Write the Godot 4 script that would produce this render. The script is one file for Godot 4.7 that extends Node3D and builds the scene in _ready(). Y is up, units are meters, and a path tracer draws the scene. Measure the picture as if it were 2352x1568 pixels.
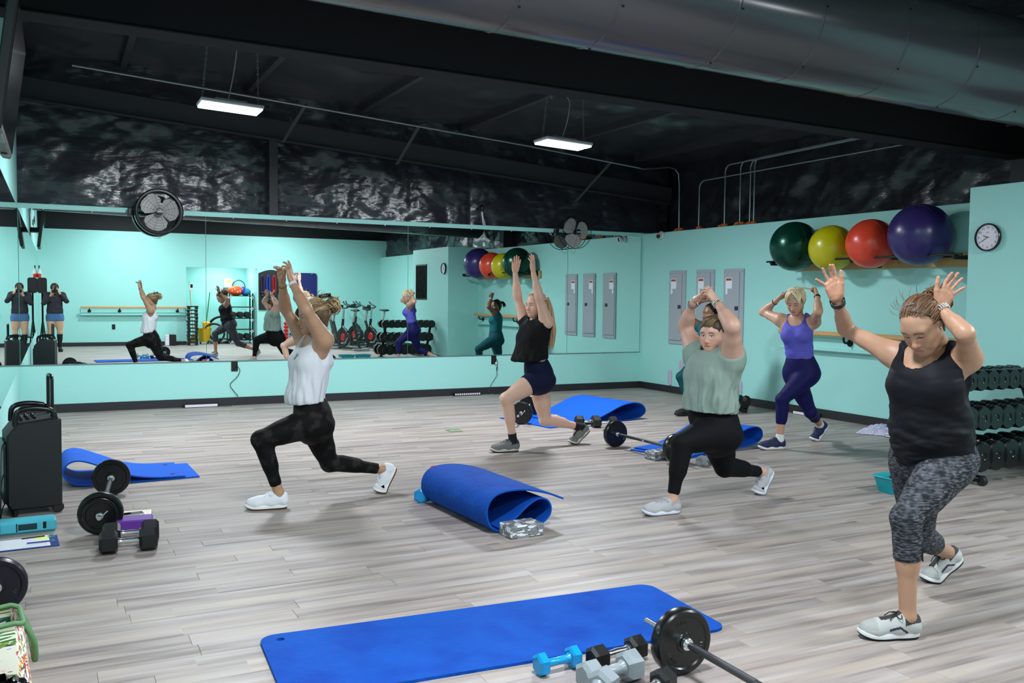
extends Node3D
# A mirrored gym studio during a lunge class. Units are metres; the long mirror wall lies at z = -12, the class faces -x.

const ZB := -12.0      # mirror wall
const ZF := 2.34       # wall behind the photographer
const XL := -0.375     # left wall
const XR := 8.35       # right wall (far part)
const XC := 7.64       # right wall (clock part)
const XE := 8.79       # right wall behind the clock part
const TEAL := Color(0.615, 0.85, 0.822)
var mats := {}
var taken := {}
var rng := RandomNumberGenerator.new()

class Geo:
	var v := PackedVector3Array()
	var n := PackedVector3Array()
	var uv := PackedVector2Array()
	var c := PackedColorArray()
	var i := PackedInt32Array()
	var col := Color.WHITE
	var x := Transform3D.IDENTITY
	func vert(p: Vector3, nn: Vector3, t := Vector2.ZERO) -> int:
		v.append(x * p); n.append((x.basis * nn).normalized()); uv.append(t); c.append(col)
		return v.size() - 1
	func tri(a: int, b: int, d: int) -> void:
		var w := (v[b] - v[a]).cross(v[d] - v[a]).dot(n[a] + n[b] + n[d])
		if w > 0.0:
			i.append(a); i.append(d); i.append(b)
		else:
			i.append(a); i.append(b); i.append(d)
	func face(pts: Array, nn := Vector3.ZERO, uvs: Array = []) -> void:
		var m := nn
		if m == Vector3.ZERO:
			m = (pts[2] - pts[0]).cross(pts[1] - pts[0]).normalized()
		var f := v.size()
		for k in pts.size():
			vert(pts[k], m, uvs[k] if uvs.size() else Vector2(pts[k].x + pts[k].z, pts[k].y))
		for k in range(1, pts.size() - 1):
			tri(f, f + k, f + k + 1)
	func box(at: Vector3, s: Vector3, bev := 0.0, bx := Basis.IDENTITY) -> void:
		var h := s * 0.5
		var b := minf(bev, minf(h.x, minf(h.y, h.z)) * 0.98)
		var keep := x
		x = x * Transform3D(bx, at)
		for ax in 3:
			var u := (ax + 1) % 3
			var w := (ax + 2) % 3
			for sg in [-1.0, 1.0]:
				var nn := Vector3.ZERO
				nn[ax] = sg
				var pts := []
				var uvs := []
				for q in [[-1, -1], [1, -1], [1, 1], [-1, 1]]:
					var p := Vector3.ZERO
					p[ax] = sg * h[ax]; p[u] = q[0] * (h[u] - b); p[w] = q[1] * (h[w] - b)
					pts.append(p)
					uvs.append(Vector2(p[u], p[w]))
				face(pts, nn, uvs)
				if b > 0.0:
					for s2 in [-1.0, 1.0]:   # edge between ax and u
						var e := Vector3.ZERO
						e[ax] = sg; e[u] = s2
						var ps := []
						for q in [[0, -1], [0, 1], [1, 1], [1, -1]]:
							var p := Vector3.ZERO
							p[ax] = sg * (h[ax] - (b if q[0] == 1 else 0.0)); p[u] = s2 * (h[u] - (b if q[0] == 0 else 0.0)); p[w] = q[1] * (h[w] - b)
							ps.append(p)
						face(ps, e.normalized())
		if b > 0.0:
			for sx in [-1.0, 1.0]:
				for sy in [-1.0, 1.0]:
					for sz in [-1.0, 1.0]:
						face([Vector3(sx * h.x, sy * (h.y - b), sz * (h.z - b)), Vector3(sx * (h.x - b), sy * h.y, sz * (h.z - b)), Vector3(sx * (h.x - b), sy * (h.y - b), sz * h.z)], Vector3(sx, sy, sz).normalized())
		x = keep
	func grid(rows: Array, closed := false, flip := false, su := 1.0, sv := 1.0) -> void:   # rows of equally many points, smooth
		var R := rows.size()
		var K: int = rows[0].size()
		var nn := PackedVector3Array()
		nn.resize(R * K)
		var q := PackedInt32Array()
		for r in R - 1:
			for k in (K if closed else K - 1):
				var k2 := (k + 1) % K
				var a: Vector3 = rows[r][k]
				var b: Vector3 = rows[r][k2]
				var d: Vector3 = rows[r + 1][k2]
				var e: Vector3 = rows[r + 1][k]
				var m := (d - a).cross(e - b)
				if flip:
					m = -m
				nn[r * K + k] += m; nn[r * K + k2] += m; nn[(r + 1) * K + k2] += m; nn[(r + 1) * K + k] += m
				q.append_array(PackedInt32Array([r * K + k, r * K + k2, (r + 1) * K + k2, (r + 1) * K + k]))
		var f := v.size()
		for r in R:
			for k in K:
				vert(rows[r][k], nn[r * K + k].normalized(), Vector2(su * k / (K - 1.0), sv * r / (R - 1.0)))
		for k in range(0, q.size(), 4):
			tri(f + q[k], f + q[k + 1], f + q[k + 2])
			tri(f + q[k], f + q[k + 2], f + q[k + 3])
	func lathe(prof: Array, segs := 24, split := 0.6) -> void:   # [radius, height] pairs from bottom to top, turned round y
		var s := 0
		while s < prof.size() - 1:
			var e := s + 1
			while e < prof.size() - 1:
				var d1: Vector2 = Vector2(prof[e][0] - prof[e - 1][0], prof[e][1] - prof[e - 1][1])
				var d2: Vector2 = Vector2(prof[e + 1][0] - prof[e][0], prof[e + 1][1] - prof[e][1])
				if absf(d1.angle_to(d2)) > split:
					break
				e += 1
			var f := v.size()
			for k in range(s, e + 1):
				var t := Vector2.ZERO
				if k > s:
					t += Vector2(prof[k][0] - prof[k - 1][0], prof[k][1] - prof[k - 1][1]).normalized()
				if k < e:
					t += Vector2(prof[k + 1][0] - prof[k][0], prof[k + 1][1] - prof[k][1]).normalized()
				for g in segs + 1:
					var a := TAU * g / segs
					var o := Vector3(cos(a), 0, sin(a))
					vert(o * float(prof[k][0]) + Vector3(0, prof[k][1], 0), (o * t.y + Vector3(0, -t.x, 0)).normalized(), Vector2(float(g) / segs, prof[k][1]))
			for k in e - s:
				for g in segs:
					var b := f + k * (segs + 1) + g
					if prof[s + k][0] > 1e-6:
						tri(b, b + 1, b + segs + 2)
					if prof[s + k + 1][0] > 1e-6 or prof[s + k][0] <= 1e-6:
						tri(b, b + segs + 2, b + segs + 1)
			s = e
	func ring(at: Vector3, axis: Vector3, r: float, thick: float, segs := 32, sides := 6) -> void:   # a torus
		var path := []
		var bs := Basis(Quaternion(Vector3.UP, axis.normalized()))
		for k in segs + 1:
			var a := TAU * k / segs
			path.append(at + bs * Vector3(cos(a) * r, 0, sin(a) * r))
		tube(path, thick, sides, false)
	func tube(path: Array, rad, sides := 8, caps := true) -> void:   # rad: number or array of numbers
		var up := Vector3.UP
		var rows := []
		var prev := Vector3.ZERO
		for k in path.size():
			var d: Vector3 = (path[mini(k + 1, path.size() - 1)] - path[maxi(k - 1, 0)]).normalized()
			if k == 0:
				prev = up.cross(d)
				if prev.length() < 0.1:
					prev = Vector3.RIGHT.cross(d)
			var u := (prev - d * prev.dot(d)).normalized()
			prev = u
			var w := d.cross(u)
			var r: float = rad[k] if rad is Array else rad
			var row := PackedVector3Array()
			for g in sides:
				var a := TAU * g / sides
				row.append(path[k] + (u * cos(a) + w * sin(a)) * r)
			rows.append(row)
		grid(rows, true, true)
		if caps:
			for e in [0, path.size() - 1]:
				var d: Vector3 = (path[1] - path[0]) if e == 0 else (path[-1] - path[-2])
				var ps := []
				for p in rows[e]:
					ps.append(p)
				face(ps, (-d if e == 0 else d).normalized())
	func cyl(a: Vector3, b: Vector3, r: float, sides := 16, bev := 0.0) -> void:
		var keep := x
		var d := b - a
		x = x * Transform3D(Basis(Quaternion(Vector3.UP, d.normalized())) if d.normalized().y > -0.9999 else Basis(Vector3.RIGHT, PI), a)
		var L := d.length()
		if bev > 0.0:
			lathe([[0, 0], [r - bev, 0], [r, bev], [r, L - bev], [r - bev, L], [0, L]], sides)
		else:
			lathe([[0, 0], [r, 0], [r, L], [0, L]], sides)
		x = keep
	func ball(at: Vector3, s: Vector3, segs := 24, rings := 14) -> void:
		var f := v.size()
		for r in rings + 1:
			var t := PI * r / rings
			for g in segs + 1:
				var a := TAU * g / segs
				var o := Vector3(sin(t) * cos(a), cos(t), sin(t) * sin(a))
				vert(at + o * s, (o / s).normalized(), Vector2(float(g) / segs, float(r) / rings))
		for r in rings:
			for g in segs:
				var b := f + r * (segs + 1) + g
				if r > 0:
					tri(b, b + 1, b + segs + 2)
				if r < rings - 1:
					tri(b, b + segs + 2, b + segs + 1)
	func ext(poly: PackedVector2Array, z0: float, z1: float, bev := 0.0) -> void:   # a plate cut out of the x-y plane, bevelled on the z1 side
		var inner := poly
		if bev > 0.0:
			var off := Geometry2D.offset_polygon(poly, -bev, Geometry2D.JOIN_MITER)
			if off.size() and off[0].size() == poly.size():
				var best := 0
				for k in poly.size():
					if off[0][k].distance_to(poly[0]) < off[0][best].distance_to(poly[0]):
						best = k
				inner = PackedVector2Array()
				for k in poly.size():
					inner.append(off[0][(best + k) % poly.size()])
		var ct := Geometry2D.triangulate_polygon(inner)
		for side in 2:
			var f := v.size()
			var nn := Vector3(0, 0, 1 if z1 > z0 else -1) * (1 if side == 1 else -1)
			for p in (inner if side == 1 else poly):
				vert(Vector3(p.x, p.y, z1 if side == 1 else z0), nn, p)
			for k in range(0, ct.size(), 3):
				tri(f + ct[k], f + ct[k + 1], f + ct[k + 2])
		var cw := Geometry2D.is_polygon_clockwise(poly)
		var zb := z1 - signf(z1 - z0) * bev if inner != poly else z1
		for k in poly.size():
			var a := poly[k]
			var b := poly[(k + 1) % poly.size()]
			var d := (b - a).normalized()
			var o := Vector3(d.y, -d.x, 0) * (-1.0 if cw else 1.0)
			face([Vector3(a.x, a.y, z0), Vector3(b.x, b.y, z0), Vector3(b.x, b.y, zb), Vector3(a.x, a.y, zb)], o)
			if inner != poly:
				var a2 := inner[k]
				var b2 := inner[(k + 1) % poly.size()]
				face([Vector3(a.x, a.y, zb), Vector3(b.x, b.y, zb), Vector3(b2.x, b2.y, z1), Vector3(a2.x, a2.y, z1)], (o + Vector3(0, 0, signf(z1 - z0))).normalized())
	func mesh() -> ArrayMesh:
		var a := []
		a.resize(Mesh.ARRAY_MAX)
		a[Mesh.ARRAY_VERTEX] = v; a[Mesh.ARRAY_NORMAL] = n; a[Mesh.ARRAY_TEX_UV] = uv; a[Mesh.ARRAY_COLOR] = c; a[Mesh.ARRAY_INDEX] = i
		var m := ArrayMesh.new()
		if v.is_empty():
			return m
		m.add_surface_from_arrays(Mesh.PRIMITIVE_TRIANGLES, a)
		return m

func numbered(called: String) -> String:
	var k: int = taken.get(called, 0)
	taken[called] = k + 1
	return called if k == 0 else "%s_%03d" % [called, k]

func part(called: String, g, m: Material, parent: Node = self) -> MeshInstance3D:
	var o := MeshInstance3D.new()
	o.mesh = g.mesh() if g is Geo else g
	o.material_override = m
	if parent == self:
		called = numbered(called)
	else:   # repeats among one thing's parts are numbered too
		var k := 0
		var base := called
		while parent.has_node(NodePath(called)):
			k += 1
			called = "%s_%03d" % [base, k]
	o.name = called
	parent.add_child(o, true)
	return o

func thing(called: String, label: String, category: String, at := Vector3.ZERO, turn := 0.0, group := "") -> Node3D:
	var o := Node3D.new()
	o.name = numbered(called)
	add_child(o, true)
	o.position = at
	o.rotation.y = turn
	return tag(o, label, category, group)

func tag(o: Node3D, label: String, category: String, group := "") -> Node3D:
	o.set_meta("label", label); o.set_meta("category", category)
	if group:
		o.set_meta("group", group)
	return o

func dup(src: Node3D, at: Vector3, turn: float, label: String, group := "") -> Node3D:
	var base := String(src.name)
	var rx := RegEx.create_from_string("_\\d\\d\\d$")
	base = rx.sub(base, "")
	var o: Node3D = src.duplicate()
	o.name = numbered(base)
	add_child(o, true)
	o.position = at
	o.rotation = Vector3(src.rotation.x, turn, src.rotation.z)
	o.set_meta("label", label)
	if group:
		o.set_meta("group", group)
	return o

func struct(called: String, g, m: Material, parent: Node = self) -> MeshInstance3D:
	var o := part(called, g, m, parent)
	if parent == self:
		o.set_meta("kind", "structure")
	return o

func M(key: String, col: Color, rough := 0.6, metal := 0.0) -> StandardMaterial3D:
	if mats.has(key):
		return mats[key]
	var m := StandardMaterial3D.new()
	m.resource_name = key
	m.albedo_color = col
	m.roughness = rough
	m.metallic = metal
	m.vertex_color_use_as_albedo = true
	mats[key] = m
	return m

func noise_tex(freq: float, seed_: int, size := 512, normal := false, oct := 4, strength := 4.0) -> NoiseTexture2D:
	var t := NoiseTexture2D.new()
	var f := FastNoiseLite.new()
	f.seed = seed_; f.frequency = freq; f.fractal_octaves = oct
	t.noise = f; t.width = size; t.height = size; t.seamless = true; t.as_normal_map = normal; t.bump_strength = strength
	return t

func bumpy(m: StandardMaterial3D, freq: float, depth: float, scale: float, seed_ := 3) -> StandardMaterial3D:
	m.normal_enabled = true
	m.normal_texture = noise_tex(freq, seed_, 256, true)
	m.normal_scale = depth
	m.uv1_triplanar = true
	m.uv1_world_triplanar = true
	m.uv1_scale = Vector3.ONE * scale
	return m

func lin(c: Color) -> Color:
	return c.srgb_to_linear()

func look(from: Vector3, to: Vector3) -> Basis:
	return Basis.looking_at(to - from)

func _ready() -> void:
	rng.seed = 7
	var cam := Camera3D.new()
	cam.name = "camera"
	cam.keep_aspect = Camera3D.KEEP_HEIGHT
	cam.fov = 41.2105
	cam.near = 0.05
	cam.far = 100.0
	cam.transform = Transform3D(Basis(Vector3(0.89327189, 0.01038666, 0.44939675), Vector3(0.01333069, 0.99868121, -0.04957956), Vector3(-0.44931906, 0.05027879, 0.8919554)), Vector3(0, 1.4444, 0))
	add_child(cam)
	cam.current = true
	var we := WorldEnvironment.new()
	we.name = "world_environment"
	var env := Environment.new()
	env.background_mode = Environment.BG_COLOR
	env.background_color = Color(0.02, 0.02, 0.02)
	env.tonemap_mode = Environment.TONE_MAPPER_LINEAR
	env.tonemap_exposure = 1.0
	env.sdfgi_enabled = true
	env.ssao_enabled = true
	env.ssil_enabled = true
	we.environment = env
	add_child(we)
	lamps()
	room()
	overhead()
	wall_things()
	gear()
	behind()
	people()

func lamps() -> void:
	# nine two-foot shop lights on chains, three rows of them; the camera sees the two nearest the mirror wall
	var white := M("lamp housing", Color(0.75, 0.76, 0.78), 0.4)
	var glow := M("lamp strip", Color(1, 1, 1), 0.4)
	glow.emission_enabled = true
	glow.emission = Color(0.95, 0.97, 1.0)
	glow.emission_energy_multiplier = 4.0
	var steel := M("chain steel", Color(0.55, 0.57, 0.6), 0.35, 0.9)
	var wire := M("lamp wire", Color(0.62, 0.63, 0.6), 0.5)
	var spots := [[1.53, 3.225, -9.1, 1.0, "two-strip shop light hanging on two chains above the left fan, with a looped cable"],
		[5.04, 3.125, -8.8, 1.0, "two-strip shop light hanging on splayed chains nearest the grey panels"],
		[1.7, 3.5, -2.6, 1.0, "two-strip shop light on chains in front of the round duct, near the left mirror"],
		[6.1, 3.25, -1.5, 1.0, "two-strip shop light on chains in front of the round duct, near the clock wall"],
		[1.8, 3.62, 0.7, 0.7, "two-strip shop light on chains near the wall with the wooden barre"],
		[5.6, 3.55, 0.6, 0.7, "two-strip shop light on chains near the wall of hanging bands"]]
	for s in spots:
		var t := thing("shop_light", s[4], "ceiling light", Vector3(s[0], s[1], s[2]), 0.0, "")
		t.rotation.z = -0.045
		var g := Geo.new()
		g.box(Vector3(0, 0.012, 0), Vector3(0.58, 0.035, 0.32), 0.008)
		g.box(Vector3(0, 0.045, 0), Vector3(0.3, 0.04, 0.12), 0.008)
		part("housing", g, white, t)
		for k in [-1, 1]:
			var q := Geo.new()
			q.box(Vector3(0, -0.014, k * 0.082), Vector3(0.56, 0.018, 0.135), 0.006)
			part("light_strip", q, glow, t)
		var top: float = 4.1 - 0.077 * s[0] - s[1]
		for k in [-1, 1]:
			var ch := Geo.new()
			var nl := int(top / 0.03)
			for j in nl:
				var a := Vector3(k * (0.26 - 0.04 * j / nl), 0.03 + top * j / nl, 0)
				ch.x = Transform3D(Basis(Vector3.UP, PI / 2 * (j % 2)), a)
				ch.ring(Vector3(0, 0.02, 0), Vector3(0, 0, 1), 0.011, 0.0028, 8, 4)
			ch.x = Transform3D.IDENTITY
			part("chain", ch, steel, t)
		var w := Geo.new()
		var path := []
		for j in 25:
			var u := j / 24.0
			path.append(Vector3(-0.02 + 0.16 * sin(u * 5.2) * u, 0.06 + (top - 0.1) * (0.25 + 0.75 * sin(u * 2.2)) * minf(1.0, u * 3.0), 0.05 * sin(u * 6.0)))
		w.tube(path, 0.006, 6)
		part("power_cable", w, wire, t)
		var l := AreaLight3D.new()
		l.name = "lamp_light"
		l.area_size = Vector2(0.56, 0.3)
		l.light_color = Color(0.94, 0.97, 1.0)
		l.light_energy = 16.5 * s[3]
		l.area_normalize_energy = true
		l.area_range = 20.0
		l.area_attenuation = 2.0
		l.shadow_enabled = true
		l.position = Vector3(0, -0.03, 0)
		l.rotation.x = -PI / 2
		t.add_child(l, true)

func paint() -> StandardMaterial3D:
	if mats.has("teal paint"):
		return mats["teal paint"]
	var m := M("teal paint", TEAL, 0.55)
	return bumpy(m, 0.05, 0.12, 3.0)

func vinyl() -> StandardMaterial3D:
	if mats.has("black vinyl"):
		return mats["black vinyl"]
	var m := M("black vinyl", Color(0.16, 0.16, 0.19), 0.27)
	m.metallic_specular = 0.6
	m.normal_enabled = true
	m.normal_texture = noise_tex(0.018, 21, 512, true, 5, 9.0)
	m.normal_scale = 0.2
	m.uv1_triplanar = true
	m.uv1_world_triplanar = true
	m.uv1_scale = Vector3(0.4, 1.7, 0.4)
	return m

func plank_texture() -> ImageTexture:
	var W := 1024
	var H := 1024
	var lay := []
	for d in [[0.007, 11, 1024, 3, 3], [0.016, 12, 1024, 8, 4], [0.11, 13, 1024, 16, 3], [0.006, 14, 1024, 4, 3], [0.03, 15, 1024, 20, 4]]:
		var f := FastNoiseLite.new()
		f.seed = d[1]; f.frequency = d[0]; f.fractal_octaves = d[4]
		var w: int = maxi(16, int(W / float(d[3])))
		var im := f.get_image(w, H, false, false, true)
		im.resize(W, H, Image.INTERPOLATE_CUBIC)
		im.convert(Image.FORMAT_L8)
		lay.append(im.get_data())
	var out := PackedByteArray()
	out.resize(W * H * 3)
	var a: PackedByteArray = lay[0]
	var b: PackedByteArray = lay[1]
	var c: PackedByteArray = lay[2]
	var d2: PackedByteArray = lay[3]
	var e: PackedByteArray = lay[4]
	var light := Color(0.725, 0.697, 0.672)
	var mid := Color(0.62, 0.585, 0.56)
	var dark := Color(0.40, 0.355, 0.335)
	var tan_ := Color(0.70, 0.635, 0.55)
	for k in W * H:
		var s := (a[k] * 0.44 + b[k] * 0.36 + e[k] * 0.20) / 255.0
		var fine := c[k] / 255.0 - 0.5
		s = clampf((s - 0.5) * 1.45 + 0.58 + fine * 0.15, 0.0, 1.0)
		var col := mid.lerp(light, (s - 0.5) * 2.0) if s > 0.5 else dark.lerp(mid, s * 2.0)
		var tt := clampf((d2[k] / 255.0 - 0.56) * 4.0, 0.0, 0.45)
		col = col.lerp(tan_, tt * s)
		out[k * 3] = int(clampf(col.r, 0, 1) * 255.0)
		out[k * 3 + 1] = int(clampf(col.g, 0, 1) * 255.0)
		out[k * 3 + 2] = int(clampf(col.b, 0, 1) * 255.0)
	var im2 := Image.create_from_data(W, H, false, Image.FORMAT_RGB8, out)
	im2.generate_mipmaps()
	return ImageTexture.create_from_image(im2)

func plank_into(g: Geo, x0: float, x1: float, z0: float, z1: float, r: RandomNumberGenerator) -> void:
	var b := 0.0016
	var y := 0.0
	var uo := Vector2(r.randf(), r.randf())
	var us := Vector2(1.0 / 3.2, 1.0 / 1.3)
	var tone := r.randf_range(0.94, 1.04)
	g.col = Color(tone, tone * r.randf_range(0.985, 1.0), tone * r.randf_range(0.965, 1.0))
	var P := [Vector3(x0 + b, y, z0 + b), Vector3(x1 - b, y, z0 + b), Vector3(x1 - b, y, z1 - b), Vector3(x0 + b, y, z1 - b)]
	var Q := [Vector3(x0, y - 0.0022, z0), Vector3(x1, y - 0.0022, z0), Vector3(x1, y - 0.0022, z1), Vector3(x0, y - 0.0022, z1)]
	var U := []
	for p in P:
		U.append(uo + Vector2(p.x - x0, p.z - z0) * us)
	g.face(P, Vector3.UP, U)
	var D := [Vector3(0, 0.6, -0.8), Vector3(0.8, 0.6, 0), Vector3(0, 0.6, 0.8), Vector3(-0.8, 0.6, 0)]
	for k in 4:
		var k2 := (k + 1) % 4
		g.face([P[k], P[k2], Q[k2], Q[k]], D[k], [U[k], U[k2], U[k2], U[k]])

func floor_planks() -> void:
	var slab := Geo.new()
	slab.box(Vector3(4.2, -0.06, -4.3), Vector3(9.9, 0.116, 16.4))
	var fl := struct("floor", slab, M("floor gap", Color(0.16, 0.14, 0.13), 0.8))
	var m := M("weathered plank", Color(0.93, 0.92, 0.93), 0.36)
	m.albedo_texture = plank_texture()
	m.roughness = 0.5
	m.metallic_specular = 0.5
	var cam: Transform3D = get_node("camera").transform.affine_inverse()
	var list := []
	var row := 0
	var z := -12.1
	while z < 4.0:
		var x := -0.5 - rng.randf() * 1.2
		while x < 8.9:
			var ctr := cam * Vector3(x + 0.61, 0, z + 0.0625)
			var seen := false
			if ctr.z < -0.5:
				for e in [0.1, 0.6, 1.1]:
					var q := cam * Vector3(x + e, 0, z + 0.0625)
					if q.z < -0.3 and absf(q.x / q.z) < 0.575 and absf(q.y / q.z) < 0.385:
						seen = true
			list.append([ctr.length() if seen else 100.0 + ctr.length(), x, z])
			x += 1.22
		z += 0.125
		row += 1
	list.sort_custom(func(p, q): return p[0] < q[0])
	var rest := Geo.new()
	for k in list.size():
		var e: Array = list[k]
		if k < 300:
			var g := Geo.new()
			plank_into(g, maxf(e[1], -0.5), minf(e[1] + 1.22, 9.0), e[2], e[2] + 0.125, rng)
			part("plank", g, m, fl)
		else:
			plank_into(rest, maxf(e[1], -0.5), minf(e[1] + 1.22, 9.0), e[2], e[2] + 0.125, rng)
	var o := part("plank", rest, m, fl)
	o.set_meta("kind", "stuff")

func vinyl_sheet(o: Vector3, u: Vector3, w: Vector3, U: float, V: float, nn: Vector3, seams: Array, seed_: int, amp := 0.035, res := 0.035) -> Geo:
	# a quilted vinyl facing: hangs loose between taped seams, wrinkles run out of the seams
	var g := Geo.new()
	var f := FastNoiseLite.new()
	f.seed = seed_; f.frequency = 1.3; f.fractal_octaves = 3
	var f2 := FastNoiseLite.new()
	f2.seed = seed_ + 1; f2.frequency = 5.0; f2.fractal_octaves = 2
	var nu := int(U / res) + 1
	var nv := int(V / res) + 1
	var rows := []
	for r in nv + 1:
		var row := PackedVector3Array()
		var b := V * r / nv
		for k in nu + 1:
			var a := U * k / nu
			var d := 9.0
			for s in seams:
				d = minf(d, absf(a - s))
			var near := clampf(d / 0.45, 0.0, 1.0)
			var h := amp * (0.3 + 0.7 * near) * f.get_noise_2d(a * 0.7, b * 0.9) * 1.5
			var fan := f2.get_noise_2d(a * 0.5 + b * 0.25, b * (2.4 + 1.2 * near) - a * 0.5)
			h += 0.016 * (1.0 - near * 0.75) * (1.0 - absf(fan) * 2.2)
			h += 0.006 * f2.get_noise_2d(a * 1.1 + 7.0, b * 4.5 + a * 0.8)
			h += amp * 0.8 * (sqrt(near) - 1.0)
			row.append(o + u * a + w * b + nn * h)
		rows.append(row)
	g.grid(rows, false, false, U, V)
	if g.n[0].dot(nn) < 0.0:   # face into the room
		for k in g.n.size():
			g.n[k] = -g.n[k]
		for k in range(0, g.i.size(), 3):
			var t := g.i[k + 1]
			g.i[k + 1] = g.i[k + 2]
			g.i[k + 2] = t
	return g

func room() -> void:
	floor_planks()
	var p := paint()
	var g := Geo.new()
	g.box(Vector3(4.2, 1.225, ZB - 0.08), Vector3(9.6, 2.47, 0.16), 0.004)
	struct("wall_back", g, p)
	g = Geo.new()
	g.box(Vector3(XL - 0.08, 2.1, -4.9), Vector3(0.16, 4.22, 14.8))
	struct("wall_left", g, p)
	g = Geo.new()
	g.box(Vector3(XR + 0.08, 1.215, -8.9), Vector3(0.16, 2.45, 6.4), 0.004)
	g.box(Vector3((XC + XE + 0.3) * 0.5, 1.243, -4.62), Vector3(XE + 0.3 - XC, 2.506, 2.165), 0.004)
	g.box(Vector3(XE + 0.08, 1.27, -0.6), Vector3(0.16, 2.56, 6.0), 0.004)
	struct("wall_right", g, p)
	# wall behind the photographer with its alcove
	g = Geo.new()
	g.box(Vector3((XL + 3.23) * 0.5, 1.52, ZF + 0.06), Vector3(3.23 - XL, 3.06, 0.12))
	g.box(Vector3((5.135 + 9.0) * 0.5, 1.52, ZF + 0.06), Vector3(9.0 - 5.135, 3.06, 0.12))
	g.box(Vector3(4.1825, 2.595, ZF + 0.06), Vector3(1.905, 0.91, 0.12))
	g.box(Vector3(3.17, 1.2, ZF + 0.92), Vector3(0.12, 2.4, 1.62))
	g.box(Vector3(5.195, 1.2, ZF + 0.92), Vector3(0.12, 2.4, 1.62))
	g.box(Vector3(4.1825, 1.2, ZF + 1.75), Vector3(2.2, 2.4, 0.1))
	g.box(Vector3(4.1825, 2.46, ZF + 0.9), Vector3(2.2, 0.1, 1.7))
	struct("wall_front", g, p)
	# baseboards
	var bb := M("black rubber", Color(0.13, 0.13, 0.15), 0.5)
	g = Geo.new()
	for k in 4:
		g.box(Vector3(XL + 1.09 + k * 2.181, 0.052, ZB + 0.006), Vector3(2.179, 0.104, 0.012), 0.003)
	struct("baseboard_back", g, bb)
	g = Geo.new()
	g.box(Vector3(XL + 0.006, 0.052, -4.85), Vector3(0.012, 0.104, 14.3), 0.003)
	struct("baseboard_left", g, bb)
	g = Geo.new()
	g.box(Vector3(XR - 0.006, 0.052, -8.85), Vector3(0.012, 0.104, 6.3), 0.003)
	g.box(Vector3(XC - 0.006, 0.052, -4.62), Vector3(0.012, 0.104, 2.18), 0.003)
	g.box(Vector3((XC + XR) * 0.5, 0.052, -5.706), Vector3(XR - XC, 0.104, 0.012), 0.003)
	g.box(Vector3(XE - 0.006, 0.052, -0.6), Vector3(0.012, 0.104, 5.9), 0.003)
	struct("baseboard_right", g, bb)
	g = Geo.new()
	g.box(Vector3((XL + 3.23) * 0.5, 0.052, ZF - 0.006), Vector3(3.23 - XL, 0.104, 0.012), 0.003)
	g.box(Vector3((5.135 + XE) * 0.5, 0.052, ZF - 0.006), Vector3(XE - 5.135, 0.104, 0.012), 0.003)
	struct("baseboard_front", g, bb)
	# mirrors
	var mm := M("silvered glass", Color(0.93, 0.965, 0.955), 0.0, 1.0)
	var edge := M("mirror edge", Color(0.35, 0.42, 0.41), 0.3, 0.3)
	var xs := [XL + 0.008, 1.71, 4.407, 6.981, XR - 0.03]
	var nm := ["leftmost mirror sheet of the back wall, beside the corner, under the left fan", "second mirror sheet from the corner, behind the woman in white tank top", "third mirror sheet, reflecting the stability balls and clock", "rightmost mirror sheet, reflecting the grey electrical panels"]
	for k in 4:
		var t := thing("wall_mirror", nm[k], "mirror", Vector3(0, 0, 0), 0.0, "mirror sheets on the back wall")
		g = Geo.new()
		g.box(Vector3((xs[k] + xs[k + 1]) * 0.5, 1.488, ZB + 0.003), Vector3(xs[k + 1] - xs[k] - 0.003, 1.824, 0.006))
		part("glass", g, mm, t)
		g = Geo.new()
		g.box(Vector3((xs[k] + xs[k + 1]) * 0.5, 0.572, ZB + 0.006), Vector3(xs[k + 1] - xs[k] - 0.004, 0.012, 0.012), 0.002)
		part("bottom_channel", g, M("mirror channel", Color(0.55, 0.6, 0.6), 0.3, 0.7), t)
		g = Geo.new()
		g.box(Vector3(xs[k + 1] - 0.0015, 1.488, ZB + 0.0035), Vector3(0.005, 1.822, 0.006))
		part("seam", g, edge, t)
		for j in 4:
			g = Geo.new()
			g.box(Vector3(lerpf(xs[k], xs[k + 1], (j + 0.5) / 4.0), 2.398, ZB + 0.008), Vector3(0.014, 0.022, 0.008), 0.003)
			part("clip", g, M("clip", Color(0.75, 0.78, 0.78), 0.3, 0.4), t)
	var zs := [-11.99, -9.26, -6.5, -3.75, -1.0, 2.3]
	var nl := ["mirror sheet on the left wall next to the corner", "second mirror sheet from the corner on the left wall", "mirror sheet on the left wall beside the rolling speaker", "mirror sheet on the left wall nearest the floral bag", "mirror sheet on the left wall beside the photographer"]
	for k in 5:
		var t := thing("wall_mirror", nl[k], "mirror", Vector3.ZERO, 0.0, "mirror sheets on the left wall")
		g = Geo.new()
		g.box(Vector3(XL + 0.003, 1.485, (zs[k] + zs[k + 1]) * 0.5), Vector3(0.006, 1.83, zs[k + 1] - zs[k] - 0.004))
		part("glass", g, mm, t)
	# black vinyl above the walls
	var vn := vinyl()
	var back := vinyl_sheet(Vector3(XL, 2.44, -12.13), Vector3.RIGHT, Vector3.UP, 9.3, 1.85, Vector3(0, 0, 1), [1.1, 2.26, 3.02, 3.99, 4.87, 5.77, 6.9, 8.07], 4, 0.04)
	struct("trim_1", back, vn)
	var right := vinyl_sheet(Vector3(9.0, 2.36, -12.2), Vector3(0, 0, 1), Vector3.UP, 14.8, 1.6, Vector3(-1, 0, 0), [1.2, 2.4, 3.6, 5.0, 6.2, 7.4, 8.6, 9.8, 11, 12.2], 9, 0.05, 0.045)
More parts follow.
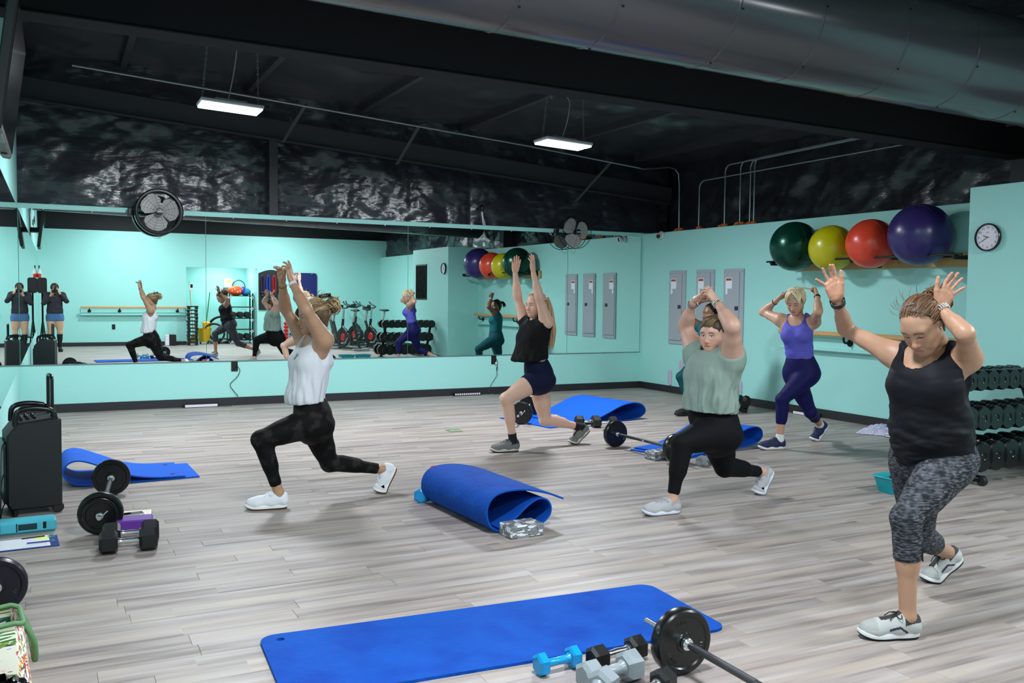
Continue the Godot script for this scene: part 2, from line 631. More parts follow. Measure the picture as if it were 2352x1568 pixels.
	right.x = Transform3D.IDENTITY
	struct("trim_2", right, vn)
	g = Geo.new()
	g.box(Vector3(4.3, 3.3, -12.3), Vector3(9.8, 2.2, 0.06))
	g.box(Vector3(9.12, 3.2, -4.8), Vector3(0.06, 2.0, 15.2))
	g.box(Vector3(4.2, 3.6, ZF + 0.3), Vector3(9.9, 1.4, 0.06))
	struct("trim_3", g, M("black steel sheet", Color(0.12, 0.12, 0.13), 0.7))
	# shelf tops closing the gap behind the partitions
	g = Geo.new()
	g.box(Vector3(XR + 0.45, 2.43, -8.9), Vector3(0.75, 0.012, 6.4))
	g.box(Vector3(4.2, 2.452, -12.12), Vector3(9.6, 0.012, 0.2))
	struct("trim_4", g, M("black steel sheet", Color(0.12, 0.12, 0.13), 0.7))

func roof_y(x: float) -> float:
	return 4.22 - 0.077 * x

func overhead() -> void:
	var vn := vinyl()
	var blk := M("black painted steel", Color(0.2, 0.2, 0.215), 0.55)
	var cv := M("ceiling vinyl", Color(0.22, 0.23, 0.24), 0.24)
	cv.metallic_specular = 0.8
	# roof: vinyl faced blankets sagging between purlins that run along z
	var g := Geo.new()
	var slope := atan(0.077)
	g.box(Vector3(4.2, roof_y(4.2) + 0.12, -4.6), Vector3(10.4, 0.05, 16.2), 0.0, Basis(Vector3(0, 0, 1), -slope))
	var ceil_ := struct("ceiling", g, blk)
	var edges := [-0.6, 0.75, 2.25, 3.75, 5.25, 6.75, 8.25, 9.3]
	var f := FastNoiseLite.new()
	f.seed = 31; f.frequency = 0.9; f.fractal_octaves = 4
	for k in edges.size() - 1:
		g = Geo.new()
		var rows := []
		for r in 150:
			var z := -12.2 + 15.0 * r / 149.0
			var row := PackedVector3Array()
			for j in 19:
				var u := j / 18.0
				var x: float = lerpf(edges[k], edges[k + 1], u)
				var band := absf(fposmod(z + 0.4 * k, 1.9) / 1.9 - 0.5) * 2.0
				var sag := 0.05 * sin(PI * u) * (1.2 - 0.7 * pow(band, 6.0)) + 0.05 * f.get_noise_2d(x * 1.6, z * 1.1) * sin(PI * u) + 0.014 * f.get_noise_2d(x * 6.0, z * 7.0)
				row.append(Vector3(x, roof_y(x) + 0.075 - sag, z))
			rows.append(row)
		g.grid(rows, false, true)
		if g.n[0].y > 0.0:
			g = Geo.new()
			g.grid(rows, false, false)
		part("insulation_blanket", g, cv, ceil_)
	for k in range(1, edges.size() - 1):
		g = Geo.new()
		g.box(Vector3(edges[k], roof_y(edges[k]) + 0.06, -4.8), Vector3(0.012, 0.14, 14.9))
		g.box(Vector3(edges[k] + 0.03, roof_y(edges[k]) - 0.008, -4.8), Vector3(0.07, 0.006, 14.9))
		part("purlin", g, blk, ceil_)
	# main rafter, tapered, its lower flange nearly level
	var t := thing("roof_beam", "deep black steel beam spanning the ceiling behind the round duct", "beam")
	var matt := M("matt black beam", Color(0.15, 0.15, 0.16), 0.85)
	matt.metallic_specular = 0.25
	g = Geo.new()
	g.ext(PackedVector2Array([Vector2(XL, 3.03), Vector2(8.9, 2.89), Vector2(8.9, roof_y(8.9)), Vector2(XL, roof_y(XL))]), -6.09, -5.91, 0.02)
	part("box_girder", g, matt, t)
	g = Geo.new()
	g.box(Vector3(4.26, 2.958, -6.0), Vector3(9.27, 0.01, 0.22), 0.002, Basis(Vector3(0, 0, 1), -0.0151))
	part("lower_flange", g, matt, t)
	# rafter against the mirror wall, its column and flange braces
	t = thing("end_rafter", "sloping black steel rafter high against the mirror wall", "beam")
	g = Geo.new()
	g.box(Vector3(4.2, roof_y(4.2) - 0.48, -11.93), Vector3(9.3, 0.26, 0.012), 0.0, Basis(Vector3(0, 0, 1), -slope))
	g.box(Vector3(4.2, roof_y(4.2) - 0.61, -11.9), Vector3(9.3, 0.012, 0.1), 0.0, Basis(Vector3(0, 0, 1), -slope))
	part("channel", g, blk, t)
	t = thing("steel_column", "narrow black steel column in the vinyl above the mirror, below the left ceiling light", "column")
	g = Geo.new()
	g.box(Vector3(2.555, 2.98, -11.99), Vector3(0.11, 1.04, 0.02), 0.003)
	g.box(Vector3(2.555, 2.98, -12.05), Vector3(0.012, 1.04, 0.1))
	part("flange", g, blk, t)
	t = thing("steel_column", "black steel frame column rising behind the clock wall, seen in the mirror", "column")
	g = Geo.new()
	g.box(Vector3(8.9, 3.0, -6.0), Vector3(0.25, 1.4, 0.2), 0.004)
	part("flange", g, blk, t)
	var bl := ["black flange brace crossing the conduit left of the middle of the mirror wall", "black flange brace crossing the conduit near the middle of the mirror wall", "black flange brace crossing the conduit nearest the far corner"]
	var bp := [[Vector3(2.72, 3.70, -11.0), Vector3(2.62, 3.36, -11.75)], [Vector3(4.2, 3.62, -11.0), Vector3(4.15, 3.2, -11.75)], [Vector3(7.1, 3.37, -11.0), Vector3(6.95, 2.85, -11.75)]]
	for k in 3:
		g = Geo.new()
		var a: Vector3 = bp[k][0]
		var b: Vector3 = bp[k][1]
		g.box((a + b) * 0.5, Vector3(0.045, 0.006, a.distance_to(b)), 0.001, look(a, b))
		g.box((a + b) * 0.5 + Vector3(0.02, 0.02, 0), Vector3(0.006, 0.045, a.distance_to(b)), 0.001, look(a, b))
		tag(part("flange_brace", g, blk), bl[k], "brace", "flange braces")
	# round duct
	var dm := M("duct paint", Color(0.25, 0.25, 0.27), 0.2)
	dm.metallic_specular = 0.5
	t = thing("round_duct", "large glossy black round air duct crossing the ceiling", "duct", Vector3(XL + 0.03, 3.3375, -4.6))
	t.rotation.z = PI / 2 * -1.0 - 0.02
	var cuts := [0.0, 1.3, 2.55, 3.15, 3.95, 4.6, 5.35, 6.05, 6.75, 7.3, 8.0, 8.7, 9.2]
	for k in cuts.size() - 1:
		g = Geo.new()
		var a: float = cuts[k]
		var b: float = cuts[k + 1]
		g.lathe([[0.377, a], [0.381, a + 0.004], [0.381, a + 0.012], [0.378, a + 0.02], [0.378, b - 0.001]], 72, 0.2)
		part("duct_section", g, dm, t)
		g = Geo.new()
		for j in 6:
			var an := TAU * (j + 0.3 * k) / 6.0
			g.ball(Vector3(cos(an) * 0.38, a + 0.03, sin(an) * 0.38), Vector3(0.007, 0.007, 0.007), 8, 6)
		part("screw", g, M("dark screw", Color(0.1, 0.1, 0.1), 0.3, 0.6), t).set_meta("kind", "stuff")
	g = Geo.new()
	g.lathe([[0.0, 9.2], [0.378, 9.2]], 72)
	part("end_cap", g, dm, t)
	var sc := M("bare metal scratch", Color(0.8, 0.82, 0.84), 0.4, 0.2)
	for s in [[2.05, 0.25, 0.03, 0.012], [2.9, 0.9, 0.014, 0.05], [3.02, 0.3, 0.06, 0.006], [2.6, 0.72, 0.008, 0.012], [4.75, 1.28, 0.008, 0.03], [3.12, 0.38, 0.05, 0.005]]:
		g = Geo.new()
		var rows := []
		for r in 6:
			var row := PackedVector3Array()
			for q in 2:
				var an: float = PI - (s[1] - 0.18) + (r / 5.0 - 0.5) * s[3] / 0.38
				row.append(Vector3(-sin(an - PI / 2) * 0.3805, s[0] + (q - 0.5) * s[2] + 0.004 * r, cos(an - PI / 2) * 0.3805))
			rows.append(row)
		g.grid(rows)
		part("scratch", g, sc, t)
	# conduits
	var pipe := M("galvanised conduit", Color(0.55, 0.6, 0.6), 0.35, 0.75)
	g = Geo.new()
	g.tube([Vector3(0.2, 3.875, -11.0), Vector3(2.2, 3.735, -11.0), Vector3(5.67, 3.48, -11.0), Vector3(7.5, 3.315, -11.0), Vector3(7.66, 3.3, -11.01), Vector3(7.95, 3.34, -11.08), Vector3(8.2, 3.385, -11.16), Vector3(8.33, 3.37, -11.17), Vector3(8.4, 3.3, -11.17), Vector3(8.42, 3.15, -11.17), Vector3(8.43, 2.44, -11.17)], 0.0125, 8)
	tag(part("conduit", g, pipe), "long thin metal conduit running along the mirror wall below the ceiling", "pipe")
	var pl := [[-10.69, 3.14, 0.12, 7.2, "metal conduit nearest the far corner, lowest bend, running towards the duct"], [-10.12, 3.3, 0.1, 7.9, "second metal conduit from the far corner rising from the right wall top"], [-9.8, 3.31, 0.1, 8.0, "third metal conduit from the far corner rising from the right wall top"], [-9.6, 3.3, 0.1, 8.05, "fourth metal conduit from the far corner, paired close to the last"], [-9.52, 3.32, 0.1, 8.1, "last metal conduit of the row on the right wall top, closest to the balls"]]
	for k in 5:
		var e: Array = pl[k]
		g = Geo.new()
		var path := [Vector3(8.42, 2.44, e[0]), Vector3(8.42, e[1] - e[2], e[0])]
		for j in 6:
			var an := PI / 2 * (j + 1) / 6.0
			path.append(Vector3(8.42, e[1] - e[2] + e[2] * sin(an), e[0] + e[2] * (1 - cos(an))))
		path.append(Vector3(8.42, e[1] + 0.03, -e[3] + 1.4))
		g.tube(path, 0.012, 8)
		tag(part("conduit", g, pipe), e[4], "pipe", "conduits on the right wall top")
	var foam := M("orange foam", Color(0.72, 0.36, 0.16), 0.9)
	var fl2 := ["behind the corner conduit", "at the first bent conduit", "at the second conduit", "at the third conduit", "at the paired conduits"]
	var fz := [-11.17, -10.69, -10.12, -9.8, -9.55]
	for k in 5:
		g = Geo.new()
		for j in 6:
			g.ball(Vector3(8.42 + rng.randf_range(-0.03, 0.03), 2.45 + rng.randf_range(-0.005, 0.02), fz[k] + rng.randf_range(-0.07, 0.07)), Vector3(0.035, 0.025, 0.045), 10, 6)
		tag(part("foam_seal", g, foam), "orange foam lump on the right wall top " + fl2[k], "foam", "foam lumps on the wall top")
	# loose white cable stapled under the roof
	g = Geo.new()
	var path := []
	for j in 40:
		var x := 1.2 + 6.0 * j / 39.0
		path.append(Vector3(x, roof_y(x) - 0.03 - 0.05 * absf(sin(x * 2.1)), -7.9 - 0.12 * sin(x * 1.3) + 0.25 * (x - 1.2) / 6.0))
	g.tube(path, 0.006, 6)
	tag(part("ceiling_cable", g, M("lamp wire", Color(0.62, 0.63, 0.6), 0.5)), "pale loose cable strung under the black ceiling insulation", "cable")

func rrect(w: float, h: float, r: float, n := 5) -> PackedVector2Array:
	var p := PackedVector2Array()
	for q in [[1, 1, 0], [-1, 1, 1], [-1, -1, 2], [1, -1, 3]]:
		for k in n + 1:
			var a: float = PI / 2 * (q[2] + float(k) / n)
			p.append(Vector2(q[0] * (w / 2 - r) + r * cos(a), q[1] * (h / 2 - r) + r * sin(a)))
	return p

func text_mesh(s: String, size: float, depth := 0.001, bold := false) -> TextMesh:
	var t := TextMesh.new()
	t.text = s
	var f := SystemFont.new()
	f.font_names = PackedStringArray(["Droid Sans"])
	f.font_weight = 700 if bold else 400
	t.font = f
	t.font_size = 64
	t.pixel_size = size / 64.0
	t.depth = depth
	t.curve_step = 2.0
	return t

func letters(called: String, s: String, size: float, m: Material, parent: Node, xf: Transform3D) -> MeshInstance3D:
	var o := part(called, text_mesh(s, size), m, parent)
	o.transform = xf
	return o

func wall_things() -> void:
	var blk := M("black plastic", Color(0.045, 0.045, 0.05), 0.4)
	var pipe := M("black bar", Color(0.05, 0.05, 0.055), 0.35, 0.4)
	var wood := M("barre wood", Color(0.78, 0.61, 0.40), 0.5)
	wood.albedo_texture = null
	# two wall fans on the mirror edge
	var wire := M("fan wire", Color(0.06, 0.06, 0.065), 0.3, 0.5)
	var blade := M("fan blade", Color(0.6, 0.59, 0.58), 0.45)
	for k in 2:
		var at := Vector3(1.141, 2.412, -11.75) if k == 0 else Vector3(6.99, 2.405, -11.75)
		var t := thing("wall_fan", ["wall fan in a wide dark drum on the mirror edge, left, below the first ceiling light", "open wire wall fan on the mirror edge near the far corner and the security camera"][k], "fan", at)
		var R := 0.243
		var g := Geo.new()
		if k == 0:
			g.x = Transform3D(Basis(Vector3.RIGHT, PI / 2), Vector3(0, 0, -0.14))
			g.lathe([[R + 0.0, 0], [R + 0.035, 0.0], [R + 0.035, 0.13], [R + 0.022, 0.14], [R - 0.004, 0.14], [R - 0.004, 0.13], [R + 0.0, 0]], 64, 0.3)
			part("drum", g, wire, t)
		for side in 2:
			g = Geo.new()
			var zf := 0.0 if side == 0 else -0.13
			for r in [0.999, 0.86, 0.72, 0.58, 0.44, 0.3]:
				var z2: float = zf + (0.045 * (1.0 - r * r) if side == 0 else -0.03 * (1.0 - r * r))
				g.ring(Vector3(0, 0, z2), Vector3(0, 0, 1), R * r, 0.005 if r > 0.9 else 0.0011, 56, 5)
			for j in (12 if side == 0 else 10):
				var a := TAU * (j + 0.5) / (12.0 if side == 0 else 10.0)
				var path := []
				for q in 7:
					var r := 0.16 + 0.84 * q / 6.0
					var z2: float = zf + (0.045 * (1.0 - r * r) if side == 0 else -0.03 * (1.0 - r * r))
					path.append(Vector3(cos(a) * R * r, sin(a) * R * r, z2))
				g.tube(path, 0.0013, 4, false)
			part("cage", g, wire, t)
		g = Geo.new()
		g.x = Transform3D(Basis(Vector3.RIGHT, PI / 2), Vector3(0, 0, 0.035))
		g.lathe([[0, -0.02], [0.036, -0.02], [0.04, -0.012], [0.04, 0.012], [0.034, 0.02], [0, 0.022]], 28)
		part("cage_badge", g, blk, t)
		letters("badge_lettering", "Lasko", 0.03, M("print white", Color(0.9, 0.9, 0.9), 0.5), t, Transform3D(Basis(), Vector3(0, 0, 0.0585)))
		g = Geo.new()
		g.cyl(Vector3(0, 0, -0.3), Vector3(0, 0, -0.09), 0.06, 20, 0.01)
		part("motor", g, blk, t)
		for j in 3:
			g = Geo.new()
			var rows := []
			for r in 9:
				var u := r / 8.0
				var row := PackedVector3Array()
				for q in 9:
					var v := q / 8.0
					var a := TAU * j / 3.0 + 0.25 + (v - 0.5) * (1.98 - 0.1 * u)
					var rad := R * (0.14 + 0.8 * u * (1.0 - 0.35 * pow(absf(v - 0.5) * 2.0, 3.0)))
					row.append(Vector3(cos(a) * rad, sin(a) * rad, -0.06 + 0.035 * (v - 0.5)))
				rows.append(row)
			g.grid(rows)
			part("blade", g, blade, t)
		g = Geo.new()
		g.box(Vector3(-0.31 if k == 0 else -0.25, -0.0, -0.19), Vector3(0.06, 0.09, 0.07), 0.008)
		g.tube([Vector3(-0.29, 0, -0.19), Vector3(-0.1, -0.02, -0.24), Vector3(0, 0, -0.24)], 0.015, 8)
		g.box(Vector3(0, 0, -0.232), Vector3(0.09, 0.12, 0.025), 0.006)
		part("wall_bracket", g, blk, t)
		g = Geo.new()
		g.tube([Vector3(-0.03, -0.24, -0.1), Vector3(-0.04, -0.29, -0.12), Vector3(0.02, -0.31, -0.13), Vector3(0.05, -0.26, -0.12)], 0.002, 5)
		part("pull_chain", g, wire, t)
	# security cameras and a small twin-head light
	var wh := M("camera white", Color(0.85, 0.83, 0.87), 0.4)
	var t := thing("security_camera", "white turret security camera on the right wall beside the far corner", "camera", Vector3(8.345, 2.395, -11.48))
	var g := Geo.new()
	g.x = Transform3D(Basis(Vector3(0, 0, 1), PI / 2), Vector3.ZERO)
	g.lathe([[0, 0], [0.062, 0], [0.062, 0.025], [0.05, 0.04], [0, 0.045]], 28)
	part("mount", g, wh, t)
	g = Geo.new()
	g.ball(Vector3(-0.06, -0.01, 0.01), Vector3(0.048, 0.048, 0.048))
	part("turret", g, wh, t)
	g = Geo.new()
	var dir := Vector3(-0.85, -0.25, 0.55).normalized()
	g.cyl(Vector3(-0.06, -0.01, 0.01) + dir * 0.03, Vector3(-0.06, -0.01, 0.01) + dir * 0.053, 0.032, 20, 0.003)
	part("lens", g, blk, t)
	t = thing("spot_lamp", "small black lamp head with white cables on the mirror top edge, middle of the back wall", "lamp", Vector3(5.52, 2.46, -12.0))
	g = Geo.new()
	g.ball(Vector3(0, 0.24, 0.03), Vector3(0.035, 0.05, 0.04), 16, 10)
	part("head", g, blk, t)
	g = Geo.new()
	g.tube([Vector3(0, 0.2, 0.02), Vector3(0.005, 0.12, 0.03), Vector3(0.03, 0.02, 0.02), Vector3(0.035, 0.0, 0.02)], 0.007, 6)
	g.tube([Vector3(0.01, 0.2, 0.02), Vector3(0.02, 0.12, 0.03), Vector3(0.055, 0.02, 0.02), Vector3(0.06, 0.0, 0.02)], 0.006, 6)
	part("cable", g, wh, t)
	# television on the left wall, tipped down
	t = thing("television", "black flat television tipped down high on the left wall", "television", Vector3(-0.2, 2.53, -5.55))
	t.rotation = Vector3(0, 0, 0)
	var tb := Basis(Vector3(0, 0, 1), -0.13)
	g = Geo.new()
	g.box(Vector3(0, 0, 0), Vector3(0.05, 0.64, 1.12), 0.008, tb)
	part("case", g, blk, t)
	g = Geo.new()
	g.box(tb * Vector3(0.0265, 0.008, 0), Vector3(0.003, 0.6, 1.09), 0.0, tb)
	part("screen", g, M("tv screen", Color(0.012, 0.012, 0.016), 0.12), t)
	g = Geo.new()
	g.box(tb * Vector3(0, -0.322, 0.28), Vector3(0.045, 0.008, 0.3), 0.001, tb)
	g.box(tb * Vector3(0, -0.326, -0.35), Vector3(0.04, 0.008, 0.08), 0.001, tb)
	part("connector_strip", g, M("tv grey", Color(0.42, 0.43, 0.42), 0.4), t)
	g = Geo.new()
	g.box(Vector3(-0.1, 0, 0), Vector3(0.14, 0.08, 0.3), 0.006)
	part("wall_arm", g, blk, t)
	for k in 2:
		g = Geo.new()
		var path := []
		for j in 12:
			var a := PI * j / 11.0
			path.append(Vector3(-0.13 + 0.02 * k, 0.08 + 0.12 * sin(a) + 0.05 * k, 0.12 - 0.28 * cos(a)))
		g.tube(path, 0.005, 6)
		part("cable", g, blk, t)
	# electrical panels
	var gm := M("panel grey", Color(0.635, 0.66, 0.69), 0.45)
	var gd := M("panel shadow line", Color(0.40, 0.42, 0.45), 0.5)
	var lbl := M("label white", Color(0.9, 0.92, 0.95), 0.5)
	var org := M("label orange", Color(0.70, 0.25, 0.06), 0.5)
	var ex := [[-11.257, -10.863, "grey electrical panel nearest the far corner"], [-10.609, -10.209, "middle grey electrical panel of the three on the right wall"], [-10.003, -9.591, "grey electrical panel nearest the stability balls"]]
	for e in ex:
		var w: float = e[1] - e[0]
		t = thing("electrical_panel", e[2], "electrical panel", Vector3(8.348, 0.745, (e[0] + e[1]) * 0.5), 0.0, "electrical panels on the right wall")
		g = Geo.new()
		g.box(Vector3(-0.008, 0.55, 0), Vector3(0.02, 1.1, w), 0.004)
		part("frame", g, gm, t)
		g = Geo.new()
		g.box(Vector3(-0.0205, 0.56, -0.025), Vector3(0.008, 1.0, w - 0.11), 0.003)
		part("door", g, gm, t)
		g = Geo.new()
		g.box(Vector3(-0.0185, 0.56, w / 2 - 0.078), Vector3(0.004, 1.0, 0.006))
		g.box(Vector3(-0.0185, 0.055, -0.02), Vector3(0.004, 0.006, w - 0.1))
		part("door_gap", g, gd, t)
		g = Geo.new()
		g.box(Vector3(-0.027, 0.56, w / 2 - 0.125), Vector3(0.01, 0.055, 0.07), 0.003)
		part("latch", g, M("latch dark", Color(0.2, 0.22, 0.25), 0.35, 0.3), t)
		g = Geo.new()
		g.box(Vector3(-0.0255, 0.905, -w / 2 + 0.12), Vector3(0.0015, 0.15, 0.13))
		g.box(Vector3(-0.0255, 0.79, -w / 2 + 0.075), Vector3(0.0015, 0.075, 0.04))
		var lb := part("warning_label", g, lbl, t)
		g = Geo.new()
		g.box(Vector3(-0.0265, 0.955, -w / 2 + 0.12), Vector3(0.001, 0.032, 0.11))
		part("orange_band", g, org, lb)
		for cy in [0.04, 0.56, 1.06]:
			for cz in [-1, 1]:
				g = Geo.new()
				g.ball(Vector3(-0.019, cy, cz * (w / 2 - 0.02)), Vector3(0.004, 0.007, 0.007), 10, 6)
				part("screw", g, gd, t)
	# oblong lilac plates
	var lil := M("lilac plastic", Color(0.72, 0.69, 0.76), 0.45)
	var lp := [[0.223, -11.21, "lilac oblong plate on the right wall nearest the far corner"], [0.39, -10.935, "lilac oblong plate on the right wall, the higher one by the corner"], [0.203, -9.63, "lilac oblong plate low on the right wall below the third grey panel"]]
	for e in lp:
		t = thing("wall_plate", e[2], "wall plate", Vector3(8.348, e[0], e[1]), 0.0, "lilac plates on the right wall")
		g = Geo.new()
		g.x = Transform3D(Basis(Vector3(0, 0, 1), Vector3(0, 1, 0), Vector3(-1, 0, 0)), Vector3.ZERO)
		g.ext(rrect(0.085, 0.24, 0.04), 0.0, 0.022, 0.006)
		part("cover", g, lil, t)
		g = Geo.new()
		g.ball(Vector3(-0.024, -0.1, 0), Vector3(0.005, 0.01, 0.01), 10, 6)
		part("screw", g, wh, t)
	# outlets and cords on the mirror wall
	var cord := M("dark cord", Color(0.12, 0.2, 0.2), 0.5)
	for k in 2:
		var ox: float = 2.052 if k == 0 else 5.745
		t = thing("wall_outlet", ["black wall outlet with a wavy cord below the mirror, left of the woman in white", "black wall outlet with a white plug and cord below the mirror, beside the woman in black"][k], "outlet", Vector3(ox, 0.505, -11.998))
		g = Geo.new()
		g.box(Vector3(0, 0, 0.005), Vector3(0.08, 0.13, 0.012), 0.003)
		part("plate", g, blk, t)
		for j in [-1, 1]:
			g = Geo.new()
			g.x = Transform3D(Basis(), Vector3(0, j * 0.03, 0.011))
			g.ext(rrect(0.035, 0.03, 0.012, 3), 0.0, 0.002)
			part("socket", g, M("socket dark", Color(0.02, 0.02, 0.02), 0.5), t)
		g = Geo.new()
		g.box(Vector3(0.028, -0.005 if k == 0 else -0.05, 0.025), Vector3(0.025, 0.03, 0.03), 0.006)
		part("plug", g, blk if k == 0 else wh, t)
		g = Geo.new()
		if k == 0:
			g.tube(smooth([Vector3(0.04, -0.01, 0.025), Vector3(0.065, -0.06, 0.02), Vector3(0.03, -0.14, 0.012), Vector3(-0.055, -0.23, 0.012), Vector3(-0.02, -0.31, 0.012), Vector3(0.035, -0.38, 0.014), Vector3(0.03, -0.43, 0.03), Vector3(-0.04, -0.495, 0.06), Vector3(-0.1, -0.501, 0.1), Vector3(-0.17, -0.501, 0.05), Vector3(-0.22, -0.5, 0.05)]), 0.004, 6)
		else:
			g.tube(smooth([Vector3(0.03, 0.02, 0.02), Vector3(0.05, -0.03, 0.03), Vector3(0.05, -0.18, 0.012), Vector3(0.045, -0.24, 0.012), Vector3(-0.05, -0.38, 0.014), Vector3(-0.08, -0.48, 0.04), Vector3(0.05, -0.501, 0.12), Vector3(0.3, -0.501, 0.16)]), 0.004, 6)
			g.box(Vector3(0.05, -0.13, 0.014), Vector3(0.016, 0.06, 0.014), 0.004)
		part("cord", g, cord, t)
	for k in 2:
		t = thing("power_strip", ["white-faced power strip lying along the baseboard left of the woman in white", "black power strip with a row of white sockets along the baseboard"][k], "power strip", Vector3(1.633 if k == 0 else 5.3, 0, -11.945))
		g = Geo.new()
		g.box(Vector3(0, 0.022, 0), Vector3(0.43, 0.042, 0.05), 0.004)
		part("case", g, blk, t)
		g = Geo.new()
		if k == 0:
			g.box(Vector3(0, 0.022, 0.027), Vector3(0.39, 0.032, 0.006), 0.001)
			part("face", g, wh, t)
		else:
			for j in 12:
				g = Geo.new()
				g.box(Vector3(-0.185 + 0.0336 * j, 0.024, 0.026), Vector3(0.024, 0.026, 0.006), 0.002)
				part("socket", g, wh, t)
	t = thing("power_strip", "white-topped strip on the floor by the right wall behind the blonde woman's rear shoe", "power strip", Vector3(8.3, 0, -8.35))
	g = Geo.new()
	g.box(Vector3(0, 0.022, 0), Vector3(0.06, 0.042, 0.42), 0.004)
	part("case", g, blk, t)
	g = Geo.new()
	g.box(Vector3(-0.033, 0.022, 0), Vector3(0.006, 0.032, 0.38), 0.001)
	part("face", g, wh, t)
	# barre on the right wall
	barre(Vector3(8.35, 0.0, -7.3), -PI / 2, 2.95, "two-rail ballet barre on the right wall, upper rail bare wood, lower rail teal")
	# stability balls and their rack
	t = thing("ball_rack", "black steel ball rack on a long pale board on the right wall", "rack", Vector3(8.35, 1.86, -7.2))
	g = Geo.new()
	g.box(Vector3(-0.02, 0, 0), Vector3(0.038, 0.14, 2.9), 0.004)
	part("board", g, bumpy(M("pine board", Color(0.72, 0.6, 0.38), 0.55), 0.02, 0.3, 2.0), t)
	for zz in [-1.35, -0.1, 1.18]:
		g = Geo.new()
		g.box(Vector3(-0.27, 0.0, zz), Vector3(0.46, 0.025, 0.025), 0.003)
		g.box(Vector3(-0.05, 0, zz), Vector3(0.012, 0.12, 0.05), 0.003)
		g.box(Vector3(-0.47, 0.02, zz), Vector3(0.07, 0.03, 0.04), 0.006)
		part("arm", g, pipe, t)
	g = Geo.new()
	g.cyl(Vector3(-0.475, 0.035, -1.45), Vector3(-0.475, 0.035, 1.26), 0.011, 10)
	part("front_rail", g, pipe, t)
	g = Geo.new()
	g.cyl(Vector3(-0.13, 0.03, -1.4), Vector3(-0.13, 0.03, 1.26), 0.009, 10)
	part("rear_rail", g, pipe, t)
	var bl := [[8.0, 2.075, -8.31, 0.297, Color(0.005, 0.25, 0.185), "dark green stability ball at the far end of the ball rack", "green", 0.45],
		[8.0, 2.03, -7.72, 0.262, Color(0.72, 0.69, 0.045), "yellow stability ball second on the ball rack", "yellow", 0.0],
		[8.0, 2.055, -7.16, 0.268, Color(0.86, 0.27, 0.17), "orange red stability ball third on the ball rack", "orange", 0.0],
		[7.99, 2.115, -6.52, 0.318, Color(0.2, 0.16, 0.40), "largest ball, purple, at the near end of the ball rack", "purple", 0.0]]
	for e in bl:
		t = thing("stability_ball", e[5], "exercise ball", Vector3(e[0], e[1], e[2]), 0.0, "stability balls on the wall rack")
		var m := M("ball " + e[6], e[4], 0.26 if e[7] > 0 else 0.3, e[7])
		g = Geo.new()
		g.ball(Vector3.ZERO, Vector3.ONE * e[3], 56, 36)
		part("skin", g, m, t)
		g = Geo.new()
		for q in [-0.3, 0.3]:
			g.ring(Vector3(q * e[3], 0, 0), Vector3.RIGHT, e[3] * sqrt(1 - q * q) + 0.0003, 0.0012, 64, 4)
		part("moulded_ridge", g, m, t)
		if e[6] == "yellow":
			for q in 2:
				var o := part("printed_mark", ball_mark(q), M("ink", Color(0.06, 0.06, 0.02), 0.6), t)
				o.transform = Transform3D(Basis(Vector3.UP, -2.42) * Basis(Vector3.RIGHT, -0.0), Vector3.ZERO)
	# clock
	t = thing("wall_clock", "round white wall clock with black rim and black numerals", "clock", Vector3(7.638, 2.023, -5.49))
	t.basis = Basis(Vector3(0, 0, 1), Vector3(0, 1, 0), Vector3(-1, 0, 0))   # local z looks into the room
	g = Geo.new()
	g.x = Transform3D(Basis(Vector3.RIGHT, PI / 2), Vector3.ZERO)
	g.lathe([[0, 0], [0.118, 0], [0.127, 0.008], [0.127, 0.03], [0.122, 0.036], [0.115, 0.034], [0.112, 0.02], [0.0, 0.02]], 64)
	part("rim", g, M("clock rim", Color(0.03, 0.03, 0.04), 0.25), t)
	g = Geo.new()
	g.x = Transform3D(Basis(Vector3.RIGHT, PI / 2), Vector3.ZERO)
	g.lathe([[0, 0.0215], [0.112, 0.0215]], 48)
	part("dial", g, M("dial", Color(0.86, 0.84, 0.88), 0.5), t)
	var ink := M("clock ink", Color(0.05, 0.05, 0.06), 0.5)
	for k in range(1, 13):
		var a := TAU * k / 12.0
		letters("numeral", str(k), 0.027, ink, t, Transform3D(Basis(), Vector3(-sin(a) * 0.09 * -1.0, cos(a) * 0.09, 0.0222)))
	for e in [[9.66 / 12.0, 0.052, 0.006, "hour_hand"], [39.5 / 60.0, 0.08, 0.0045, "minute_hand"], [17.0 / 60.0, 0.03, 0.0015, "second_hand"]]:
		var a: float = TAU * e[0]
		g = Geo.new()
		g.box(Vector3(sin(a), cos(a), 0) * (e[1] * 0.5 - 0.008) + Vector3(0, 0, 0.025), Vector3(e[2], e[1], 0.0015), 0.0, Basis(Vector3(0, 0, 1), -a))
		part(e[3], g, ink, t)
	g = Geo.new()
	g.box(Vector3(0, 0.045, 0.0222), Vector3(0.028, 0.004, 0.001))
	part("dial_mark", g, ink, t)
	# slatted vent on the clock wall, seen in the mirror
	t = thing("air_vent", "tall black slatted vent on the clock wall, seen in the mirror", "vent", Vector3(7.638, 1.74, -4.1))
	g = Geo.new()
	g.box(Vector3(0, 0, 0), Vector3(0.02, 0.82, 0.7), 0.004)
	part("frame", g, blk, t)
	for k in 9:
		g = Geo.new()
		g.box(Vector3(-0.014, 0, -0.3 + 0.075 * k), Vector3(0.012, 0.76, 0.03), 0.003, Basis(Vector3.UP, 0.5))
		part("slat", g, M("black bar", Color(0.05, 0.05, 0.055), 0.35, 0.4), t)

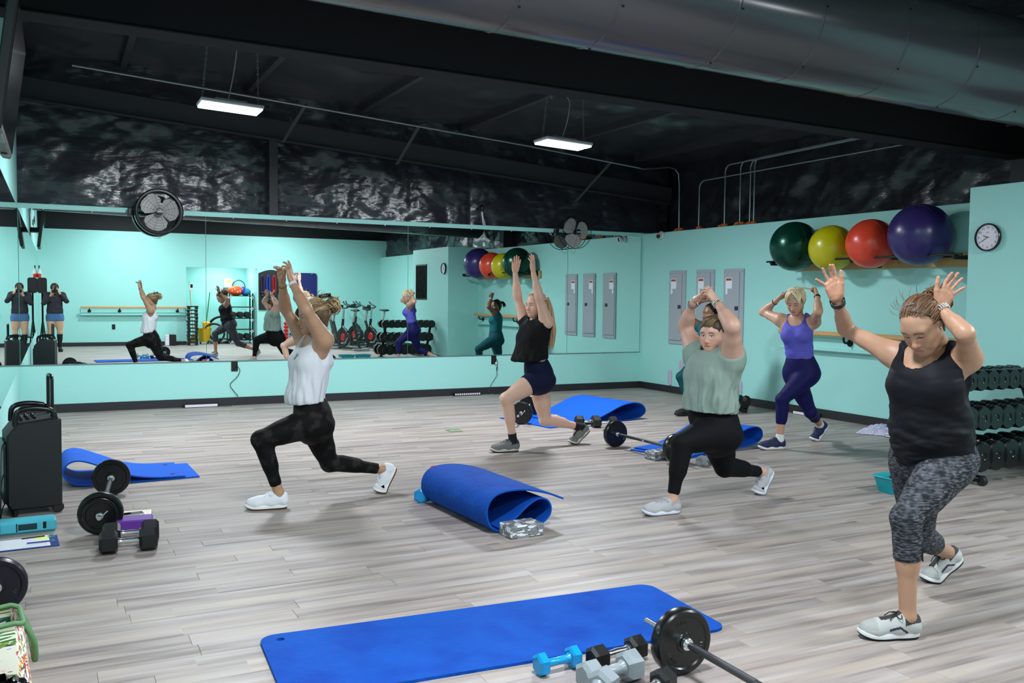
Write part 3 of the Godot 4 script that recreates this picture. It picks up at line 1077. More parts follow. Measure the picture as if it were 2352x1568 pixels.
func ball_mark(q: int) -> Geo:
	var g := Geo.new()
	var R := 0.2628
	var w := [[0.10, -0.16], [0.20, -0.16]] if q == 0 else [[0.13, -0.07]]
	for e in w:
		for k in 9:
			var a: float = -0.34 + 0.075 * k
			var b: float = e[1] + 0.025 * sin(k * 2.1)
			var rows := []
			for r in 3:
				var row := PackedVector3Array()
				for c in 3:
					var al: float = a + 0.045 * c / 2.0
					var be: float = b + 0.06 * r / 2.0 * (1.0 - 0.3 * (k % 3))
					row.append(Vector3(sin(be) * cos(al), sin(al), cos(be) * cos(al)) * R)
				rows.append(row)
			g.grid(rows)
	return g

func smooth(pts: Array, n := 6) -> Array:
	var out := []
	for k in pts.size() - 1:
		var p0: Vector3 = pts[maxi(k - 1, 0)]
		var p3: Vector3 = pts[mini(k + 2, pts.size() - 1)]
		for j in n:
			out.append((pts[k] as Vector3).cubic_interpolate(pts[k + 1], p0, p3, float(j) / n))
	out.append(pts[-1])
	return out

func barre(at: Vector3, turn: float, L: float, label: String) -> void:   # local: wall at z = 0, room towards +z
	var t := thing("ballet_barre", label, "barre", at, turn)
	var wood := M("barre wood", Color(0.78, 0.61, 0.40), 0.5)
	var g := Geo.new()
	g.box(Vector3(0, 1.03, 0.13), Vector3(L, 0.055, 0.045), 0.012)
	part("upper_rail", g, wood, t)
	g = Geo.new()
	g.box(Vector3(0, 0.835, 0.05), Vector3(L + 0.02, 0.03, 0.1), 0.006)
	part("lower_rail", g, paint(), t)
	g = Geo.new()
	g.box(Vector3(0, 0.92, 0.012), Vector3(L, 0.17, 0.02), 0.003)
	part("backing_board", g, paint(), t)
	for k in 4:
		var x := L * (-0.42 + 0.28 * k)
		g = Geo.new()
		g.x = Transform3D(Basis(Vector3.RIGHT, PI / 2), Vector3(x, 0.93, 0.022))
		g.lathe([[0, 0], [0.042, 0], [0.042, 0.012], [0.03, 0.02], [0, 0.022]], 20)
		g.x = Transform3D.IDENTITY
		g.tube(smooth([Vector3(x, 0.93, 0.04), Vector3(x, 0.935, 0.11), Vector3(x, 0.97, 0.13), Vector3(x, 1.005, 0.13)]), 0.013, 8)
		part("bracket", g, M("black bar", Color(0.05, 0.05, 0.055), 0.35, 0.4), t)

func plate_geo(r: float, w: float) -> Geo:   # a round weight plate turned round the y axis, centred
	var g := Geo.new()
	var h := w / 2
	g.lathe([[0.014, -h], [r * 0.28, -h], [r * 0.3, -h + 0.004], [r * 0.76, -h + 0.005], [r * 0.8, -h], [r * 0.93, -h], [r * 0.985, -h + 0.006], [r, -h + 0.014], [r, h - 0.014], [r * 0.985, h - 0.006], [r * 0.93, h], [r * 0.8, h], [r * 0.76, h - 0.005], [r * 0.3, h - 0.004], [r * 0.28, h], [0.014, h]], 56, 0.35)
	return g

func barbell(label: String, at: Vector3, turn: float, half: float, plates: Array, chrome: Material, rubber: Material) -> Node3D:   # plates: [offset along the bar, radius, width]
	var t := thing("barbell", label, "barbell", at, turn)
	var g := Geo.new()
	g.cyl(Vector3(0, 0, -half), Vector3(0, 0, half), 0.0135, 18, 0.002)
	part("bar", g, chrome, t)
	g = Geo.new()
	for k in 2:
		var z := half * (0.28 if k == 0 else -0.28)
		g.cyl(Vector3(0, 0, z - 0.17), Vector3(0, 0, z + 0.17), 0.0142, 18)
	part("knurling", g, bumpy(M("knurled chrome", Color(0.35, 0.35, 0.36), 0.45, 0.9), 0.3, 0.8, 30.0), t)
	for p in plates:
		g = plate_geo(p[1], p[2])
		var o := part("weight_plate", g, rubber, t)
		o.transform = Transform3D(Basis(Vector3.RIGHT, PI / 2), Vector3(0, 0, p[0]))
		for k in 3:
			for j in 5:
				var q := Geo.new()
				var a := TAU * k / 3.0 + 0.15 * j
				q.box(Vector3(cos(a) * p[1] * 0.62, p[2] / 2 - 0.004, sin(a) * p[1] * 0.62), Vector3(0.012, 0.003, 0.004), 0.001, Basis(Vector3.UP, -a))
				q.box(Vector3(cos(a) * p[1] * 0.62, -p[2] / 2 + 0.004, sin(a) * p[1] * 0.62), Vector3(0.012, 0.003, 0.004), 0.001, Basis(Vector3.UP, -a))
				part("raised_mark", q, rubber, o)
	for s in [-1, 1]:
		var inner := 99.0
		var outer := 0.0
		for p in plates:
			if signf(p[0]) == s:
				inner = minf(inner, absf(p[0]) - p[2] / 2)
				outer = maxf(outer, absf(p[0]) + p[2] / 2)
		if outer > 0.0:
			g = Geo.new()
			g.cyl(Vector3(0, 0, s * (inner - 0.022)), Vector3(0, 0, s * (inner - 0.001)), 0.024, 18, 0.003)
			part("collar", g, chrome, t)
			g = Geo.new()
			g.cyl(Vector3(0, 0, s * (outer + 0.001)), Vector3(0, 0, s * (outer + 0.02)), 0.021, 18, 0.003)
			g.cyl(Vector3(0.015, 0, s * (outer + 0.011)), Vector3(0.045, 0.03, s * (outer + 0.015)), 0.005, 8, 0.001)
			part("clip", g, chrome, t)
	return t

func hex_head(g: Geo, s: float, L: float, z: float, bev: float, sides := 6) -> void:
	var rows := []
	for e in [[0.0, 0.0], [0.0, 0.72], [bev, 1.0], [L - bev, 1.0], [L, 0.78], [L, 0.0]]:
		rows.append(e)
	for k in rows.size() - 1:
		for j in sides:
			var a := TAU * (j + 0.5) / sides
			var b := TAU * (j + 1.5) / sides
			var ra: float = s * rows[k][1]
			var rb: float = s * rows[k + 1][1]
			var za: float = z + rows[k][0]
			var zb: float = z + rows[k + 1][0]
			var ps := [Vector3(cos(a) * ra, sin(a) * ra, za), Vector3(cos(b) * ra, sin(b) * ra, za), Vector3(cos(b) * rb, sin(b) * rb, zb), Vector3(cos(a) * rb, sin(a) * rb, zb)]
			var mid := (a + b) / 2
			var nn := Vector3(cos(mid) * (zb - za), sin(mid) * (zb - za), (ra - rb) * cos(PI / sides)).normalized()
			if k == 0 or k == rows.size() - 2:
				nn = Vector3(0, 0, -1 if k == 0 else 1)
			g.face(ps, nn)

func dumbbell(label: String, at: Vector3, turn: float, s: float, L: float, head: float, mh: Material, handle: Material, group := "", chrome := true) -> Node3D:   # hexagon heads with circumradius s, whole length L
	var t := thing("dumbbell", label, "dumbbell", at + Vector3(0, s * 0.866, 0), turn, group)
	for k in 2:
		var g := Geo.new()
		hex_head(g, s, head, -head / 2, head * 0.16)
		var o := part("hex_head", g, mh, t)
		o.position = Vector3(0, 0, (L - head) / 2 * (1 if k else -1))
	var g := Geo.new()
	var h := L / 2 - head
	g.x = Transform3D(Basis(Vector3.RIGHT, PI / 2), Vector3.ZERO)
	if chrome:
		g.lathe([[0.013, -h - 0.01], [0.013, -h * 0.85], [0.017, -h * 0.8], [0.015, -h * 0.5], [0.018, 0], [0.015, h * 0.5], [0.017, h * 0.8], [0.013, h * 0.85], [0.013, h + 0.01]], 20)
	else:
		g.lathe([[s * 0.55, -h - 0.006], [s * 0.36, -h * 0.82], [s * 0.33, 0], [s * 0.36, h * 0.82], [s * 0.55, h + 0.006]], 20)
	part("handle", g, handle, t)
	if chrome:
		for k in 2:
			g = Geo.new()
			g.x = Transform3D(Basis(Vector3.RIGHT, PI / 2), Vector3.ZERO)
			var z := h * (0.9 if k else -0.9)
			g.lathe([[0.012, z - 0.005], [0.021, z - 0.004], [0.021, z + 0.004], [0.012, z + 0.005]], 20)
			part("handle_ring", g, handle, t)
	return t

func mat_sheet(prof: Array, w: float, thick: float, m: Material, holes := false) -> Geo:   # a foam sheet following a profile in local x-y, width along z
	var g := Geo.new()
	var pts := PackedVector2Array()
	for p in prof:
		pts.append(p)
	var top := PackedVector2Array()
	var bot := PackedVector2Array()
	for k in pts.size():
		var d := (pts[mini(k + 1, pts.size() - 1)] - pts[maxi(k - 1, 0)]).normalized()
		var nn := Vector2(-d.y, d.x)
		top.append(pts[k] + nn * thick / 2)
		bot.append(pts[k] - nn * thick / 2)
	var b := thick * 0.25
	for side in 2:
		var row := top if side == 0 else bot
		var r0 := PackedVector3Array()
		var r1 := PackedVector3Array()
		var rm := PackedVector3Array()
		for p in row:
			r0.append(Vector3(p.x, p.y, -w / 2 + b)); r1.append(Vector3(p.x, p.y, w / 2 - b)); rm.append(Vector3(p.x, p.y, 0))
		g.grid([r0, rm, r1], false, side == 1)
	for side in 2:
		var z := -w / 2 if side == 0 else w / 2
		var rows := []
		for u in [[0.0, b], [0.15, 0.0], [0.85, 0.0], [1.0, b]]:
			var row := PackedVector3Array()
			for k in pts.size():
				var p := top[k].lerp(bot[k], u[0])
				row.append(Vector3(p.x, p.y, z + (u[1] if side == 0 else -u[1])))
			rows.append(row)
		g.grid(rows, false, side == 1)
	for e in [0, pts.size() - 1]:
		g.face([Vector3(top[e].x, top[e].y, -w / 2), Vector3(bot[e].x, bot[e].y, -w / 2), Vector3(bot[e].x, bot[e].y, w / 2), Vector3(top[e].x, top[e].y, w / 2)])
	return g

func curve2(pts: Array, n := 8) -> Array:
	var out := []
	for k in pts.size() - 1:
		var p0: Vector2 = pts[maxi(k - 1, 0)]
		var p3: Vector2 = pts[mini(k + 2, pts.size() - 1)]
		for j in n:
			out.append((pts[k] as Vector2).cubic_interpolate(pts[k + 1], p0, p3, float(j) / n))
	out.append(pts[-1])
	return out

func marble_tex() -> ImageTexture:
	var f := FastNoiseLite.new()
	f.seed = 44; f.frequency = 0.006; f.fractal_octaves = 3
	f.domain_warp_enabled = true; f.domain_warp_amplitude = 60.0; f.domain_warp_frequency = 0.008
	var im := Image.create(256, 256, false, Image.FORMAT_RGB8)
	for y in 256:
		for x in 256:
			var v := f.get_noise_2d(x, y * 2.2)
			var s := 0.5 + 0.5 * sin(v * 34.0)
			var c := Color(0.33, 0.345, 0.36).lerp(Color(0.62, 0.63, 0.645), s * s)
			if v > 0.28:
				c = Color(0.85, 0.85, 0.86)
			im.set_pixel(x, y, c)
	return ImageTexture.create_from_image(im)

func floral_tex() -> ImageTexture:
	var n := 512
	var im := Image.create(n, n, false, Image.FORMAT_RGB8)
	im.fill(Color(0.93, 0.9, 0.83))
	var r := RandomNumberGenerator.new()
	r.seed = 12
	var greens := [Color(0.1, 0.36, 0.3), Color(0.22, 0.45, 0.2), Color(0.08, 0.3, 0.35), Color(0.45, 0.55, 0.2)]
	var petals := [Color(0.83, 0.12, 0.22), Color(0.88, 0.25, 0.36), Color(0.93, 0.62, 0.68), Color(0.95, 0.68, 0.15), Color(0.75, 0.5, 0.75), Color(0.87, 0.35, 0.2), Color(0.6, 0.08, 0.25)]
	for k in 150:   # leaves
		blot(im, r.randf() * n, r.randf() * n, r.randf_range(12, 26), r.randf_range(4, 8), r.randf() * TAU, greens[r.randi() % 4])
	for k in 60:    # flowers
		var x := r.randf() * n
		var y := r.randf() * n
		var c: Color = petals[r.randi() % petals.size()]
		var s := r.randf_range(9, 22)
		for j in 6:
			blot(im, x + cos(TAU * j / 6.0) * s * 0.6, y + sin(TAU * j / 6.0) * s * 0.6, s * 0.62, s * 0.5, TAU * j / 6.0, c.lightened(0.08 * (j % 3)))
		blot(im, x, y, s * 0.35, s * 0.3, 0, petals[3] if c != petals[3] else petals[0])
		blot(im, x, y, s * 0.15, s * 0.15, 0, Color(0.15, 0.1, 0.2))
	for k in 160:
		blot(im, r.randf() * n, r.randf() * n, 3, 3, 0, petals[r.randi() % petals.size()])
	return ImageTexture.create_from_image(im)

func blot(im: Image, cx: float, cy: float, a: float, b: float, t: float, c: Color) -> void:
	var n := im.get_width()
	var R := int(maxf(a, b)) + 1
	for y in range(-R, R + 1):
		for x in range(-R, R + 1):
			var u := (x * cos(t) + y * sin(t)) / a
			var v := (-x * sin(t) + y * cos(t)) / b
			if u * u + v * v < 1.0:
				im.set_pixel(posmod(int(cx) + x, n), posmod(int(cy) + y, n), c)

func yoga_block(label: String, at: Vector3, turn: float, s: Vector3, m: Material, group := "") -> Node3D:
	var t := thing("yoga_block", label, "yoga block", at + Vector3(0, s.y / 2, 0), turn, group)
	var g := Geo.new()
	g.box(Vector3.ZERO, s, 0.008)
	part("foam", g, m, t)
	return t

func gear() -> void:
	var chrome := M("chrome", Color(0.9, 0.9, 0.91), 0.22, 1.0)
	var rubber := M("black rubber plate", Color(0.045, 0.045, 0.05), 0.27)
	var hexm := M("black hex", Color(0.05, 0.05, 0.056), 0.42)
	var blue := M("blue foam", Color(0.02, 0.30, 0.66), 0.8)
	blue.metallic_specular = 0.3
	bumpy(blue, 0.09, 0.25, 6.0)
	blue.albedo_texture = noise_tex(0.012, 61, 256)
	(blue.albedo_texture as NoiseTexture2D).color_ramp = ramp([[0.0, Color(0.72, 0.8, 0.9)], [0.5, Color(0.92, 0.94, 0.97)], [1.0, Color(1, 1, 1)]])
	blue.uv1_scale = Vector3(0.9, 0.9, 0.9)
	var bluebright := M("bright blue foam", Color(0.07, 0.335, 0.74), 0.75)
	bluebright.metallic_specular = 0.3
	bumpy(bluebright, 0.09, 0.25, 6.0)
	var ivory := M("paper", Color(0.9, 0.9, 0.91), 0.7)
	var dark := M("black plastic", Color(0.045, 0.045, 0.05), 0.4)
	# foreground mat, lying flat
	var t := thing("exercise_mat", "large blue exercise mat lying flat in the foreground", "exercise mat", Vector3(1.672, 0, -3.42), -0.055)
	var hp := rrect(1.9, 0.655, 0.07, 7)
	var csg := CSGPolygon3D.new()
	csg.polygon = hp
	csg.depth = 0.0125
	csg.name = "foam_sheet"
	var g := Geo.new()
	g.x = Transform3D(Basis(Vector3.RIGHT, -PI / 2), Vector3.ZERO)
	mat_flat(g, 1.9, 0.655, 0.0125, [Vector2(-0.87, 0.262), Vector2(-0.87, -0.262)], 0.017)
	csg.free()
	part("foam_sheet", g, blue, t)
	# rolled mat in the middle: loop, inner curl and free flap
	t = thing("exercise_mat", "curled blue exercise mat in the middle of the floor, with the pink mug behind it", "exercise mat", Vector3(2.36, 0, -5.38), 0.06)
	var prof := curve2([Vector2(0.475, 0.165), Vector2(0.36, 0.21), Vector2(0.2, 0.248), Vector2(0.06, 0.252), Vector2(-0.03, 0.225), Vector2(-0.072, 0.16), Vector2(-0.066, 0.08), Vector2(-0.02, 0.022), Vector2(0.06, 0.007), Vector2(0.2, 0.007), Vector2(0.3, 0.02), Vector2(0.365, 0.06), Vector2(0.385, 0.115), Vector2(0.355, 0.168), Vector2(0.29, 0.182), Vector2(0.21, 0.145), Vector2(0.12, 0.075), Vector2(0.02, 0.022)])
	part("foam_sheet", mat_sheet(prof, 0.95, 0.0115, blue), blue, t)
	# folded mat by the rolling speaker
	t = thing("exercise_mat", "blue exercise mat folded over in a loop beside the rolling black speaker", "exercise mat", Vector3(0.0, 0, -7.66), 0.03)
	prof = curve2([Vector2(0.985, 0.006), Vector2(0.5, 0.006), Vector2(0.25, 0.007), Vector2(0.12, 0.02), Vector2(0.045, 0.07), Vector2(0.03, 0.13), Vector2(0.075, 0.185), Vector2(0.16, 0.19), Vector2(0.3, 0.135), Vector2(0.48, 0.06), Vector2(0.65, 0.028), Vector2(0.88, 0.0195)])
	part("foam_sheet", mat_sheet(prof, 0.62, 0.011, bluebright), bluebright, t)
	for zz in [-0.2, 0.2]:
		g = Geo.new()
		g.x = Transform3D(Basis(), Vector3(0.8, 0.0275, zz * 1.05))
		g.lathe([[0.0, 0.0], [0.018, 0.0], [0.018, 0.0006], [0.0, 0.0007]], 20)
		part("eyelet", g, M("eyelet dark", Color(0.01, 0.03, 0.15), 0.8), t)
	# mats behind the two women on the right of the middle
	t = thing("exercise_mat", "blue exercise mat with one raised fold behind the woman in black top", "exercise mat", Vector3(5.45, 0, -9.2), 0.16)
	prof = curve2([Vector2(-0.72, 0.006), Vector2(-0.1, 0.006), Vector2(0.35, 0.008), Vector2(0.62, 0.03), Vector2(0.72, 0.09), Vector2(0.68, 0.17), Vector2(0.55, 0.205), Vector2(0.35, 0.185), Vector2(0.1, 0.1), Vector2(-0.12, 0.035), Vector2(-0.4, 0.0185)])
	part("foam_sheet", mat_sheet(prof, 0.95, 0.011, bluebright), bluebright, t)
	t = thing("exercise_mat", "blue exercise mat folded over behind the woman in grey shirt", "exercise mat", Vector3(5.55, 0, -6.98), 0.3)
	prof = curve2([Vector2(-0.66, 0.006), Vector2(-0.1, 0.006), Vector2(0.35, 0.008), Vector2(0.56, 0.03), Vector2(0.645, 0.08), Vector2(0.62, 0.15), Vector2(0.5, 0.185), Vector2(0.3, 0.165), Vector2(0.02, 0.085), Vector2(-0.25, 0.03), Vector2(-0.6, 0.0185)])
	part("foam_sheet", mat_sheet(prof, 0.62, 0.011, bluebright), bluebright, t)
	# barbells
	var P := 0.1275
	barbell("barbell lying in the foreground, its plate beside the blue mat, the bar leaving the picture", Vector3(2.128, P, -2.32), -0.012, 0.68, [[-0.445, P, 0.055], [0.445, P, 0.055]], chrome, rubber)
	barbell("barbell with two stacked plates near the purple block, left of the room", Vector3(0.285, P, -6.43), -0.103, 0.7, [[0.56, P, 0.05], [0.61, 0.1, 0.04], [-0.56, P, 0.05]], chrome, rubber)
	barbell("barbell behind the grey-shirted woman's front knee", Vector3(4.825, P, -6.86), 0.03, 0.66, [[0.455, P, 0.05], [-0.455, P, 0.05]], chrome, rubber)
	barbell("barbell behind the bare knee of the woman in black top", Vector3(4.87, P, -9.3), -0.62, 0.6, [[0.33, P, 0.05], [-0.33, P, 0.05]], chrome, rubber)
	var pur := M("purple rubber plate", Color(0.05, 0.04, 0.1), 0.3)
	barbell("barbell with a purple-tinged plate at the left edge of the picture", Vector3(-0.235, P, -3.8), 0.02, 0.95, [[-0.8, P, 0.05], [0.84, P, 0.05]], chrome, pur)
	# hex dumbbells
	dumbbell("black hex dumbbell with chrome handle in front of the purple block", Vector3(0.35, 0, -5.42), PI / 2 - 0.07, 0.068, 0.3, 0.095, hexm, chrome, "black dumbbells by the purple block")
	dumbbell("black hex dumbbell half hidden behind another, touching the purple block", Vector3(0.375, 0, -5.6), PI / 2 - 0.07, 0.068, 0.3, 0.095, hexm, chrome, "black dumbbells by the purple block")
	var lb := M("light blue vinyl", Color(0.07, 0.55, 0.80), 0.22)
	dumbbell("light blue vinyl dumbbell at the edge of the foreground mat", Vector3(1.715, 0, -2.985), PI / 2 + 0.07, 0.046, 0.19, 0.042, lb, lb, "", false)
	dumbbell("light blue dumbbell half hidden behind the curled blue mat", Vector3(2.31, 0, -5.93), PI / 2 + 0.9, 0.055, 0.2, 0.055, lb, lb, "", false)
	var gv := M("grey vinyl", Color(0.55, 0.58, 0.60), 0.24)
	dumbbell("grey vinyl dumbbell in the foreground beside the barbell plate, the upper one", Vector3(1.83, 0, -2.79), PI / 2 + 0.12, 0.062, 0.265, 0.075, gv, gv, "grey dumbbells in the foreground", false)
	dumbbell("grey vinyl dumbbell in the foreground, the lower one, cut by the picture edge", Vector3(1.66, 0, -2.66), PI / 2 + 0.5, 0.062, 0.265, 0.075, gv, gv, "grey dumbbells in the foreground", false)
	dumbbell("black hex dumbbell with chrome handle behind the grey foreground dumbbell", Vector3(1.965, 0, -2.95), PI / 2 + 0.12, 0.05, 0.265, 0.07, hexm, chrome, "")
	dumbbell("black hex dumbbell at the lower edge of the picture between grey dumbbell and barbell", Vector3(1.88, 0, -2.62), PI / 2 + 0.35, 0.05, 0.265, 0.07, hexm, chrome, "")
	dumbbell("black hex dumbbell by the folded mat behind the woman in black, left of its twin", Vector3(5.28, 0, -8.6), PI / 2 - 0.3, 0.066, 0.28, 0.095, hexm, chrome, "black dumbbells behind the woman in black")
	dumbbell("black hex dumbbell near the rear shoe of the woman in black", Vector3(5.42, 0, -8.46), PI / 2 - 0.3, 0.066, 0.28, 0.095, hexm, chrome, "black dumbbells behind the woman in black")
	dumbbell("grey dumbbell on the floor behind the grey-shirted woman's bent legs", Vector3(5.02, 0, -6.2), PI / 2 + 0.3, 0.05, 0.22, 0.06, gv, gv, "", false)
	dumbbell("grey hex dumbbell lying at the front of the left mirror, beside the bag", Vector3(-0.26, 0, -3.2), 0.2, 0.05, 0.22, 0.06, gv, gv, "", false)
	# blocks
	var mar := M("grey marbled foam", Color(1, 1, 1), 0.6)
	mar.albedo_texture = marble_tex()
	mar.uv1_scale = Vector3(5.2, 5.2, 1)
	yoga_block("grey marbled yoga block in front of the curled blue mat", Vector3(2.505, 0, -4.82), 0.06, Vector3(0.23, 0.078, 0.15), mar)
	var pl := M("purple foam", Color(0.37, 0.16, 0.56), 0.6)
	yoga_block("purple yoga block between the stacked barbell plates and the black dumbbells", Vector3(0.395, 0, -5.86), -0.12, Vector3(0.24, 0.085, 0.15), pl)
	yoga_block("pale grey yoga block by the front knee of the grey-shirted woman, the lower of two", Vector3(4.81, 0, -6.62), 0.1, Vector3(0.2, 0.04, 0.14), mar, "grey blocks by the grey-shirted woman")
	yoga_block("pale grey yoga block lying on top of another beside the barbell", Vector3(4.81, 0.04, -6.62), 0.08, Vector3(0.2, 0.035, 0.14), mar, "grey blocks by the grey-shirted woman")
	yoga_block("pale grey yoga block on the blue mat behind the bare-legged woman", Vector3(5.03, 0.0125, -9.0), 0.2, Vector3(0.2, 0.075, 0.12), mar)
	# notebook and phone
	t = thing("notebook", "open white notebook lying behind the purple block", "notebook", Vector3(0.43, 0, -6.24), -0.1)
	g = Geo.new()
	g.box(Vector3(0, 0.005, 0), Vector3(0.22, 0.009, 0.29), 0.002)
	part("pages", g, M("paper cream", Color(0.9, 0.87, 0.8), 0.7), t)
	g = Geo.new()
	g.box(Vector3(0, 0.001, 0), Vector3(0.225, 0.002, 0.295), 0.0)
	part("cover", g, dark, t)
	t = thing("phone", "dark phone with pale rim lying on the white notebook", "phone", Vector3(0.42, 0.0095, -6.27), 0.12)
	g = Geo.new()
	g.x = Transform3D(Basis(Vector3.RIGHT, -PI / 2), Vector3.ZERO)
	g.ext(rrect(0.155, 0.075, 0.01), 0.0, 0.009, 0.002)
	part("case", g, M("phone case", Color(0.75, 0.72, 0.68), 0.4), t)
	g = Geo.new()
	g.x = Transform3D(Basis(Vector3.RIGHT, -PI / 2), Vector3.ZERO)
	g.ext(rrect(0.148, 0.068, 0.008), 0.009, 0.0096)
	part("screen", g, M("tv screen", Color(0.012, 0.012, 0.016), 0.12), t)
	# teal binder-like case and clipboard by the left wall
	t = thing("binder", "teal ring binder standing on its edge on the floor beside the clipboard", "binder", Vector3(-0.165, 0.0, -6.12), 0.05)
	var teal := M("teal vinyl", Color(0.30, 0.71, 0.79), 0.4)
	g = Geo.new()
	g.box(Vector3(0, 0.04, 0), Vector3(0.31, 0.078, 0.13), 0.014)
	part("cover", g, teal, t)
	g = Geo.new()
	g.box(Vector3(0.0, 0.042, 0.0655), Vector3(0.1, 0.036, 0.002), 0.001)
	part("label_slot", g, M("slot dark", Color(0.05, 0.2, 0.24), 0.4), t)
	g = Geo.new()
	g.box(Vector3(-0.057, 0.042, 0.0655), Vector3(0.006, 0.05, 0.004), 0.001)
	g.box(Vector3(0.09, 0.045, 0.0655), Vector3(0.018, 0.04, 0.004), 0.001)
	part("clip", g, dark, t)
	t = thing("clipboard", "blue clipboard with lined white paper on the floor by the left wall", "clipboard", Vector3(-0.2, 0, -5.81), 0.05)
	g = Geo.new()
	g.box(Vector3(0, 0.003, 0), Vector3(0.4, 0.005, 0.25), 0.001)
	part("board", g, M("clipboard blue", Color(0.03, 0.2, 0.5), 0.4), t)
	g = Geo.new()
	g.box(Vector3(-0.01, 0.0065, 0), Vector3(0.33, 0.002, 0.22))
	var pg := part("paper", g, ivory, t)
	for k in 14:
		g = Geo.new()
		g.box(Vector3(-0.01, 0.0078, -0.1 + 0.0155 * k), Vector3(0.3, 0.0004, 0.0012))
		part("ruled_line", g, M("rule grey", Color(0.6, 0.65, 0.75), 0.7), pg)
	g = Geo.new()
	g.box(Vector3(0.12, 0.008, -0.06), Vector3(0.07, 0.0006, 0.07))
	part("yellow_highlight", g, M("pale yellow", Color(0.88, 0.92, 0.55), 0.7), pg)
	g = Geo.new()
	g.box(Vector3(0.17, 0.012, -0.09), Vector3(0.025, 0.014, 0.06), 0.003)
	part("spring_clip", g, chrome, t)
	for k in 2:
		t = thing("pen", ["blue pen lying across the lined paper of the clipboard", "black pen lying at the far edge of the clipboard"][k], "pen", [Vector3(-0.1, 0.013, -5.78), Vector3(-0.13, 0.012, -5.91)][k], [0.05, 0.14][k])
		g = Geo.new()
		g.cyl(Vector3(-0.06, 0, 0), Vector3(0.06, 0, 0), 0.0038, 10, 0.001)
		part("barrel", g, M("pen blue", Color(0.05, 0.12, 0.6), 0.3) if k == 0 else dark, t)
		g = Geo.new()
		g.cyl(Vector3(0.06, 0, 0), Vector3(0.085, 0, 0), 0.0025, 8)
		part("tip", g, chrome, t)
	# pink gingham mug
	t = thing("travel_mug", "pink checked insulated mug with handle behind the curled blue mat", "mug", Vector3(2.5, 0, -6.17), 0.0)
	var pk := M("pink check", Color(1, 1, 1), 0.3)
	var im := Image.create(64, 64, false, Image.FORMAT_RGB8)
	for y in 64:
		for x in 64:
			var c := (1 if (x / 8) % 2 == 0 else 0) + (1 if (y / 8) % 2 == 0 else 0)
			im.set_pixel(x, y, [Color(0.92, 0.75, 0.8), Color(0.85, 0.35, 0.52), Color(0.75, 0.1, 0.3)][c])
	pk.albedo_texture = ImageTexture.create_from_image(im)
	pk.uv1_scale = Vector3(4, 14, 1)
	pk.texture_filter = BaseMaterial3D.TEXTURE_FILTER_NEAREST
	var pks := M("pink plastic", Color(0.80, 0.16, 0.34), 0.3)
	g = Geo.new()
	g.lathe([[0, 0], [0.036, 0], [0.04, 0.004], [0.047, 0.15], [0.0475, 0.165]], 36)
	part("body", g, pk, t)
	g = Geo.new()
	g.lathe([[0.0475, 0.163], [0.05, 0.166], [0.05, 0.178], [0.046, 0.182], [0.043, 0.177], [0, 0.177]], 36)
	part("lid", g, pks, t)
	g = Geo.new()
	g.box(Vector3(0.005, 0.181, 0.005), Vector3(0.06, 0.006, 0.025), 0.002)
	part("lid_slider", g, M("pale pink", Color(0.93, 0.75, 0.78), 0.3), t)
	g = Geo.new()
	g.tube([Vector3(-0.042, 0.145, 0.01), Vector3(-0.085, 0.14, 0.022), Vector3(-0.09, 0.13, 0.024), Vector3(-0.088, 0.06, 0.024), Vector3(-0.08, 0.05, 0.022), Vector3(-0.04, 0.02, 0.01)], 0.008, 8)
	part("handle", g, pks, t)
	# little flat case alone on the floor
	t = thing("folded_band", "small pale green folded exercise band alone on the floor", "exercise band", Vector3(3.79, 0, -8.88), -0.02)
	for k in 2:
		g = Geo.new()
		g.box(Vector3(0, 0.006 + 0.012 * k, 0.05 - 0.09 * k), Vector3(0.15, 0.008, 0.05), 0.003)
		part("strip", g, M("pale green", Color(0.55, 0.66, 0.5), 0.6), t)
		g = Geo.new()
		g.box(Vector3(0, 0.011 + 0.012 * k, 0.03 - 0.09 * k), Vector3(0.145, 0.006, 0.012), 0.002)
		part("dark_edge", g, dark, t)
	# towel and magazines by the right wall
	t = thing("towel", "white and lavender patterned towel crumpled by the right wall behind the front woman", "towel", Vector3(8.07, 0, -7.0), 0.5)
	var tw := M("patterned towel", Color(1, 1, 1), 0.9)
	tw.albedo_texture = noise_tex(0.06, 70, 256)
	(tw.albedo_texture as NoiseTexture2D).color_ramp = ramp([[0.0, Color(0.35, 0.34, 0.55)], [0.48, Color(0.6, 0.58, 0.75)], [0.56, Color(0.92, 0.91, 0.95)], [1.0, Color(0.95, 0.95, 0.97)]])
	g = Geo.new()
	var fn := FastNoiseLite.new()
	fn.seed = 8; fn.frequency = 5.0
	var rows := []
	for r in 25:
		var row := PackedVector3Array()
		for k in 25:
			var u := k / 24.0 * 2 - 1
			var v := r / 24.0 * 2 - 1
			var e := maxf(0.0, 1.0 - maxf(pow(absf(u), 3.0), pow(absf(v), 3.0)))
			row.append(Vector3(u * 0.33, 0.004 + e * (0.055 + 0.04 * fn.get_noise_2d(u * 0.5, v * 0.5)), v * 0.2))
		rows.append(row)
	g.grid(rows, false, true, 3, 3)
	part("cloth", g, tw, t)
	t = thing("magazine", "stack of white magazines beside the patterned towel", "magazine", Vector3(8.02, 0, -6.62), 0.3)
	for k in 2:
		g = Geo.new()
		g.box(Vector3(0.012 * k, 0.012 + 0.02 * k, 0), Vector3(0.4, 0.016, 0.3), 0.004)
		part("pages", g, ivory, t)
		g = Geo.new()
		g.box(Vector3(0.012 * k, 0.0025 + 0.02 * k, 0), Vector3(0.41, 0.003, 0.31))
		part("cover", g, dark, t)
	t = thing("pouch", "small bright blue pouch on the patterned towel", "pouch", Vector3(8.08, 0.066, -6.86), 0.2)
	g = Geo.new()
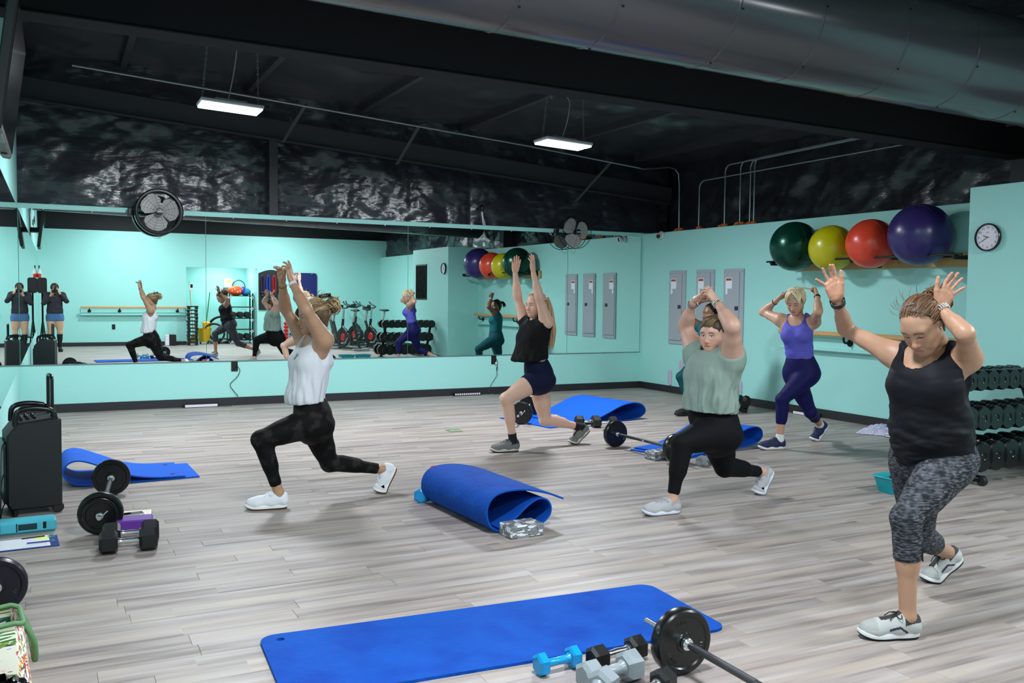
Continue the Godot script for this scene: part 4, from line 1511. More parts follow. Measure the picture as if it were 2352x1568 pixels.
	g.ball(Vector3(0, 0.02, 0), Vector3(0.09, 0.026, 0.06), 16, 10)
	part("shell", g, M("pouch blue", Color(0.05, 0.14, 0.75), 0.4), t)
	g = Geo.new()
	g.tube([Vector3(-0.07, 0.036, 0.01), Vector3(0, 0.048, 0.01), Vector3(0.07, 0.036, 0.01)], 0.003, 6)
	part("zip", g, dark, t)
	# turquoise trays of clips on the floor
	for k in 2:
		var at := [Vector3(5.66, 0, -4.74), Vector3(6.02, 0, -4.76)][k] as Vector3
		t = thing("plastic_tray", ["turquoise plastic basket peeping out left of the front woman's thigh", "second turquoise plastic basket hidden by the front woman, seen in the mirror"][k], "basket", at, 0.0, "turquoise baskets")
		g = Geo.new()
		var tq := M("turquoise plastic", Color(0.02, 0.58, 0.62), 0.35)
		var a := rrect(0.26, 0.17, 0.03, 3)
		var b := rrect(0.33, 0.22, 0.035, 3)
		rows = []
		for e in [[a, 0.0], [b, 0.125], [rrect(0.345, 0.235, 0.04, 3), 0.127], [rrect(0.345, 0.235, 0.04, 3), 0.118]]:
			var row := PackedVector3Array()
			for p in e[0]:
				row.append(Vector3(p.x, e[1], p.y))
			row.append(row[0])
			rows.append(row)
		g.grid(rows, false)
		g.x = Transform3D(Basis(Vector3.RIGHT, PI / 2), Vector3(0, 0.003, 0))
		g.ext(a, 0.0, -0.003)
		part("basket", g, tq, t)
		for j in 3:
			g = Geo.new()
			g.box(Vector3(-0.08 + 0.08 * j, 0.085, 0.1145), Vector3(0.04, 0.02, 0.002), 0.0, Basis(Vector3.RIGHT, 0.2))
			part("slot", g, dark, t)
		for j in 5:
			g = Geo.new()
			g.ring(Vector3(-0.1 + 0.05 * j, 0.09 + 0.01 * (j % 2), 0.02 * (j % 3) - 0.02), Vector3(0.3 * j, 1, 0.4), 0.035, 0.007, 16, 6)
			part("spring_clip", g, dark, t)
	rolling_speaker()
	bag()
	dumbbell_rack()

func ramp(stops: Array) -> Gradient:
	var gr := Gradient.new()
	var o := PackedFloat32Array()
	var c := PackedColorArray()
	for s in stops:
		o.append(s[0]); c.append(s[1])
	gr.offsets = o
	gr.colors = c
	return gr

func mat_flat(g: Geo, L: float, w: float, th: float, holes: Array, hr: float) -> void:   # a flat mat with rounded corners and real eyelet holes, local x-y plane, thickness in z
	var outer := rrect(L, w, 0.07, 7)
	var cols := [outer]
	# top and bottom faces: the outline is cut in two halves through the holes so each is simple
	for zz in [0.0, th]:
		var ps: Array = []
		var left := PackedVector2Array()
		var hx: float = holes[0].x
		var strip := PackedVector2Array([Vector2(hx, -w), Vector2(L, -w), Vector2(L, w), Vector2(hx, w)])
		var half := Geometry2D.intersect_polygons(outer, strip)[0]
		var other := Geometry2D.clip_polygons(outer, strip)[0]
		for part_ in [half, other]:
			var pg: PackedVector2Array = part_
			for h in holes:
				var c := PackedVector2Array()
				for k in 20:
					c.append(h + Vector2(cos(TAU * (k + 0.5) / 20), sin(TAU * (k + 0.5) / 20)) * hr)
				pg = Geometry2D.clip_polygons(pg, c)[0]
			var tr := Geometry2D.triangulate_polygon(pg)
			var f := g.v.size()
			for p in pg:
				g.vert(Vector3(p.x, p.y, zz), Vector3(0, 0, 1 if zz > 0 else -1), p)
			for k in range(0, tr.size(), 3):
				g.tri(f + tr[k], f + tr[k + 1], f + tr[k + 2])
	for ringpts in [outer]:
		for k in ringpts.size():
			var a: Vector2 = ringpts[k]
			var b: Vector2 = ringpts[(k + 1) % ringpts.size()]
			var d := (b - a).normalized()
			g.face([Vector3(a.x, a.y, 0), Vector3(b.x, b.y, 0), Vector3(b.x, b.y, th), Vector3(a.x, a.y, th)], Vector3(d.y, -d.x, 0))
	for h in holes:
		for k in 20:
			var a: Vector2 = h + Vector2(cos(TAU * (k + 0.5) / 20), sin(TAU * (k + 0.5) / 20)) * hr
			var b: Vector2 = h + Vector2(cos(TAU * (k + 1.5) / 20), sin(TAU * (k + 1.5) / 20)) * hr
			g.face([Vector3(a.x, a.y, 0), Vector3(b.x, b.y, 0), Vector3(b.x, b.y, th), Vector3(a.x, a.y, th)], Vector3(h.x - a.x, h.y - a.y, 0).normalized())

func rolling_speaker() -> void:
	var blk := M("speaker black", Color(0.042, 0.045, 0.05), 0.5)
	bumpy(blk, 0.2, 0.25, 12.0)
	var gl := M("speaker gloss", Color(0.05, 0.05, 0.055), 0.25)
	var t := thing("rolling_speaker", "black rolling speaker box with a raised trolley handle by the left mirror", "speaker", Vector3(-0.155, 0, -6.72), 0.12)
	var g := Geo.new()
	g.x = Transform3D(Basis(), Vector3(0, 0, -0.17))
	var pl := PackedVector2Array([Vector2(-0.13, 0.04), Vector2(0.165, 0.04), Vector2(0.165, 0.61), Vector2(0.12, 0.625), Vector2(-0.09, 0.6), Vector2(-0.15, 0.52), Vector2(-0.155, 0.08)])
	g.ext(pl, 0.0, 0.34, 0.012)
	part("cabinet", g, blk, t)
	g = Geo.new()
	g.x = Transform3D(Basis(Vector3.UP, -PI / 2), Vector3(-0.156, 0.28, 0))
	g.ext(rrect(0.3, 0.4, 0.03), 0.0, 0.012, 0.004)
	part("grille", g, gl, t)
	for zz in [-0.15, 0.15]:
		g = Geo.new()
		g.tube(smooth([Vector3(-0.1, 0.58, zz), Vector3(-0.09, 0.665, zz), Vector3(-0.03, 0.69, zz), Vector3(0.06, 0.685, zz), Vector3(0.12, 0.66, zz), Vector3(0.13, 0.58, zz)]), 0.017, 8)
		part("carry_handle", g, gl, t)
	g = Geo.new()
	g.tube([Vector3(0.12, 0.6, -0.1), Vector3(0.12, 0.86, -0.1), Vector3(0.12, 0.885, -0.085), Vector3(0.12, 0.89, 0.0), Vector3(0.12, 0.885, 0.085), Vector3(0.12, 0.86, 0.1), Vector3(0.12, 0.6, 0.1)], 0.011, 8)
	part("trolley_handle", g, gl, t)
	for k in 9:
		g = Geo.new()
		g.cyl(Vector3(-0.06 + 0.04 * (k % 3), 0.6 + 0.005 * (k % 3), -0.08 + 0.08 * (k / 3)), Vector3(-0.065 + 0.04 * (k % 3), 0.63, -0.08 + 0.08 * (k / 3)), 0.01, 10, 0.002)
		part("control_knob", g, gl, t)
	for zz in [-0.15, 0.15]:
		g = Geo.new()
		g.cyl(Vector3(0.14, 0.035, zz - 0.015), Vector3(0.14, 0.035, zz + 0.015), 0.035, 20, 0.005)
		part("wheel", g, M("wheel grey", Color(0.09, 0.09, 0.1), 0.4), t)
		g = Geo.new()
		g.cyl(Vector3(-0.11, 0.0, zz), Vector3(-0.11, 0.045, zz), 0.018, 12, 0.003)
		part("foot", g, gl, t)
	for k in 3:
		g = Geo.new()
		g.tube(smooth([Vector3(-0.15, 0.1 + 0.18 * k, 0.1), Vector3(-0.18, 0.06 + 0.18 * k, 0.16), Vector3(-0.2, 0.012, 0.26), Vector3(-0.205, 0.01, 0.1)]), 0.004, 6)
		part("cable", g, gl, t)

func bag() -> void:
	var fl := M("floral cloth", Color(1, 1, 1), 0.6)
	fl.albedo_texture = floral_tex()
	var trim := M("sage trim", Color(0.36, 0.52, 0.34), 0.6)
	var t := thing("tote_bag", "floral tote bag with sage green trim at the left edge of the picture", "bag", Vector3(-0.235, 0, -3.75), 0.1)
	var g := Geo.new()
	var rows := []
	for r in 9:
		var v := r / 8.0
		var row := PackedVector3Array()
		for p in rrect(0.27 - 0.05 * v, 0.3 - 0.08 * v, 0.05 - 0.02 * v, 6):
			row.append(Vector3(p.x, 0.003 + 0.245 * v + 0.012 * sin(p.x * 30.0) * v, p.y))
		row.append(row[0])
		rows.append(row)
	g.grid(rows, false, true, 3.2, 1.0)
	part("cloth", g, fl, t)
	g = Geo.new()
	var path := []
	for p in rrect(0.222, 0.222, 0.03, 6):
		path.append(Vector3(p.x, 0.248 + 0.012 * sin(p.x * 30.0), p.y))
	path.append(path[0])
	g.tube(path, 0.009, 8, false)
	part("trim", g, trim, t)
	for sx in [-1, 1]:
		g = Geo.new()
		g.tube(smooth([Vector3(sx * 0.111, 0.235, -0.06), Vector3(sx * 0.14, 0.16, -0.05), Vector3(sx * 0.152, 0.07, 0.0), Vector3(sx * 0.145, 0.16, 0.05), Vector3(sx * 0.111, 0.235, 0.06)]), 0.011, 8)
		part("handle", g, trim, t)
	# black plastic bag in front of it
	t = thing("plastic_bag", "shiny black plastic bag in the lower left corner in front of the floral bag", "bag", Vector3(-0.215, 0, -3.38), 0.0)
	var f := FastNoiseLite.new()
	f.seed = 55; f.frequency = 6.0; f.fractal_octaves = 3
	rows = []
	for r in 22:
		var v := r / 21.0
		var row := PackedVector3Array()
		for k in 41:
			var a := TAU * k / 40.0
			var rr := 0.135 * (0.75 + 0.35 * sin(PI * (0.15 + 0.75 * v))) * (1.0 - 0.35 * pow(v, 5.0))
			var wr := f.get_noise_3d(cos(a) * 0.4, v * 0.5, sin(a) * 0.4)
			rr *= 1.0 + 0.22 * wr
			row.append(Vector3(cos(a) * rr, 0.003 + 0.15 * v + 0.02 * wr * v, sin(a) * rr))
		row[40] = row[0]
		rows.append(row)
	g = Geo.new()
	g.grid(rows, false, true)
	part("film", g, M("black film", Color(0.025, 0.025, 0.035), 0.16), t)

func dumbbell_rack() -> void:
	var steel := M("rack steel", Color(0.05, 0.05, 0.055), 0.35, 0.3)
	var rubber := M("black rubber plate", Color(0.045, 0.045, 0.05), 0.27)
	var t := thing("dumbbell_rack", "black three-tier rack full of round dumbbells beside the clock wall", "rack", Vector3(7.0, 0, -4.85))
	for sx in [-0.55, 0.5]:
		var g := Geo.new()
		g.tube([Vector3(sx, 0.05, 0.22), Vector3(sx, 0.05, -0.3)], 0.03, 8)
		g.tube([Vector3(sx, 0.05, 0.12), Vector3(sx, 0.85, -0.22)], 0.03, 8)
		part("upright", g, steel, t)
		for zz in [0.23, -0.29]:
			g = Geo.new()
			g.cyl(Vector3(sx - 0.02, 0.04, zz), Vector3(sx + 0.02, 0.04, zz), 0.04, 20, 0.006)
			part("wheel", g, M("wheel grey", Color(0.09, 0.09, 0.1), 0.4), t)
	var ty := [[0.17, 0.08, 0.118, 7], [0.45, -0.03, 0.098, 8], [0.74, -0.14, 0.085, 9]]
	var first: Node3D = null
	var made := {}
	for k in 3:
		var e: Array = ty[k]
		for dz in [-0.085, 0.085]:
			var g := Geo.new()
			g.box(Vector3(-0.02, e[0], e[1] + dz), Vector3(1.24, 0.012, 0.05), 0.003, Basis(Vector3.RIGHT, 0.35 * signf(dz)))
			part("tier_rail", g, steel, t)
		for j in int(e[3]):
			var x: float = 6.4 + 1.2 * (j + 0.15) / e[3]
			var lab: String = "round black dumbbell on the %s tier of the rack" % ["lowest", "middle", "top"][k]
			var at := Vector3(x, e[0] + 0.06, -4.85 + e[1])
			if not made.has(k):
				var d := thing("round_dumbbell", lab, "dumbbell", at, 0.0, "dumbbells on the %s tier of the rack" % ["lowest", "middle", "top"][k])
				for s in [-1, 1]:
					var g := Geo.new()
					var r: float = e[2]
					g.lathe([[0, 0], [r * 0.9, 0], [r, 0.012], [r, 0.035], [r * 0.94, 0.038], [r * 0.94, 0.042], [r, 0.045], [r, 0.07], [r * 0.94, 0.073], [r * 0.94, 0.077], [r, 0.08], [r, 0.1], [r * 0.92, 0.112], [r * 0.3, 0.112], [r * 0.28, 0.106], [0, 0.106]], 40, 0.3)
					var o := part("head", g, rubber, d)
					o.transform = Transform3D(Basis(Vector3.RIGHT, PI / 2 * s), Vector3(0, 0, s * 0.065))
					for q in 2:
						g = Geo.new()
						g.ball(Vector3(0.016 * (q * 2 - 1), 0.107, 0.02 * (q * 2 - 1)), Vector3(0.006, 0.003, 0.006), 8, 6)
						part("bolt", g, M("chrome", Color(0.9, 0.9, 0.91), 0.22, 1.0), o)
				var h := Geo.new()
				h.cyl(Vector3(0, 0, -0.08), Vector3(0, 0, 0.08), 0.016, 14)
				part("handle", h, M("chrome", Color(0.9, 0.9, 0.91), 0.22, 1.0), d)
				made[k] = d
			else:
				dup(made[k], at, 0.0, lab)

# the end of the room behind the photographer, which the mirrors show
func behind() -> void:
	var blk := M("black plastic", Color(0.045, 0.045, 0.05), 0.4)
	var bar := M("black bar", Color(0.05, 0.05, 0.055), 0.35, 0.4)
	var wh := M("camera white", Color(0.85, 0.83, 0.87), 0.4)
	var chrome := M("chrome", Color(0.9, 0.9, 0.91), 0.22, 1.0)
	barre(Vector3(1.9, 0, ZF), PI, 2.6, "two-rail ballet barre on the wall behind the photographer, seen in the mirror")
	var t := thing("wall_outlet", "black wall outlet below the barre behind the photographer, seen in the mirror", "outlet", Vector3(1.39, 0.51, ZF - 0.002))
	var g := Geo.new()
	g.box(Vector3(0, 0, -0.006), Vector3(0.08, 0.13, 0.012), 0.003)
	part("plate", g, blk, t)
	for j in [-1, 1]:
		g = Geo.new()
		g.box(Vector3(0, j * 0.03, -0.0125), Vector3(0.034, 0.03, 0.003), 0.001)
		part("socket", g, M("socket dark", Color(0.02, 0.02, 0.02), 0.5), t)
	t = thing("storage_box", "small black and white box on the floor under the barre, seen in the mirror", "box", Vector3(2.8, 0, 2.12))
	g = Geo.new()
	g.box(Vector3(0.04, 0.15, 0), Vector3(0.17, 0.3, 0.2), 0.01)
	part("black_side", g, blk, t)
	g = Geo.new()
	g.box(Vector3(-0.1, 0.15, 0), Vector3(0.1, 0.29, 0.19), 0.01)
	part("white_side", g, wh, t)
	# stack of aerobic steps
	var first: Node3D = null
	for k in 11:
		var lab := "black aerobic step in the tall stack beside the alcove, seen in the mirror"
		if first == null:
			first = thing("aerobic_step", lab, "exercise step", Vector3(3.36, 0, 2.16), 0.0, "aerobic steps stacked by the alcove")
			g = Geo.new()
			g.box(Vector3(0, 0.075, 0), Vector3(0.28, 0.03, 0.3), 0.01)
			part("platform", g, bumpy(M("step rubber", Color(0.05, 0.05, 0.055), 0.7), 0.3, 0.4, 20.0), first)
			for sx in [-0.1, 0.1]:
				g = Geo.new()
				g.box(Vector3(sx, 0.03, 0), Vector3(0.06, 0.06, 0.26), 0.008)
				part("foot", g, blk, first)
		else:
			dup(first, Vector3(3.36 + 0.006 * sin(k * 2.0), 0.0985 * k, 2.16), 0.02 * sin(k * 3.0), lab)
	# alcove: mop bucket, poles, device, dispenser, shelf rack
	var yel := M("yellow plastic", Color(0.85, 0.66, 0.03), 0.35)
	t = thing("mop_bucket", "yellow mop bucket on wheels inside the alcove, seen in the mirror", "bucket", Vector3(3.75, 0, 2.75))
	g = Geo.new()
	g.x = Transform3D(Basis.from_scale(Vector3(1.15, 1, 0.85)), Vector3.ZERO)
	g.lathe([[0, 0.06], [0.12, 0.06], [0.17, 0.42], [0.18, 0.425], [0.18, 0.44], [0.165, 0.44], [0.115, 0.075], [0, 0.075]], 28)
	part("bucket", g, yel, t)
	g = Geo.new()
	g.box(Vector3(0.06, 0.52, 0), Vector3(0.2, 0.22, 0.24), 0.03)
	part("wringer", g, yel, t)
	for sx in [-1, 1]:
		for sz in [-1, 1]:
			g = Geo.new()
			g.cyl(Vector3(sx * 0.1 - 0.01, 0.03, sz * 0.09), Vector3(sx * 0.1 + 0.01, 0.03, sz * 0.09), 0.03, 14, 0.004)
			part("wheel", g, blk, t)
	t = thing("mop", "mop with a green handle standing in the yellow bucket, seen in the mirror", "mop", Vector3(3.75, 0.1, 2.75))
	g = Geo.new()
	g.cyl(Vector3(0, 0, 0), Vector3(0.17, 1.35, 0.08), 0.014, 10, 0.003)
	part("handle", g, M("mop green", Color(0.05, 0.5, 0.22), 0.4), t)
	g = Geo.new()
	for k in 14:
		var a := TAU * k / 14.0
		g.tube([Vector3(0, 0.14, 0), Vector3(cos(a) * 0.05, 0.08, sin(a) * 0.05), Vector3(cos(a) * 0.06, 0.0, sin(a) * 0.06)], 0.009, 5)
	part("strings", g, M("mop string", Color(0.7, 0.7, 0.68), 0.9), t).set_meta("kind", "stuff")
	t = thing("broom", "broom with a pale wooden stick leaning in the alcove corner, seen in the mirror", "broom", Vector3(3.52, 0, 3.2))
	g = Geo.new()
	g.cyl(Vector3(0, 0.2, 0), Vector3(-0.09, 1.75, 0.1), 0.012, 10, 0.003)
	part("stick", g, M("barre wood", Color(0.78, 0.61, 0.40), 0.5), t)
	g = Geo.new()
	g.ext(PackedVector2Array([Vector2(-0.13, 0.0), Vector2(0.13, 0.0), Vector2(0.05, 0.22), Vector2(-0.05, 0.22)]), -0.02, 0.02, 0.005)
	part("bristles", g, M("straw", Color(0.72, 0.58, 0.25), 0.9), t)
	t = thing("wall_phone", "white and black device on the alcove side wall, seen in the mirror", "wall device", Vector3(3.36, 1.6, ZF - 0.03))
	g = Geo.new()
	g.box(Vector3(0, 0, 0.0), Vector3(0.1, 0.2, 0.06), 0.01)
	part("case", g, wh, t)
	g = Geo.new()
	g.box(Vector3(0, 0.02, -0.031), Vector3(0.06, 0.1, 0.012), 0.004)
	part("dark_face", g, blk, t)
	t = thing("towel_dispenser", "white paper dispenser with yellow label on the alcove wall, seen in the mirror", "dispenser", Vector3(4.62, 1.72, ZF + 1.62))
	g = Geo.new()
	g.box(Vector3(0, 0, 0), Vector3(0.26, 0.3, 0.16), 0.04)
	part("case", g, wh, t)
	g = Geo.new()
	g.box(Vector3(0, 0.06, -0.081), Vector3(0.1, 0.07, 0.002))
	part("label", g, M("label yellow", Color(0.85, 0.8, 0.15), 0.5), t)
	t = thing("shelf_rack", "black rack with white brackets holding dark mats inside the alcove, seen in the mirror", "rack", Vector3(4.75, 0, 2.85))
	for sx in [-0.32, 0.32]:
		for sz in [-0.2, 0.2]:
			g = Geo.new()
			g.box(Vector3(sx, 0.72, sz), Vector3(0.035, 1.44, 0.035), 0.004)
			part("post", g, blk, t)
	for y in [0.1, 0.4, 0.72, 1.04, 1.36]:
		g = Geo.new()
		g.box(Vector3(0, y, 0), Vector3(0.66, 0.025, 0.42), 0.004)
		part("shelf", g, blk, t)
		for sx in [-0.3, 0.3]:
			g = Geo.new()
			g.box(Vector3(sx, y - 0.05, -0.225), Vector3(0.11, 0.03, 0.012), 0.003)
			g.box(Vector3(sx, y - 0.05, -0.225), Vector3(0.03, 0.1, 0.012), 0.003)
			part("white_bracket", g, wh, t)
	for k in 6:
		t = thing("rolled_mat", "dark rolled mat on a shelf of the black rack, seen in the mirror", "exercise mat", Vector3(4.55 + 0.2 * (k % 3), 0.115 + 0.62 * (k / 3), 2.85), 0.0, "dark rolled mats in the rack")
		g = Geo.new()
		g.cyl(Vector3(0, 0.085, -0.19), Vector3(0, 0.085, 0.19), 0.085, 24, 0.01)
		part("roll", g, M("dark foam", Color(0.06, 0.06, 0.07), 0.8), t)
		g = Geo.new()
		for s in 3:
			g.ring(Vector3(0, 0.085, -0.1905), Vector3(0, 0, 1), 0.02 + 0.02 * s, 0.003, 24, 4)
		part("spiral_edge", g, blk, t)
	t = thing("sports_bag", "orange patterned bag with purple and blue ends on the black rack, seen in the mirror", "bag", Vector3(4.72, 1.375, 2.85))
	g = Geo.new()
	g.ball(Vector3(-0.08, 0.13, 0), Vector3(0.24, 0.14, 0.17), 24, 14)
	part("orange_body", g, M("bag orange", Color(0.9, 0.33, 0.05), 0.7), t)
	for k in 5:
		g = Geo.new()
		g.ball(Vector3(-0.2 + 0.07 * k, 0.13 + 0.04 * sin(k * 2.0), -0.16 + 0.012 * absf(k - 2)), Vector3(0.02, 0.028, 0.014), 10, 6)
		part("white_motif", g, wh, t)
	g = Geo.new()
	g.ball(Vector3(0.19, 0.1, 0), Vector3(0.15, 0.11, 0.15), 20, 12)
	part("blue_end", g, M("bag blue", Color(0.05, 0.48, 0.66), 0.6), t)
	g = Geo.new()
	g.ball(Vector3(0.1, 0.14, 0), Vector3(0.1, 0.12, 0.16), 20, 12)
	part("purple_band", g, M("bag purple", Color(0.3, 0.2, 0.6), 0.6), t)
	g = Geo.new()
	g.tube(smooth([Vector3(-0.2, 0.2, 0), Vector3(-0.14, 0.36, 0), Vector3(0.0, 0.43, 0), Vector3(0.14, 0.36, 0), Vector3(0.19, 0.18, 0)]), 0.012, 8)
	part("handle", g, blk, t)
	for k in 3:
		t = thing("rope_coil", ["large black hose ring leaning in the alcove, seen in the mirror", "smaller black hose ring leaning against the larger one, seen in the mirror", "coiled black rope on the alcove floor, seen in the mirror"][k], "rope", [Vector3(4.0, 0.3, 2.62), Vector3(4.22, 0.4, 2.72), Vector3(4.25, 0.08, 2.6)][k])
		g = Geo.new()
		for q in 3:
			g.ring(Vector3(0.01 * q, 0, 0.035 * q), Vector3(0.2, 0.15 if k < 2 else 2.5, 1), [0.28, 0.38, 0.2][k] - 0.01 * q, 0.022, 36, 8)
		part("coil", g, blk, t)
	# board of resistance bands
	t = thing("band_board", "tall black board with hanging bands right of the alcove, seen in the mirror", "board", Vector3(5.53, 1.3, ZF - 0.025))
	g = Geo.new()
	g.x = Transform3D(Basis(), Vector3(0, 0.22, -0.015))
	var pl := PackedVector2Array([Vector2(-0.35, -0.55), Vector2(0.35, -0.55), Vector2(0.35, 0.5)])
	for k in 9:
		var a := k / 8.0
		pl.append(Vector2(0.33 - 0.66 * a, 0.5 + 0.09 * sin(PI * a)))
	pl.append(Vector2(-0.35, 0.5))
	g.ext(pl, 0.0, 0.035)
	part("panel", g, M("board black", Color(0.02, 0.022, 0.03), 0.6), t)
	for k in 4:
		g = Geo.new()
		g.cyl(Vector3(-0.26 + 0.165 * k, 0.64, -0.02), Vector3(-0.26 + 0.165 * k, 0.64, -0.09), 0.01, 8, 0.002)
		part("hook", g, chrome, t)
	var bc := [Color(0.16, 0.1, 0.24), Color(0.05, 0.2, 0.62), Color(0.62, 0.06, 0.1), Color(0.07, 0.25, 0.12)]
	for k in 4:
		for q in 2:
			t = thing("resistance_band", "%s resistance band hanging on the black board, the %s one, seen in the mirror" % [["dark purple", "blue", "red", "dark green"][k], ["outer", "inner"][q]], "resistance band", Vector3(5.27 + 0.165 * k, 1.94, ZF - 0.075 - 0.012 * q))
			g = Geo.new()
			var w := 0.045 - 0.02 * q
			g.tube(smooth([Vector3(-w * 0.4, 0.01, 0), Vector3(-w, -0.1, 0), Vector3(-w, -0.4, 0), Vector3(0, -0.55 + 0.08 * q, 0), Vector3(w, -0.4, 0), Vector3(w, -0.1, 0), Vector3(w * 0.4, 0.01, 0), Vector3(-w * 0.4, 0.01, 0)]), 0.011, 6)
			part("tube", g, M("band %d" % k, bc[k], 0.4), t)
			g = Geo.new()
			g.cyl(Vector3(-0.03, -0.56 + 0.08 * q, 0), Vector3(0.03, -0.56 + 0.08 * q, 0), 0.017, 10, 0.003)
			part("grip", g, blk, t)
	t = thing("exercise_mat", "dark blue exercise mat hanging on two hooks on the far wall, seen in the mirror", "exercise mat", Vector3(6.5, 1.64, ZF - 0.05))
	g = Geo.new()
	mat_flat(g, 0.8, 0.69, 0.012, [Vector2(0.36, 0.2), Vector2(0.36, -0.2)], 0.02)
	var o := part("foam_sheet", g, M("dark blue foam", Color(0.02, 0.075, 0.36), 0.7), t)
	o.rotation.z = PI / 2
	for sx in [-0.2, 0.2]:
		g = Geo.new()
		g.tube([Vector3(sx, 0.36, 0.05), Vector3(sx, 0.36, -0.04), Vector3(sx, 0.39, -0.06)], 0.008, 8)
		part("hook", g, chrome, t)
	# tower of vinyl dumbbells
	t = thing("dumbbell_tower", "white wire tower for small vinyl dumbbells below the hanging mat, seen in the mirror", "rack", Vector3(5.95, 0, 2.05))
	for k in 5:
		g = Geo.new()
		g.box(Vector3(-0.34 + 0.17 * k, 0.43, 0), Vector3(0.035, 0.86, 0.05), 0.005)
		part("post", g, M("tower white", Color(0.62, 0.68, 0.69), 0.4), t)
	g = Geo.new()
	g.box(Vector3(0, 0.02, 0), Vector3(0.78, 0.04, 0.36), 0.008)
	part("base", g, blk, t)
	var dc := [["yellow", Color(0.85, 0.7, 0.05)], ["red", Color(0.72, 0.03, 0.06)], ["purple", Color(0.34, 0.1, 0.5)], ["lime green", Color(0.15, 0.72, 0.08)]]
	for c in 4:
		var src: Node3D = null
		for r in [3, 6, 5, 6][c]:
			var lab: String = "%s vinyl dumbbell in the white tower, seen in the mirror" % dc[c][0]
			var at := Vector3(5.695 + 0.17 * c, 0.09 + 0.1 * r, 1.96)
			if src == null:
				src = thing("vinyl_dumbbell", lab, "dumbbell", at, 0.0, "%s dumbbells in the tower" % dc[c][0])
				var vm := M("vinyl " + str(dc[c][0]), dc[c][1], 0.25)
				for k in 2:
					g = Geo.new()
					hex_head(g, 0.052, 0.045, -0.022, 0.008)
					o = part("hex_head", g, vm, src)
					o.position.z = 0.07 * (k * 2 - 1)
				g = Geo.new()
				g.cyl(Vector3(0, 0, -0.05), Vector3(0, 0, 0.05), 0.016, 10)
				part("handle", g, vm, src)
			else:
				dup(src, at, 0.0, lab)
	# spin bikes
	var proto := spin_bike(Vector3(6.75, 0, -1.35), -1.9, "spin bike with a red flywheel hub nearest the dumbbell rack, seen in the mirror")
	dup(proto, Vector3(7.6, 0, -1.1), -2.0, "second spin bike from the dumbbell rack, by the right wall, seen in the mirror")
	dup(proto, Vector3(6.55, 0, -0.2), -1.9, "spin bike in the middle row on the left, seen in the mirror")
	dup(proto, Vector3(7.5, 0, 0.05), -2.0, "spin bike in the middle row on the right, seen in the mirror")
	dup(proto, Vector3(6.85, 0, 1.15), -1.85, "spin bike at the back on the left, near the hanging mat, seen in the mirror")
	dup(proto, Vector3(7.9, 0, 1.3), -1.9, "spin bike in the back corner of the room, seen in the mirror")
	# loudspeaker on its stand in the corner by the left mirror, bottles on top
	t = thing("loudspeaker", "black loudspeaker on a stand by the left mirror near the photographer", "speaker", Vector3(-0.265, 0, 0.62))
	g = Geo.new()
	g.x = Transform3D(Basis(), Vector3(0, 1.575, -0.15))
	g.ext(rrect(0.205, 0.37, 0.05), 0.0, 0.3, 0.02)
	part("cabinet", g, M("speaker black", Color(0.042, 0.045, 0.05), 0.5), t)
	g = Geo.new()
	g.cyl(Vector3(0, 0.0, 0), Vector3(0, 1.39, 0), 0.022, 14)
	g.cyl(Vector3(0, 0.45, 0), Vector3(0, 0.52, 0), 0.035, 14, 0.004)
	part("pole", g, bar, t)
	for k in 3:
		var a := TAU * k / 3.0 + 0.5
		g = Geo.new()
		g.tube([Vector3(0, 0.8, 0), Vector3(cos(a) * 0.1, 0.02, sin(a) * 0.22)], 0.014, 8)
		part("leg", g, bar, t)
	for k in 2:
		var at: Vector3 = [Vector3(-0.325, 1.762, 0.6), Vector3(-0.15, 0.0, 0.35)][k]
		t = thing("spray_bottle", ["clear spray bottle half full of orange liquid on the loudspeaker", "white spray bottle on a black stool beside the photographer, seen in the mirror"][k], "bottle", at + Vector3(0, 0 if k == 0 else 0.36, 0))
		g = Geo.new()
		g.lathe([[0, 0], [0.04, 0], [0.043, 0.01], [0.043, 0.14], [0.018, 0.21], [0.014, 0.23], [0, 0.23]], 24)
		part("bottle", g, M("bottle clear", Color(0.75, 0.8, 0.8), 0.3) if k == 0 else wh, t)
		if k == 0:
			g = Geo.new()
			g.lathe([[0, 0.001], [0.0405, 0.001], [0.0445, 0.01], [0.0445, 0.09], [0, 0.091]], 24)
			part("orange_liquid", g, M("orange liquid", Color(0.85, 0.22, 0.12), 0.2), t)
		g = Geo.new()
		g.box(Vector3(0, 0.25, 0), Vector3(0.03, 0.04, 0.03), 0.005)
		g.box(Vector3(0, 0.275, -0.02), Vector3(0.028, 0.03, 0.08), 0.006)
		g.tube([Vector3(0, 0.26, -0.03), Vector3(0, 0.23, -0.04), Vector3(0, 0.2, -0.03)], 0.006, 6)
		part("trigger", g, blk if k == 0 else wh, t)
	t = thing("stool", "low black stool carrying a white spray bottle, seen in the mirror", "stool", Vector3(-0.15, 0, 0.35))
	g = Geo.new()
	g.cyl(Vector3(0, 0.33, 0), Vector3(0, 0.36, 0), 0.13, 28, 0.008)
	part("seat", g, blk, t)
	for k in 4:
		var a := TAU * (k + 0.5) / 4.0
		g = Geo.new()
		g.cyl(Vector3(cos(a) * 0.12, 0, sin(a) * 0.12), Vector3(cos(a) * 0.09, 0.335, sin(a) * 0.09), 0.012, 10)
		part("leg", g, bar, t)
	# lamp of the alcove
	t = thing("shop_light", "strip light under the ceiling of the alcove, seen only by its light in the mirror", "ceiling light", Vector3(4.35, 2.36, 3.2))
	g = Geo.new()
	g.box(Vector3(0, 0.02, 0), Vector3(0.6, 0.04, 0.14), 0.008)
	part("housing", g, M("lamp housing", Color(0.75, 0.76, 0.78), 0.4), t)
	g = Geo.new()
